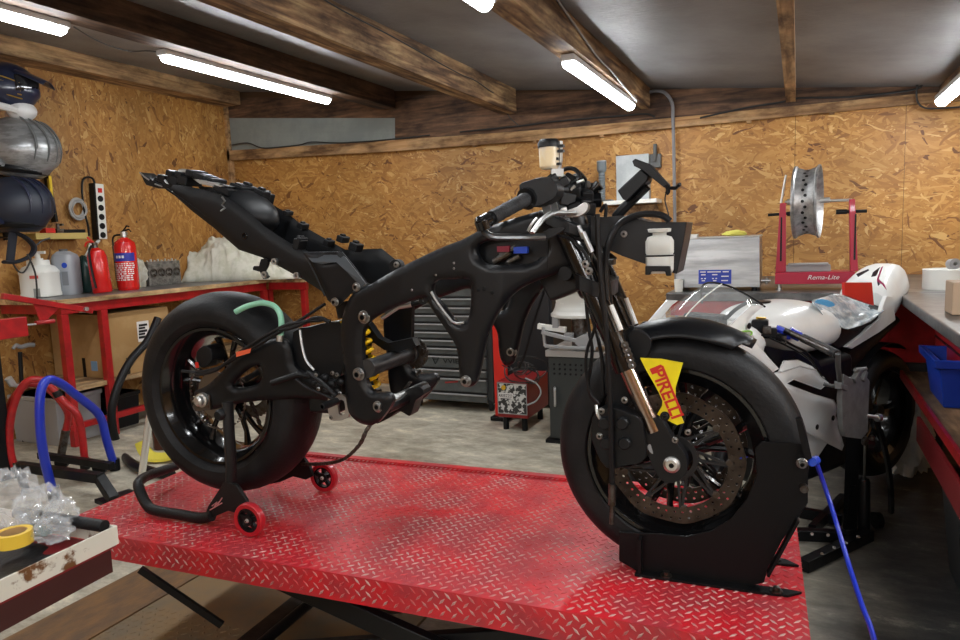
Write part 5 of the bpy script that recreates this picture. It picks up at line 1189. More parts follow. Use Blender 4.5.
# tubular stands: blue and red hoops
def hoop_stand(name, pts, foot, r, m, label, extra=None):
    f0, f1 = at(*foot[0], Z=0.02), at(*foot[1], Z=0.02); fr = fr_of(f0, f1)
    t = thing(name, label, 'paddock stand', V((f0.x+f1.x)/2, (f0.y+f1.y)/2, 0), fr.yaw)
    link('hoop', MB().tube(vcr([fr.at(x, y, 0) for x, y in pts], 4), r, 14), m, t)
    for f_ in (f0, f1): link('foot', MB().cyl(f_+V(0,0,-.018)-HF*.0, f_+V(0,0,.05), r*1.25), m_black, t)
    if extra: extra(t, fr)
    return t
hoop_stand('paddock_stand', [(54,496),(47,470),(42,445),(39.8,420),(40,398),(43,385),(50,379.5),(62.5,384.5),(76,395),(95,410),(102,421),(106,438),(111,455),(115,467)], [(54,496),(115,467)], .0235, m_blue, 'bright blue tubular stand hoop in front of the red one on the left')
def ex(t, fr):
    link('rear_hoop', MB().tube(vcr([fr.at(x, y, .12) for x, y in [(0,440),(3,420),(12,400),(22,388),(32,384),(46,388),(58,398),(68,414),(66,430),(62,455)]], 4), .02, 12), m_red, t)
    link('collar', MB().cyl(fr.at(56,391,0), fr.at(59,396.5,0), .026), m_black, t)
    link('strut', MB().cyl(fr.at(66,430,.12), fr.at(60,462,.12), .024), m_dsteel, t)
hoop_stand('paddock_stand', [(17,474),(11,455),(9.5,432),(12,412),(18,394),(25,383.5),(33,379.5),(44,381),(52,388),(64,402),(76,413),(81,428),(84,452),(85,466)], [(17,474),(85,466)], .0215, m_red, 'red tubular double stand hoop behind the blue one on the left', ex)
# black trolley base with chrome pole
pb = lambda x, y, z=.03: at(x, y, Z=z)
js = thing('trolley_jack', 'black steel jack base with a leaning chrome pole handle beside the lift', 'jack', pb(105,488,0))
link('side_beam', MB().bar(pb(17,466,.12), pb(101,478,.12), .05, .05).bar(pb(99,477,.12), pb(114,500,.03), .05, .05), m_black, js, bevel=.004)
link('far_beam', MB().bar(pb(40,455,.1), pb(112,466,.1), .04, .04), m_black, js, bevel=.004)
link('foot_plate', MB().bar(pb(99,503,.01), pb(134,492,.01), .10, .02), m_black, js)
for x, y in [(100,468),(62,462)]: link('caster', MB().lathe([(.0001,-.015),(.04,-.015),(.04,.015),(.0001,.015)], pb(x, y, .04), HF, 18), m_black, js)
for x, y in [(20,480)]: link('rear_leg', MB().bar(pb(19,468,.12), pb(26,492,.012), .04, .03), m_black, js)
pf = Frame(at(133,512,Z=.03), math.atan2(HR.y, HR.x))
link('pole_handle', MB().cyl(pf.at(140,488,0), pf.at(151,408,0), .017), mat('white_chrome', (.8,.8,.76), .25, .7), js)['label'] = 'chrome pole'
link('pole_socket', MB().tube([pf.at(140,486,0), pf.at(136,510,0)], [.022,.026], 12), m_black, js)
# ---- tool trolley corner in the near left
TZ = .74
A_ = at(3,578,Z=TZ); B_ = at(114,526,Z=TZ); tf = Frame((A_.x, A_.y, 0), math.atan2((B_-A_).y, (B_-A_).x)); Lt = (B_-A_).length
m_rustw = mat('chipped_white_enamel', (.62,.6,.52), .4, var=(.14,.06,.02), vscale=14, lo=.58, hi=.64, vdetail=6)
tr = thing('tool_trolley', 'rusty white-rimmed tool trolley tray in the lower left corner', 'tool trolley', tf.p(-.1,.15,0), tf.yaw)
W_ = .36; x0_ = -.30; D_ = .045
link('tray_floor', MB().fbox(tf, x0_, Lt, 0, W_, TZ-D_, TZ-D_+.004), mat('red_tray',(.2,.012,.015),.5), tr)
link('rim', MB().fbox(tf, x0_, Lt, -.004, 0, TZ-D_+.006, TZ).fbox(tf, x0_, Lt+.004, W_, W_+.004, TZ-D_+.006, TZ).fbox(tf, Lt, Lt+.004, -.004, W_, TZ-D_+.006, TZ).fbox(tf, x0_-.004, x0_, -.004, W_, TZ-D_+.006, TZ), m_rustw, tr, bevel=.0015)
link('side_panel', MB().fbox(tf, x0_, Lt-.01, .004, .012, TZ-D_-.05, TZ-D_), mat('dark_red_panel',(.05,.012,.01),.5), tr)
hd_ = link('push_handle', MB().tube([tf.p(Lt-.012,.012,TZ+.003), tf.p(Lt-.012,W_*.75,TZ+.003)], .0125, 14), m_rubber, tr)
for i_, (x, y) in enumerate([(Lt-.03,.03),(x0_+.03,.03),(Lt-.03,W_-.03),(x0_+.03,W_-.03)]): 
    if i_ in (1,3): link('leg', MB().fbox(tf, x-.012, x+.012, y-.012, y+.012, .06, TZ-D_), m_red, tr); link('caster', MB().lathe([(.0001,-.012),(.03,-.012),(.03,.012),(.0001,.012)], tf.p(x,y,.031), tf.y, 16), m_black, tr)
link('lower_shelf', MB().fbox(tf, x0_, x0_+.05, .02, W_-.02, .25, .27), m_red, tr)
fz = TZ-D_+.005
p = at(16, 552, Z=fz+.03); s = dep(p)
single('black_mat', MB().surf(lambda i, j: tf.p(-.25+(Lt+.20)*i, .03+.26*j, fz+.012+.012*math.sin(i*4+j*2)+.01*mnoise.noise(V(i*5,j*5,0))), 24, 12), m_rubber, 'floppy black rubber mat lying in the trolley tray', 'mat', solid=.006)
p = at(14, 538, Z=fz+.045); s = dep(p); r = 17*s
tp = thing('tape_roll', 'roll of yellow tape lying in the trolley tray', 'tape', p-ZV*.01)
link('tape', MB().lathe([(r*.72,0),(r,0),(r,.026),(r*.72,.026),(r*.72,0)], p-ZV*.012, ZV, 40), mat('tape_yellow',(.75,.5,.05),.4), tp)
link('core', MB().lathe([(r*.66,0.001),(r*.72,0.001),(r*.72,.025),(r*.66,.025),(r*.66,0.001)], p-ZV*.012, ZV, 40), m_card, tp)
m_film = mat('clear_film', (.8,.83,.85), .08, trans=.0, alpha=.17, spec=1.0)
mb = MB(); rr = random.Random(11)
for k, (x, y, z, rx, rz) in enumerate([(14,500,.10,24,30),(40,505,.08,22,18),(60,515,.06,16,16),(52,530,.05,18,12)]):
    p = at(x, y, Z=fz+z); s = dep(p); crump(mb, p, rx*s, rx*s*.8, rz*s, 20+k, .36, 34, fr=8, base=False)
single('plastic_wrap', mb, m_film, 'heap of crumpled clear plastic film in the trolley tray', 'plastic film', smooth=0)
p = at(38, 531, Z=fz+.03); single('green_cloth', crump(MB(), p, .03, .02, .012, 4, .3, 20), mat('dark_green',(.01,.06,.035),.5), 'small dark green pad under the plastic film', 'pad')
# ================================================================ MIDDLE BACKGROUND
# tool cabinet on casters
c0 = at(413,402,Y=4.66); c1 = at(493,402,Y=4.66); X0, X1 = c0.x, c1.x-.0; ztop = at(450,279,Y=4.66).z; zb_ = at(455,402,Y=4.66).z
tc_ = thing('tool_cabinet', 'grey roller tool cabinet with many drawers seen through the motorcycle frame', 'tool cabinet', ((X0+X1)/2, 4.9, 0))
m_cab = mat('cabinet_grey', (.095,.108,.108), .4, var=(.06,.067,.068), vscale=4)
m_cabd = mat('cabinet_dark', (.03,.032,.034), .45)
link('body', MB().bb(X0-.02, X1, 4.68, 5.12, zb_, ztop), m_cabd, tc_, bevel=.008)
link('top_tray', MB().bb(X0-.03, X1+.01, 4.66, 5.13, ztop, ztop+.035), m_cabd, tc_, bevel=.01)
Yd = 4.66
ys_ = [285,297,306,314,322.5,331,339,347,355,368.5,377,392,401.5]
for a_, b_ in zip(ys_[:-1], ys_[1:]):
    za = at(455,a_,Y=Yd).z-.004; zb2 = at(455,b_,Y=Yd).z+.004
    d = link('drawer', MB().bb(X0, X1-.045, Yd, Yd+.03, zb2, za-.012), m_cab, tc_, bevel=.003)
    link('handle', MB().bb(X0+.005, X1-.05, Yd-.014, Yd+.004, za-.018, za-.008), m_lgrey, d, bevel=.002)
w_ = text('VVIEN', .05, at(443,363,Y=Yd-.003), V(1,0,0), ZV, m_black, 'lettering', tc_, .001, sx=1.4)
link('emblem', MB().bar(at(432.5,357.5,Y=Yd-.003), at(435.5,364,Y=Yd-.003), .004,.008, V(0,1,0)).bar(at(439,357,Y=Yd-.003), at(435.5,364,Y=Yd-.003), .004,.008, V(0,1,0)).bar(at(434,359,Y=Yd-.003), at(437.5,359,Y=Yd-.003), .004,.006, V(0,1,0)), m_black, tc_)
link('red_badge', MB().bar(at(445,382.5,Y=Yd-.003), at(458,381.5,Y=Yd-.003), .003,.012), mat('dull_red',(.3,.03,.03),.5), tc_)
for x in (X0+.02, X1-.04):
    for y in (4.73, 5.06):
        w_ = link('caster', MB().lathe([(.0001,-.018),(.055,-.018),(.06,-.012),(.06,.012),(.055,.018),(.0001,.018)], (x,y,.06), V(1,.3,0), 24), m_rubber, tc_)
        link('caster_fork', MB().box((x,y,.12),(.06,.09,.012)).box((x-.026,y,.09),(.004,.055,.07)).box((x+.026,y,.09),(.004,.055,.07)), m_whitep, w_)
        link('swivel_post', MB().cyl((x,y,.11),(x,y,zb_+.002),.02), m_steel, tc_)
# push handle post at the left of the cabinet
# red upright and battery charger box
a_ = at(491,308,Y=4.5); b_ = at(505,374,Y=4.5)
rp = thing('floor_jack', 'bright red upright jack body beside the grey tool cabinet', 'jack', (a_.x+.05, 4.6, 0))
link('upright', MB().bb(a_.x, b_.x, 4.5, 4.56, .02, at(498,311,Y=4.5).z), m_redl, rp, bevel=.01)
link('side_lettering', MB().bb(b_.x+.001, b_.x+.004, 4.50, 4.53, at(505,345,Y=4.5).z, at(505,322,Y=4.5).z), m_white, rp)
link('foot', MB().bb(a_.x-.02, b_.x+.02, 4.46, 4.62, 0, .03), m_black, rp, bevel=.005)
Yc = 4.25; x0 = at(497,400,Y=Yc).x; x1 = at(527,400,Y=Yc).x; z1 = at(512,382,Y=Yc).z; z0 = max(.03, at(512,418,Y=Yc).z)
ch = thing('battery_charger', 'red battery charger box with a patterned front panel and tangled leads', 'battery charger', ((x0+x1)/2, Yc+.2, 0))
link('case', MB().bb(x0, x1+.005, Yc, Yc+.42, z0, z1+.0), mat('dark_red_case',(.22,.012,.012),.4), ch, bevel=.008)
fp = link('front_panel', MB().bb(x0+.01, x1, Yc-.006, Yc, z0+.03, z1-.01), mat('speckled_panel',(.03,.03,.03),.35,var=(.6,.6,.58),vscale=26,lo=.5,hi=.54,vdetail=3), ch)
link('panel_frame', MB().tube([V(x0+.01,Yc-.007,z0+.03),V(x1,Yc-.007,z0+.03),V(x1,Yc-.007,z1-.01),V(x0+.01,Yc-.007,z1-.01)], .004, 6, closed=True), m_lgrey, fp)
zz = z0+(z1-z0)*.62; link('name_plate', MB().bb(x0+.015, x0+.12, Yc-.010, Yc-.006, zz-.018, zz+.018), m_print, fp)
text('AREEZZO', .03, (x0+.018, Yc-.0115, zz-.01), V(1,0,0), ZV, m_black, 'lettering', fp, .0006, sx=.75)
link('yellow_dial', MB().lathe([(.0001,0),(.016,0),(.016,.008),(.0001,.008)], (x0+.055,Yc-.006,zz+.055), -V(0,1,0), 16), mat('amber',(.6,.35,.02),.4), fp)
for x in (x0+.04, x1-.04):
    for y in (Yc+.05, Yc+.36): link('foot', MB().cyl((x,y,0),(x,y,z0+.002),.02), m_black, ch)
mb = MB(); rr = random.Random(9); c = V((x0+x1)/2+.05, Yc+.05, z1+.06)
def tangle(i):
    a = rr.uniform(0,6.28); R0 = rr.uniform(.06,.15); tx = rr.uniform(-.05,.1); tz = rr.uniform(-.03,.05); al = rr.uniform(.4,1)
    return [c+V(tx+R0*math.cos(a+k*.45), -.03+.06*math.sin(k*.7+i), tz+R0*al*math.sin(a+k*.45)) for k in range(int(rr.uniform(7,14)))]
for i in range(8): mb.tube(vcr([V(q_.x, q_.y, max(q_.z, z1+.008)) if abs(q_.x-(x0+x1)/2) < .1 else q_ for q_ in tangle(i)], 3), .0045, 5)
link('leads', mb, m_cable, ch)
cable('electric_cable', [at(525,378,Y=Yc-.05),at(536,383,Y=Yc-.05),at(541,392,Y=Yc-.05),at(536,401,Y=Yc-.05),at(527,405,Y=Yc-.05)], .006, m_lgrey, 'grey cable loop hanging off the battery charger')
# big dark locker behind
Yl = 4.9; x0 = at(504,300,Y=Yl).x; x1 = at(552,300,Y=Yl).x; z1 = at(530,272,Y=Yl).z
lk_ = thing('steel_locker', 'tall dark steel locker standing behind the battery charger', 'locker', ((x0+x1)/2, 5.1, 0))
link('body', MB().bb(x0, x1, Yl, YB-.03, .03, z1), mat('locker_black',(.016,.017,.019),.45), lk_, bevel=.006)
link('door', MB().bb(x0+.02, x1-.02, Yl-.012, Yl, .08, z1-.03), mat('locker_door',(.02,.021,.023),.4), lk_, bevel=.004)
for x in (x0+.04,x1-.04): link('foot', MB().bb(x-.02,x+.02,Yl+.03,Yl+.07,0,.031), m_black, lk_)
# tyre machine with white rim on top
Ym = 4.1; x0 = at(549,400,Y=Ym).x; x1 = at(600,400,Y=Ym).x; z1 = at(575,357,Y=Ym).z
tm = thing('tyre_changer', 'dark grey tyre changing machine with white clamp arms behind the front wheel', 'tyre changer', ((x0+x1)/2, Ym+.2, 0))
link('body', MB().bb(x0, x1+.06, Ym, Ym+.42, .02, z1), mat('machine_grey',(.035,.04,.04),.45), tm, bevel=.01)
link('foot_plate', MB().bb(x0-.02, x1+.08, Ym-.03, Ym+.45, 0, .02), m_black, tm)
mb = MB()
for r_ in range(3):
    for k in range(6): mb.cyl(V(x0+.04+.035*k, Ym-.003, z1-.05-.03*r_), V(x0+.04+.035*k, Ym+.001, z1-.05-.03*r_), .007, n=8)
link('vent_holes', mb, m_black, tm)
link('side_handle', MB().tube(vcr([V(x0+.04,Ym,z1-.2),V(x0+.05,Ym-.03,z1-.21),V(x0+.05,Ym-.03,z1-.3),V(x0+.04,Ym,z1-.31)],3), .008, 8), m_silver, tm)
link('table', MB().bb(x0-.01, x1+.08, Ym-.02, Ym+.4, z1, z1+.04), m_silver, tm, bevel=.004)
qm = lambda x, y, Y=Ym+.05: at(x, y, Y=Y)
link('clamp_arm', MB().bar(qm(538,326), qm(566,330), .03, .035), m_whitep, tm, bevel=.003)
link('clamp_arm', MB().bar(qm(542,332,Ym-.0), qm(586,343,Ym), .03, .022), m_lgrey, tm, bevel=.003)
link('clamp_arm', MB().bar(qm(545,346,Ym-.04), qm(596,349,Ym-.04), .025, .018), m_lgrey, tm, bevel=.003)
link('clamp_rod', MB().cyl(qm(543,327,Ym+.02), qm(545,346,Ym+.02), .01), m_silver, tm)
link('clamp_slide', MB().box(qm(569,337), (.05,.05,.05)).box(qm(556,322),(.04,.04,.07)), m_lgrey, tm, bevel=.003)
link('turntable_post', MB().cyl(V(qm(575,340).x,Ym+.15,z1+.035), V(qm(575,340).x,Ym+.15,at(575,317,Y=Ym+.15).z), .05), m_dsteel, tm)
link('top_plate', MB().plate(cr([(576,338),(600,333),(604,345),(580,348)],2), lambda u, v: qm(u, v, Ym-.03), V(0,.2,0)), m_lgrey, tm)
rc_ = at(578,316,Y=Ym+.15); rt_ = at(578,287,Y=Ym+.15); s = dep(rc_); R_o = 27*s
hgt = rt_.z-rc_.z
rim_ = thing('bare_wheel', 'bare white wheel without tyre lying flat on the tyre changer', 'wheel', rc_)
link('barrel', MB().lathe([(R_o*.96,0),(R_o,.005),(R_o,.02),(R_o*.93,.03),(R_o*.84,.06),(R_o*.80,hgt*.5),(R_o*.84,hgt-.06),(R_o*.93,hgt-.03),(R_o,hgt-.02),(R_o,hgt-.005),(R_o*.97,hgt),(R_o*.93,hgt-.005),(R_o*.90,hgt-.04),(R_o*.76,hgt*.5),(R_o*.9,.04),(R_o*.96,0)], rc_, ZV, 56), mat('white_rim_paint',(.66,.66,.62),.35), rim_)
mb = MB()
for k in range(6): a = k*math.pi/3; mb.bar(rc_+ZV*hgt*.45, rc_+ZV*hgt*.5+V(math.cos(a)*R_o*.8, math.sin(a)*R_o*.8, 0), .03, .025)
link('spokes', mb, m_whitep, rim_); link('hub', MB().cyl(rc_+ZV*hgt*.2, rc_+ZV*hgt*.75, .05), m_whitep, rim_)
# ================================================================ BACK BENCH ON THE RIGHT
HZ = .95
yfb = at(720,293,Z=HZ).y; xl_ = at(668,292,Z=HZ).x; xrb = at(890,286,Z=HZ).x
def zinc():
    m = mat('worn_zinc_top', (.1,.1,.1), .33, .6, var=(.24,.235,.23), vscale=5, lo=.42, hi=.65, vdetail=7); return m
m_zinc = zinc()
bb_ = thing('workbench', 'metal-topped red workbench along the back wall under the wheel truing stand', 'workbench', ((xl_+xrb)/2, 4.9, 0))
link('worktop', MB().bb(xl_, xrb+.6, yfb, YB-.005, HZ-.045, HZ), m_zinc, bb_, bevel=.006)
link('apron', MB().bb(xl_+.02, xrb-.02, yfb+.03, yfb+.06, HZ-.13, HZ-.046), m_red, bb_, bevel=.003)
for x in (at(693,310,Y=yfb+.06).x, xrb-.06): link('leg', MB().bb(x-.025,x+.025,yfb+.06,yfb+.11,0,HZ-.046), m_dsteel if x < 0 else m_red, bb_, bevel=.003)
link('lower_panel', MB().bb(at(800,310,Y=yfb+.3).x, xrb+.5, yfb+.3, yfb+.33, .3, HZ-.046), m_red, bb_)
# long bench on the right
xr_ = at(960,335,Z=HZ).x; 
rb_ = thing('workbench', 'long zinc-topped bench running along the right wall with red drawers beneath', 'workbench', (xr_+.5, 3.2, 0))
link('worktop', MB().bb(xr_, XR-.005, 1.6, yfb-.003, HZ-.045, HZ), m_zinc, rb_, bevel=.006)
for y in (2.2, 3.3): link('leg', MB().bb(XR-.12, XR-.06, y-.03, y+.03, 0, HZ-.046), m_black, rb_, bevel=.003)
zr0 = at(905,345,X=xr_+.12).z
link('drawer_unit', MB().bb(xr_+.12, XR-.02, 2.4, yfb-.3, zr0, HZ-.046), mat('deep_red',(.3,.008,.012),.4), rb_, bevel=.004)
for k in range(2): link('drawer_gap', MB().bb(xr_+.114, xr_+.121, 2.42, yfb-.32, zr0+.09+.1*k, zr0+.096+.1*k), m_black, rb_)
# brown lower shelf with red edge
zs2 = at(930,425,X=xr_-.02).z
a_ = at(903,379,Z=zs2); b_ = at(960,440,Z=zs2)
lsh = thing('low_shelf', 'low brown board shelf with a red steel edge under the right bench', 'shelf', (xr_+.3, 3.0, 0))
xe_ = (a_.x+b_.x)/2
link('board', MB().bb(xe_, XR-.03, 1.7, a_.y+.2, zs2-.02, zs2), wood('brown_board',(.12,.07,.035),(.22,.14,.07),(.3,.2,.11),'y'), lsh)
link('edge_rail', MB().bb(xe_-.012, xe_, 1.7, a_.y+.2, zs2-.032, zs2+.004), m_red, lsh)
link('front_panel', MB().bb(xe_-.02, xe_-.008, 1.7, at(922,437,X=xe_).y, zs2-.17, zs2-.07), mat('dull_dark_red',(.2,.008,.012),.5), lsh)
for y in (1.8, 2.6): link('support', MB().bb(xe_+.05, xe_+.1, y, y+.05, 0, zs2-.02), m_black, lsh)
for k, y in enumerate((2.0, 2.35, 2.7)): single('storage_bin', MB().hexa([(xe_+.06,y,0.001),(XR-.3,y,.001),(XR-.3,y+.26,.001),(xe_+.06,y+.26,.001),(xe_+.02,y-.02,zs2-.18),(XR-.26,y-.02,zs2-.18),(XR-.26,y+.28,zs2-.18),(xe_+.02,y+.28,zs2-.18)]), m_cabd, ['dark storage bin under the low shelf, nearest the viewer','dark storage bin under the low shelf, the middle one','dark storage bin under the low shelf, farthest of the row'][k], 'storage bin', group='dark bins under the low shelf', bevel=.01)
# blue tub
p = at(946,400,Z=zs2); s = dep(p)
p0_ = at(931,396,Z=zs2); xt = p0_.x+.0; yt = p0_.y; hb = at(928,346,X=xt).z-zs2
tub = thing('plastic_tub', 'blue plastic tub on the low shelf at the right edge', 'tub', (xt+.16, yt-.02, zs2))
def tub_ring(e, z): return [V(xt-e, yt-.22-e, zs2+z), V(xt+.34+e, yt-.22-e, zs2+z), V(xt+.34+e, yt+.1+e, zs2+z), V(xt-e, yt+.1+e, zs2+z)]
link('tub_body', MB().loft([tub_ring(-.01,.002), tub_ring(.015,hb), tub_ring(.008,hb), tub_ring(-.016,.008)]), m_bluep, tub, bevel=.008)
link('tub_rim', MB().loft([tub_ring(.018,hb-.035), tub_ring(.03,hb-.03), tub_ring(.032,hb), tub_ring(.018,hb+.001), tub_ring(.014,hb-.01)], cap=False), m_bluep, tub, bevel=.003)
# yellow case and dark crates under the corner
single('yellow_case', MB().box(at(880,351,Y=4.35)+V(0,.1,-.02), (.13,.2,.05)), mat('case_yellow',(.75,.5,.03),.45), 'yellow plastic case lid under the corner of the right bench', 'case', bevel=.01)
p = at(880,362,Y=4.35); single('black_crate', MB().bb(p.x-.12, xe_+.25, 4.3, 4.75, 0.001, p.z+.01), m_cabd, 'black crate beneath the yellow case in the bench corner', 'crate', bevel=.008)
# items on the back bench ------------------------------------------------
# ultrasonic cleaner
yu = yfb+.12; a_ = at(675,285,Y=yu); b_ = at(760,285,Y=yu); zt2 = at(720,238,Y=yu).z
uc = thing('ultrasonic_cleaner', 'brushed steel tank with a blue control label on the back bench', 'ultrasonic cleaner', ((a_.x+b_.x)/2, yu+.15, HZ))
m_brush = mat('brushed_steel', (.36,.36,.355), .32, .9, var=(.27,.27,.27), vscale=3, vstretch=(1,1,8), rvar=.1)
link('tank', MB().loft([[V(a_.x,yu,HZ+.02),V(b_.x,yu,HZ+.02),V(b_.x,yu+.3,HZ+.02),V(a_.x,yu+.3,HZ+.02)],[V(a_.x+.02,yu+.03,zt2),V(b_.x-.005,yu+.03,zt2),V(b_.x-.005,yu+.3,zt2),V(a_.x+.02,yu+.3,zt2)]]), m_brush, uc, bevel=.003)
link('tank_rim', MB().bb(a_.x+.015, b_.x, yu+.025, yu+.305, zt2, zt2+.008), m_steel, uc, bevel=.002)
for x in (a_.x+.03, b_.x-.03):
    for y in (yu+.03, yu+.27): link('foot', MB().cyl((x,y,HZ),(x,y,HZ+.021),.015), m_black, uc)
l0 = at(698.5,284,Y=yu+.003); l1 = at(731.5,269.5,Y=yu+.012)
lbx = link('control_label', MB().hexa([(l0.x,yu+.000,l0.z),(l1.x,yu+.000,l0.z),(l1.x,yu+.004,l0.z),(l0.x,yu+.004,l0.z),(l0.x,yu+.008,l1.z),(l1.x,yu+.008,l1.z),(l1.x,yu+.014,l1.z),(l0.x,yu+.014,l1.z)]), mat('label_blue2',(.015,.04,.35),.4), uc)
mb = MB(); zz0 = l0.z; hL = l1.z-l0.z; wL = l1.x-l0.x
for r_, segs in [(.82,[(.05,.22),(.27,.68),(.74,.92)]),(.62,[(.08,.22),(.42,.58)]),(.5,[(.7,.92)]),(.35,[(.08,.13),(.18,.23),(.42,.47),(.52,.57)]),(.2,[(.1,.2),(.45,.55),(.7,.9)])]:
    for u0_, u1_ in segs: yy2 = yu-.001+.008*r_; mb.bb(l0.x+wL*u0_, l0.x+wL*u1_, yy2-.0005, yy2+.001, zz0+hL*r_, zz0+hL*(r_+.07))
link('label_print', mb, m_print, lbx, smooth=0)
link('drain_tap', MB().cyl((b_.x,yu+.1,HZ+.05),(b_.x+.05,yu+.1,HZ+.05),.01).cyl((b_.x+.03,yu+.1,HZ+.03),(b_.x+.03,yu+.1,HZ+.07),.008), m_steel, uc)
p = V(at(735,236,Y=yu+.1).x, yu+.1, zt2+.008)
single('yellow_sponge', crump(MB(), p+ZV*.013, .065, .04, .018, 5, .2, 20), mat('sponge_yellow',(.65,.6,.12),.9,bump=.5,bscale=60), 'pale yellow sponge on top of the steel tank', 'sponge', smooth=60)
p = V(at(693,236,Y=yu+.1).x, yu+.1, zt2+.008)
single('parts_tin', MB().bb(p.x-.04,p.x+.03,p.y-.03,p.y+.03,p.z,p.z+.018), m_steel, 'shallow metal tin on the left of the steel tank top', 'tin', bevel=.003)
p = at(679,287,Y=yu-.02); single('white_beaker', MB().lathe([(.0001,0),(.022,0),(.026,.07),(.022,.07),(.02,.005),(.0001,.005)], (p.x-.0,yu-.03,HZ+.001), ZV, 20), m_whitep, 'small white beaker in front of the left end of the steel tank', 'beaker')
# wheel truing stand
yt_ = yfb+.16; a_ = at(775,283,Y=yt_); b_ = at(855,283,Y=yt_)
ts = thing('wheel_truing_stand', 'red wheel balancing stand with two slotted posts on the back bench', 'truing stand', ((a_.x+b_.x)/2, yt_+.06, HZ))
zt3 = at(815,272,Y=yt_).z; zb3 = at(815,284,Y=yt_).z
m_tr = mat('raspberry_red', (.42,.01,.04), .35, coat=.2)
link('base_beam', MB().bb(a_.x, b_.x, yt_, yt_+.16, zb3, zt3), m_tr, ts, bevel=.003)
for x in (a_.x+.02, b_.x-.02):
    for y in (yt_+.02, yt_+.14): link('levelling_foot', MB().cyl((x,y,HZ),(x,y,zb3+.002),.008).cyl((x,y,HZ),(x,y,HZ+.008),.016), m_steel, ts)
for (xa, xb, ya, yb2), nm in [((775.5,785,200,275),0),((850,857,199,275),1)]:
    zt4 = at(782 if nm == 0 else 853, 203 if nm == 0 else 199, Y=yt_+.05).z; xa_, xb_ = at(xa,270,Y=yt_+.05).x, at(xb+1,270,Y=yt_+.05).x; xm = (xa_+xb_)/2
    xt0, xt1 = (at(780,203,Y=yt_+.05).x, at(786,203,Y=yt_+.05).x) if nm == 0 else (at(849,199,Y=yt_+.05).x, at(855,199,Y=yt_+.05).x)
    po = link('post', MB().hexa([(xa_,yt_+.03,zt3),(xb_,yt_+.03,zt3),(xb_,yt_+.10,zt3),(xa_,yt_+.10,zt3),(xt0,yt_+.04,zt4),(xt1,yt_+.04,zt4),(xt1,yt_+.08,zt4),(xt0,yt_+.08,zt4)]), m_tr, ts, bevel=.003)
    link('slot', MB().hexa([(xm-.005,yt_+.028,zt3+.06),(xm+.005,yt_+.028,zt3+.06),(xm+.005,yt_+.036,zt3+.06),(xm-.005,yt_+.036,zt3+.06),(xm-.003,yt_+.034,zt3+.3),(xm+.005,yt_+.034,zt3+.3),(xm+.005,yt_+.042,zt3+.3),(xm-.003,yt_+.042,zt3+.3)]), m_black, po)
text('Rema-Lite', .034, at(807,279.5,Y=yt_-.001), V(1,0,0), ZV, m_print, 'lettering', ts, .0008, shear=.3, sx=1.1)
sh_ = at(818,200.5,Y=yt_+.06)
link('axle_shaft', MB().cyl(at(785,202,Y=yt_+.06), at(852,200,Y=yt_+.06), .007).cyl(at(820,200.5,Y=yt_+.06), at(830,200,Y=yt_+.06), .014).cyl(at(787,202,Y=yt_+.06), at(797,201.5,Y=yt_+.06), .016), m_steel, ts)
link('side_knob', MB().cyl(at(768,215,Y=yt_+.06), at(797,213,Y=yt_+.06), .008).cyl(at(787,214,Y=yt_+.06), at(797,213,Y=yt_+.06), .012), m_black, ts)
link('side_knob', MB().cyl(at(836,212,Y=yt_+.06), at(867,211,Y=yt_+.06), .009).cyl(at(836,212,Y=yt_+.06), at(847,211.6,Y=yt_+.06), .013), m_black, ts)
link('pointer_rod', MB().cyl(at(781,203,Y=yt_+.05), at(786,175,Y=yt_+.05), .006), m_steel, ts)
c = at(807.5,202,Y=yt_+.06); s = dep(c); Ro = 36*s; hw = 11.5*s
rm = thing('bare_wheel', 'drilled grey alloy wheel seen edge-on, hanging between the red posts', 'wheel', c-ZV*Ro)
axr = V(1,-.12,0).normalized()
pr = [(Ro,-hw),(Ro,-hw*.85),(Ro*.94,-hw*.72),(Ro*.91,-hw*.4),(Ro*.88,-hw*.2),(Ro*.88,hw*.2),(Ro*.91,hw*.4),(Ro*.94,hw*.72),(Ro,hw*.85),(Ro,hw),(Ro*.97,hw),(Ro*.90,hw*.6),(Ro*.85,0),(Ro*.90,-hw*.6),(Ro*.97,-hw),(Ro,-hw)]
link('barrel', MB().lathe(pr, c, axr, 64), mat('worn_alloy',(.5,.5,.5),.38,.8,var=(.3,.3,.3),vscale=22), rm)
mb = MB(); u_ = axr.cross(ZV).normalized()
for k in range(36):
    a = 2*math.pi*k/36; d_ = u_*math.cos(a)+ZV*math.sin(a); o_ = axr*(hw*.1*(1 if k % 2 else -1)); mb.cyl(c+d_*Ro*.875+o_, c+d_*Ro*.884+o_, .0085, n=8)
link('spoke_holes', mb, m_black, rm)
for k in range(3):
    a = 2*math.pi*k/3+.5; d_ = u_*math.cos(a)+ZV*math.sin(a); link('holding_arm', MB().cyl(c+d_*.01, c+d_*Ro*.86, .005), m_steel, rm)
p = at(812,268,Y=yt_+.08)
single('weights_tray', MB().bb(p.x-.13,p.x+.09,yt_+.03,yt_+.14,zt3+.001,zt3+.035).bb(p.x-.12,p.x+.08,yt_+.02,yt_+.12,zt3+.035,zt3+.045), [m_lgrey], 'grey flat tray of balance weights lying on the red stand base', 'tray', bevel=.002)
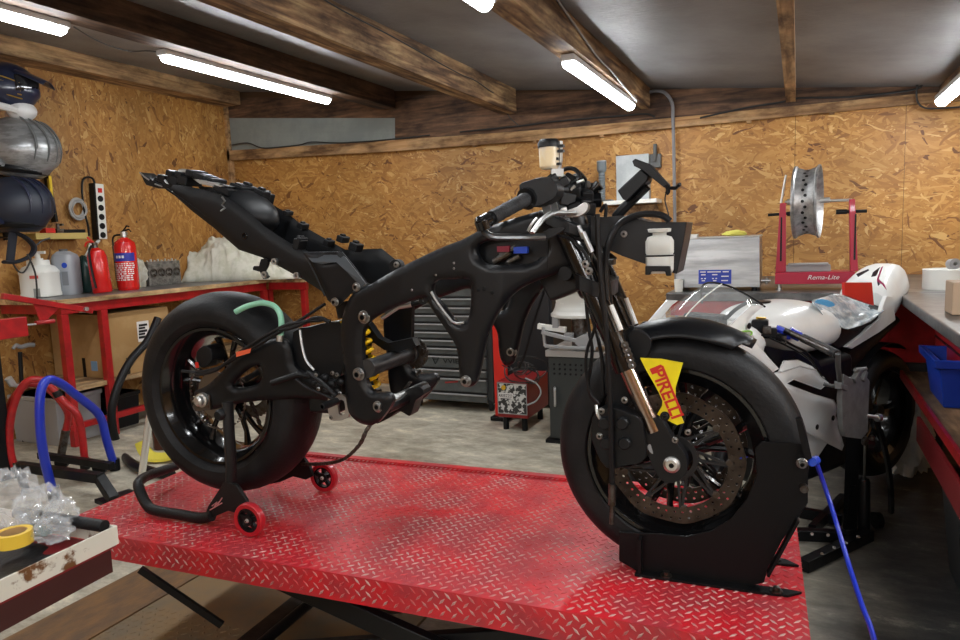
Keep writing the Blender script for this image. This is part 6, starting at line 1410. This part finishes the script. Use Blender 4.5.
# white round tin on the bench corner and wood block
p = at(945,291,Z=HZ); c = at(946,289,Z=HZ); s = dep(c)
tn = thing('round_tin', 'large white round tin with a yellow sticker on the far end of the right bench', 'tin', c)
R1 = 20*s; c = V(c.x, c.y+.02, HZ)
link('tin_body', MB().lathe([(.0001,0),(R1,0),(R1,19*s),(R1*1.02,19.5*s),(R1,20*s),(R1*.96,20*s),(R1*.95,14*s),(.0001,14*s)], c, ZV, 40), m_whitep, tn)
link('sticker', bent(0, c, R1, .02*1, .075, (toward+.15,.08), .001), mat('lime_sticker',(.6,.65,.03),.5), tn)
rl = at(953,266,Y=c.y-R1*.6); single('tape_roll', MB().lathe([(4.0*s*.5,-.02),(5.2*s,-.02),(5.2*s,.02),(4.0*s*.5,.02),(4.0*s*.5,-.02)], V(rl.x, rl.y, HZ+20*s+5.3*s), V(.35,-1,.1), 24), m_lgrey, 'small grey roll standing on the rim of the white tin', 'roll')
p = at(957,315,Z=HZ); s = dep(p); single('wood_block', MB().bb(p.x-.02,p.x+.12,p.y-.02,p.y+.12,HZ+.001,HZ+33*s), mat('pale_block',(.42,.3,.2),.7,bump=.1), 'pale wooden block standing on the right bench at the photo edge', 'wood block', bevel=.004)
# wall items behind the motorcycle nose
yw = YB-.02
a_ = at(618,203,Y=yw); b_ = at(650,154,Y=yw)
single('fuse_panel', MB().bb(a_.x, b_.x, yw-.05, yw+.018, a_.z, b_.z), mat('pale_panel',(.5,.53,.53),.5,var=(.4,.43,.44),vscale=8), 'pale grey square box mounted on the back wall behind the instrument box', 'wall box', bevel=.004)
a_ = at(604,204,Y=5.2); b_ = at(657,199,Y=5.2)
single('wall_shelf', MB().bb(a_.x, b_.x, 5.18, YB-.001, a_.z-.01, a_.z+.02), m_whitep, 'narrow white shelf on the back wall behind the steering head', 'shelf', bevel=.003)
a_ = at(608,216,Y=5.25); b_ = at(657,207,Y=5.25)
single('shelf_bracket', MB().plate([(606,208),(655,204),(668,240),(664,240),(652,220),(606,222)], lambda u, v: at(u, v, Y=5.3), V(0,.09,0)), m_beaml, 'wooden bracket board under the white wall shelf', 'bracket')
c = at(602,203,Y=5.25); s = dep(c); zsh = at(604,204,Y=5.2).z+.02
wl = thing('work_lamp', 'ribbed grey hand lamp standing on the white wall shelf', 'work lamp', V(c.x+.03, 5.25, zsh))
cx_ = at(601.5,180,Y=5.25).x; z_t = at(601,161,Y=5.25).z
link('lamp_base', MB().bb(cx_-.02, cx_+.08, 5.22, 5.3, zsh, zsh+.012), m_grey, wl)
pr = [(.0001,0)]; hL = z_t-zsh
for k in range(22): zz = .012+k*(hL*.72)/22; pr += [(.026 if k % 2 else .022, zz)]
pr += [(.034, hL*.76),(.036,hL*.8),(.036,hL*.98),(.03,hL),(.0001,hL)]
link('lamp_body', MB().lathe(pr, (cx_,5.26,zsh), ZV, 20), mat('slate_grey',(.13,.15,.16),.5), wl)
link('lamp_cap', MB().lathe([(.03,hL*.97),(.037,hL*.985),(.034,hL*1.01),(.0001,hL*1.01)], (cx_,5.26,zsh), ZV, 20), m_lgrey, wl)
c = at(655,161,Y=yw)
sk = thing('wall_socket', 'grey plug in a wall socket beside the conduit pipe', 'socket', c)
link('socket_box', MB().box(c, (.09,.04,.1)), m_grey, sk, bevel=.006)
link('plug_stem', MB().tube([c+V(0,-.03,0), at(655,153,Y=yw-.04), at(655,144,Y=yw-.04)], .014, 8), m_grey, sk)
# ================================================================ WHITE SPORT BIKE ON THE RIGHT
WB = Frame((.3266, 3.8361, 0), R_(-120)); w = WB.at; wP = WB.p; wy = WB.y; wx_ = WB.x
wb = thing('sport_motorcycle', 'white faired race motorcycle on a stand behind the black one', 'motorcycle', wP(.7,0,0), WB.yaw)
def wpart(name, mb, m, parent=wb, label=None, **k): return tag(link(name, mb, m, parent, **k), label)
def wmir(v): l = WB.loc(v); return wP(l.x, -l.y, l.z)
def wboth(name, mb, m, **k):
    o = wpart(name, mb, m, **k); b = MB(); b.v = [wmir(v) for v in mb.v]; b.f = [tuple(reversed(f)) for f in mb.f]; b.m = list(mb.m); wpart(name, b, m, **k); return o
def hull(secs, e=2.6, n=28, pts=5):
    """loft of rounded sections (x, z bottom, z top, half width, crown) smoothed along x"""
    S = cr(secs, pts, False); rings = []
    for s in S:
        x, z0, z1, hw = s[:4]; zc, hz = (z0+z1)/2, (z1-z0)/2; r_ = []
        for k in range(n):
            a = 2*math.pi*k/n; c_, s_ = math.cos(a), math.sin(a); f_ = (abs(c_)**e+abs(s_)**e)**(-1/e)
            r_.append(wP(x, hw*c_*f_*(1-.18*max(0, s_)), zc+hz*s_*f_))
        rings.append(r_)
    return MB().loft(rings)
m_wf = mat('white_fairing', (.78,.79,.77), .28, coat=.4, var=(.68,.69,.68), vscale=3)
wpart('fuel_tank', hull([(.50,.80,.90,.09),(.56,.78,.95,.145),(.70,.77,.99,.175),(.85,.78,1.0,.18),(.98,.82,.995,.16),(1.07,.88,.97,.11),(1.10,.90,.95,.06)]), m_wf, label='white tank cover')
wpart('filler_cap', MB().lathe([(.0001,0),(.045,0),(.045,.008),(.0001,.01)], wP(.93,.0,.995), ZV, 24), m_black)
wpart('seat_pad', hull([(.08,.86,.93,.10),(.2,.83,.91,.12),(.38,.81,.89,.12),(.48,.80,.90,.09)]), mat('seat_black',(.02,.02,.02),.7))
tail_ = wpart('tail_cowl', hull([(-.32,.955,.985,.03),(-.26,.95,1.01,.06),(-.19,.93,1.075,.085),(-.12,.90,1.10,.10),(-.02,.85,1.075,.12),(.06,.83,1.03,.125),(.1,.82,.98,.12)], 4, pts=3), m_wf)
wboth('tail_side', MB().plate([(893,296),(896,320),(880,332),(852,349),(846,347),(862,335),(880,318),(883,306),(887,296)], lambda u, v: w(u, v, .125), -wy*.02), m_wf, bevel=.004)
link('number_panel', MB().plate([(844.5,282.5),(872,282.5),(874,305.5),(858,300),(845,295)], lambda u, v: w(u, v, .132), -wy*.012), m_redl, tail_)['label'] = 'bright red number panel'
m_mag = mat('magenta_print',(.5,.01,.15),.4); m_navy = mat('navy_print',(.015,.015,.04),.4)
yy_ = .137
link('graphic', MB().plate([(881,267.5),(883,266),(878.5,279),(884,284),(886.5,290),(882,284.5),(877,281.5),(877,279)], lambda u, v: w(u, v, yy_), wy*.001), m_mag, tail_)
link('graphic', MB().plate([(873,272),(880,267),(876,276),(871,277)], lambda u, v: w(u, v, yy_), wy*.001).plate([(856,274),(868,269),(869,270.5),(858,277)], lambda u, v: w(u, v, yy_), wy*.001).plate([(877,281),(880,284),(878,286)], lambda u, v: w(u, v, yy_), wy*.001), m_navy, tail_)
# clear plastic lying over the seat
def film(i, j):
    px = 812+72*j; top_ = [301,296,295.5,297,300,306]; bot_ = [304,318,329,328,322,311]
    t = j*5; k = min(int(t), 4); a_, b_ = top_[k]+(top_[k+1]-top_[k])*(t-k), bot_[k]+(bot_[k+1]-bot_[k])*(t-k)
    return w(px, a_+(b_-a_)*i, .02+.13*i)+ZV*(.012*mnoise.noise(V(i*6,j*9,1)))
m_wrap = mat('cloudy_film', (.7,.76,.78), .15, alpha=.75, var=(.3,.38,.42), vscale=22)
sw_ = wpart('seat_wrap', MB().surf(film, 20, 26), m_wrap, solid=.002, smooth=60, label='crumpled clear plastic over the seat')
link('blue_tape', MB().plate(cr([(815,301),(822,299),(832,302),(834,306),(824,307),(817,305)],2), lambda u, v: w(u, v, .085), wy*.002), mat('sky_blue',(.1,.4,.75),.4), sw_)
wboth('subframe', MB().plate([(826,322),(834,323),(850,330),(868,330),(864,338),(848,345),(838,349),(832,344),(828,352),(823,350)], lambda u, v: w(u, v, .11), -wy*.02), m_black, bevel=.003)
# side fairing panels
fairing = MB().pillow([(716,340),(728,330),(741,317),(754,305),(766,306),(757,314),(751,320),(752,329),(760,344),(771,358),(781,369),(771,375),(781,372),(786,361),(800,360),(815,367),(824,378),(831,383),(823,390),(796,380),(789,384),(815,394),(836,400),(840,408),(838,416),(846,446),(844,451),(824,441),(806,431),(795,413),(787,397),(770,372),(740,352)], lambda u, v: w(u, v, .2-.02*max(0,(760-u)/40)), -wy, rpx=8, bulge=.012, thick=.014, step=4)
wboth('side_fairing', fairing, m_wf, smooth=50, label='white side fairing')
wboth('belly_pan', MB().plate([(800,425),(824,440),(828,443),(818,458),(813,460),(806,445)], lambda u, v: w(u, v, .16), -wy*.02), m_wf, bevel=.004)
wpart('fairing_crease_shade', MB().tube([w(781,372,.203), w(800,366,.203), w(816,370,.203), w(824,378,.203)], .003, 5), mat('crease_shade',(.45,.45,.44),.4))
for x, y in [(817,427),(833,418),(749,326.0)]: wpart('fastener', MB().lathe([(.0001,0),(.011,0),(.011,.002),(.0001,.003)], w(x, y, .201), wy, 14), m_black)
wpart('engine_block', MB().fbox(WB, .45,1.0,-.15,.15,.25,.75), m_black, bevel=.03)
wpart('nose_cowl', hull([(1.12,.80,.94,.15),(1.25,.76,.95,.17),(1.4,.74,.935,.15),(1.52,.76,.90,.09),(1.58,.79,.86,.03)]), m_wf)
wpart('green_oval', MB().tube([w(744+8*math.cos(k*.35), 334.5+3.2*math.sin(k*.35)-1.6*math.cos(k*.35), .203) for k in range(18)], .0035, 5, closed=True), mat('lime_print',(.25,.55,.08),.4), label='lime green oval print')
m_glass = mat('clear_screen', (.8,.84,.84), .03, alpha=.1, spec=.8, coat=.5)
def scr(i, j):
    u = -1+2*i; X0, Z0 = 1.56-.17*u*u-.03*abs(u)**4, .905+.03*abs(u)**2; Y0 = .17*u
    X1, Z1 = 1.235-.125*u*u, 1.098-.095*abs(u)**2.2; Y1 = .14*u
    t = j; bul = math.sin(math.pi*t)*.018
    return wP(X0+(X1-X0)*t+bul, Y0+(Y1-Y0)*t, Z0+(Z1-Z0)*t+bul)
ws = wpart('windscreen', MB().surf(scr, 24, 12), m_glass, solid=.002, smooth=80, label='clear bubble windscreen')
link('screen_edge', MB().tube([scr(i/24, 1) for i in range(25)], .004, 6), m_black, ws)
mb = MB()
for u in (.62,): mb.tube([scr(u, j/12)+wy*.003 for j in range(13)], .0025, 5)
link('screen_rib', mb, m_whitep, ws)
link('screen_print', MB().surf(lambda i, j: scr(.90+.03*i, .35+.5*j)+wy*.004, 2, 6), m_grey, ws)
wpart('instrument_panel', MB().box(wP(1.28,0,.95), (.06,.16,.07), (wx_,wy,ZV)), m_black, bevel=.01)
# clip-on bars
gi, ge_ = w(790,332,.17), w(837,354,.38)
hb2 = wpart('handlebar', MB().cyl(w(775,326,.12), ge_, .011), m_dsteel)
link('grip', MB().tube([w(803,338,.22), ge_], .0165, 16), m_rubber2, hb2)
link('grip_collar', MB().tube([w(789,331.5,.17), w(800,337,.2)], .019, 16), m_blue, hb2)
link('adjuster', MB().tube([w(776,328,.15), w(783,331,.17)], .013, 12).box(w(786,335,.16), (.03,.03,.03)), m_blue, hb2)
link('switch_block', MB().box(w(760,326,.1), (.06,.05,.05)).box(w(770,333,.14), (.05,.03,.04)).box(w(781,338,.15), (.04,.03,.03)), m_black, hb2, bevel=.006)
link('switch_block', MB().box(w(767,330,.14), (.03,.02,.03)).box(w(784,340,.165), (.018,.018,.035)), m_dsteel, hb2, bevel=.003)
link('lever', MB().tube(vcr([w(770,338,.16),w(785,345,.19),(w(800,353,.22)),w(812,362,.25),w(822,376,.27)],4), .006, 8, flat=.6), m_black, hb2)
link('lever_guard', MB().tube([w(838,354,.39),w(838,366,.37),w(840,384,.33),w(832,386,.3),w(824,384,.28)], .009, 8, flat=.7), m_grey, hb2)
link('yellow_tab', MB().cyl(w(757,318,.1), w(769,318.5,.1), .005), m_gold, hb2)
wboth('wheel_fork', MB().cyl(wP(1.1,.1,.85), wP(1.36,.1,.40), .026), m_black)
wpart('cockpit_cover', hull([(.95,.70,.83,.10),(1.05,.66,.86,.13),(1.2,.66,.88,.14),(1.28,.7,.86,.1)]), m_black)
wpart('frame_side', MB().plate([(762,345),(785,350),(806,352),(818,360),(828,376),(833,392),(826,388),(812,368),(800,360),(786,361),(781,369),(776,365)], lambda u, v: w(u, v, .15), -wy*.03), m_black, bevel=.004)
wpart('cable', MB().tube(vcr([w(762,335,.14),w(778,338,.16),w(792,345,.18),w(806,352,.19),w(814,362,.19)]), .005, 6), m_hose)
def wwheel(x, z, R, wd, nm):
    C = wP(x, 0, z)
    W = wpart(nm, MB().lathe([(.214,-wd*.4),(.218,-wd*.38),(.2,-wd*.3),(.19,0),(.2,wd*.3),(.218,wd*.38),(.214,wd*.4),(.19,wd*.3),(.182,0),(.19,-wd*.3),(.214,-wd*.4)], C, wy, 48), m_blackg)
    link('tyre', MB().lathe(tyre_prof(R, wd, .214, wd*.4, .256), C, wy, 64), m_rubber, W)
    mb = MB()
    for k in range(6): a = k*math.pi/3; mb.bar(C, C+wx_*math.cos(a)*.19+ZV*math.sin(a)*.19, .022, .02, wy)
    link('spokes', mb, m_blackg, W); link('hub', MB().lathe([(.0001,-.05),(.04,-.05),(.04,.05),(.0001,.05)], C, wy, 20), m_black, W)
    return W
wwheel(-.02, .375, .315, .19, 'rear_wheel'); wwheel(1.38, .39, .30, .12, 'front_wheel')
wboth('swingarm', MB().plate([(846,400),(872,398),(874,410),(850,424)], lambda u, v: w(u, v, .12), -wy*.03), m_black, bevel=.004)
wpart('undertray', hull([(-.1,.80,.86,.09),(.1,.74,.84,.11),(.35,.62,.80,.11),(.5,.5,.78,.12)]), m_black)
wpart('chain_guard', MB().surf(lambda i, j: wP(-.02+.35*math.cos(R_(40+80*i)), -.08+.16*j, .375+.35*math.sin(R_(40+80*i))), 10, 3), m_black, solid=.004)
# ---- its stand: bracket column with screw jack and a black base
bs = thing('bike_lift_stand', 'dark steel lifting stand with a screw jack holding up the white motorcycle', 'lift stand', V(at(850,535,Z=0).x, at(850,535,Z=0).y, 0))
sP = lambda x, y, d=.33: w(x, y, d)
m_gun = mat('gunmetal', (.17,.175,.17), .5, .2, var=(.13,.13,.128), vscale=20)
link('bracket', MB().plate([(844,374),(851,378),(866,376),(870,381),(868,432),(862,439),(846,437),(843,428),(842,400)], lambda u, v: sP(u, v), -wy*.022), m_gun, bs, bevel=.003)
link('side_clamp', MB().box(sP(838,385), (.025,.03,.025)).bar(sP(838,386), sP(846,388), .015, .02), m_gun, bs, bevel=.003)
link('top_linkage', MB().bar(sP(853,381), sP(860,370), .02, .02).bar(sP(862,381), sP(865,371), .02, .02).cyl(sP(855,370), sP(866,369), .008), m_gun, bs, bevel=.003)
link('clevis_bolt', MB().cyl(sP(867,416), sP(881,418,.36), .008).cyl(sP(877,417.5,.35), sP(880,418,.355), .016), m_steel, bs)
link('ring_bolt', MB().lathe([(.008,-.006),(.018,-.006),(.018,.006),(.008,.006),(.008,-.006)], sP(865,441), wy, 16).ball(sP(872,438,.33), .012, 10), m_dsteel, bs)
gz = at(864,534,Z=0)
fz2 = Frame(V(gz.x, gz.y, 0), math.atan2(HR.y, HR.x)); fq = lambda x, y, d=0: fz2.at(x, y, d)
link('screw_rod', MB().cyl(sP(865,444), fq(864,482), .0045), m_steel, bs)
link('jack_tube', MB().tube([fq(864,478), fq(864,481), fq(864,533)], [.017,.024,.024], 14), m_black, bs)
link('post', MB().hexa([fq(843,530),fq(857,530),fq(857,530,.04),fq(843,530,.04),fq(846,436),fq(860,436),fq(860,436,.04),fq(846,436,.04)]), m_black, bs)
link('brace', MB().bar(fq(846,528), fq(853,485), .02, .02), m_black, bs)
ft = lambda x, y, z=.025: at(x, y, Z=z)
for n_, a_, b_, th in [('base_bar',(803,566),(869,534),.045),('base_bar',(796,534),(846,536),.04),('base_bar',(800,512),(842,520),.035),('base_bar',(812,530),(843,498),.03)]:
    link(n_, MB().bar(ft(*a_), ft(*b_), th, .045), m_black, bs, bevel=.003)
mb = MB()
for x, y in [(822,554),(834,548),(846,543),(858,537),(812,534),(828,535)]: mb.cyl(ft(x, y, .045), ft(x, y, .05), .007, n=8)
link('base_rivets', mb, m_dsteel, bs)
link('swivel_caster', MB().lathe([(.0001,-.012),(.035,-.012),(.035,.012),(.0001,.012)], at(877,520,Z=.036), V(1,.5,0), 18), m_black, bs)
cable('black_hose', [sP(876,419,.33), sP(883,440,.33), fq(889,470), fq(891,495), at(891,512,Z=.015)], .012, m_hose, 'black hose hanging from the lifting stand to the floor', 'hose')
# blue air hose
hz_ = [FB.at(816,462,-.04), at(826,490,Y=1.75), at(837,525,Y=1.68), at(849,565,Y=1.6), at(862,605,Y=1.5), at(872,632,Y=1.42), at(885,690,Y=1.25), at(900,760,Z=.012)]
single('air_hose', MB().tube(vcr(hz_), .0052, 8), m_blue, 'bright blue air hose running from the wheel chock down to the floor', 'hose')
single('air_hose', MB().tube(vcr([at(731,472,Y=2.35), at(738,462,Y=2.35), at(748,455,Y=2.35), at(762,449,Y=2.4), at(780,447,Y=2.4), at(788,470,Y=2.4), at(780,520,Y=2.4), at(770,545,Z=.012)]), .006, 8), m_blue, 'loop of blue hose seen through the front wheel', 'hose')
# white cloth sack
p = at(909,474,Z=0); s = dep(p)
single('cloth_sack', crump(MB(), p+ZV*.17+HF*.02+HR*.0, 19*s, .10, .2, 12, .35, 44, fr=6), mat('white_sack',(.6,.6,.57),.8,bump=.15,bscale=40), 'crumpled white cloth sack on the floor by the rear wheel of the white motorcycle', 'sack', smooth=60)
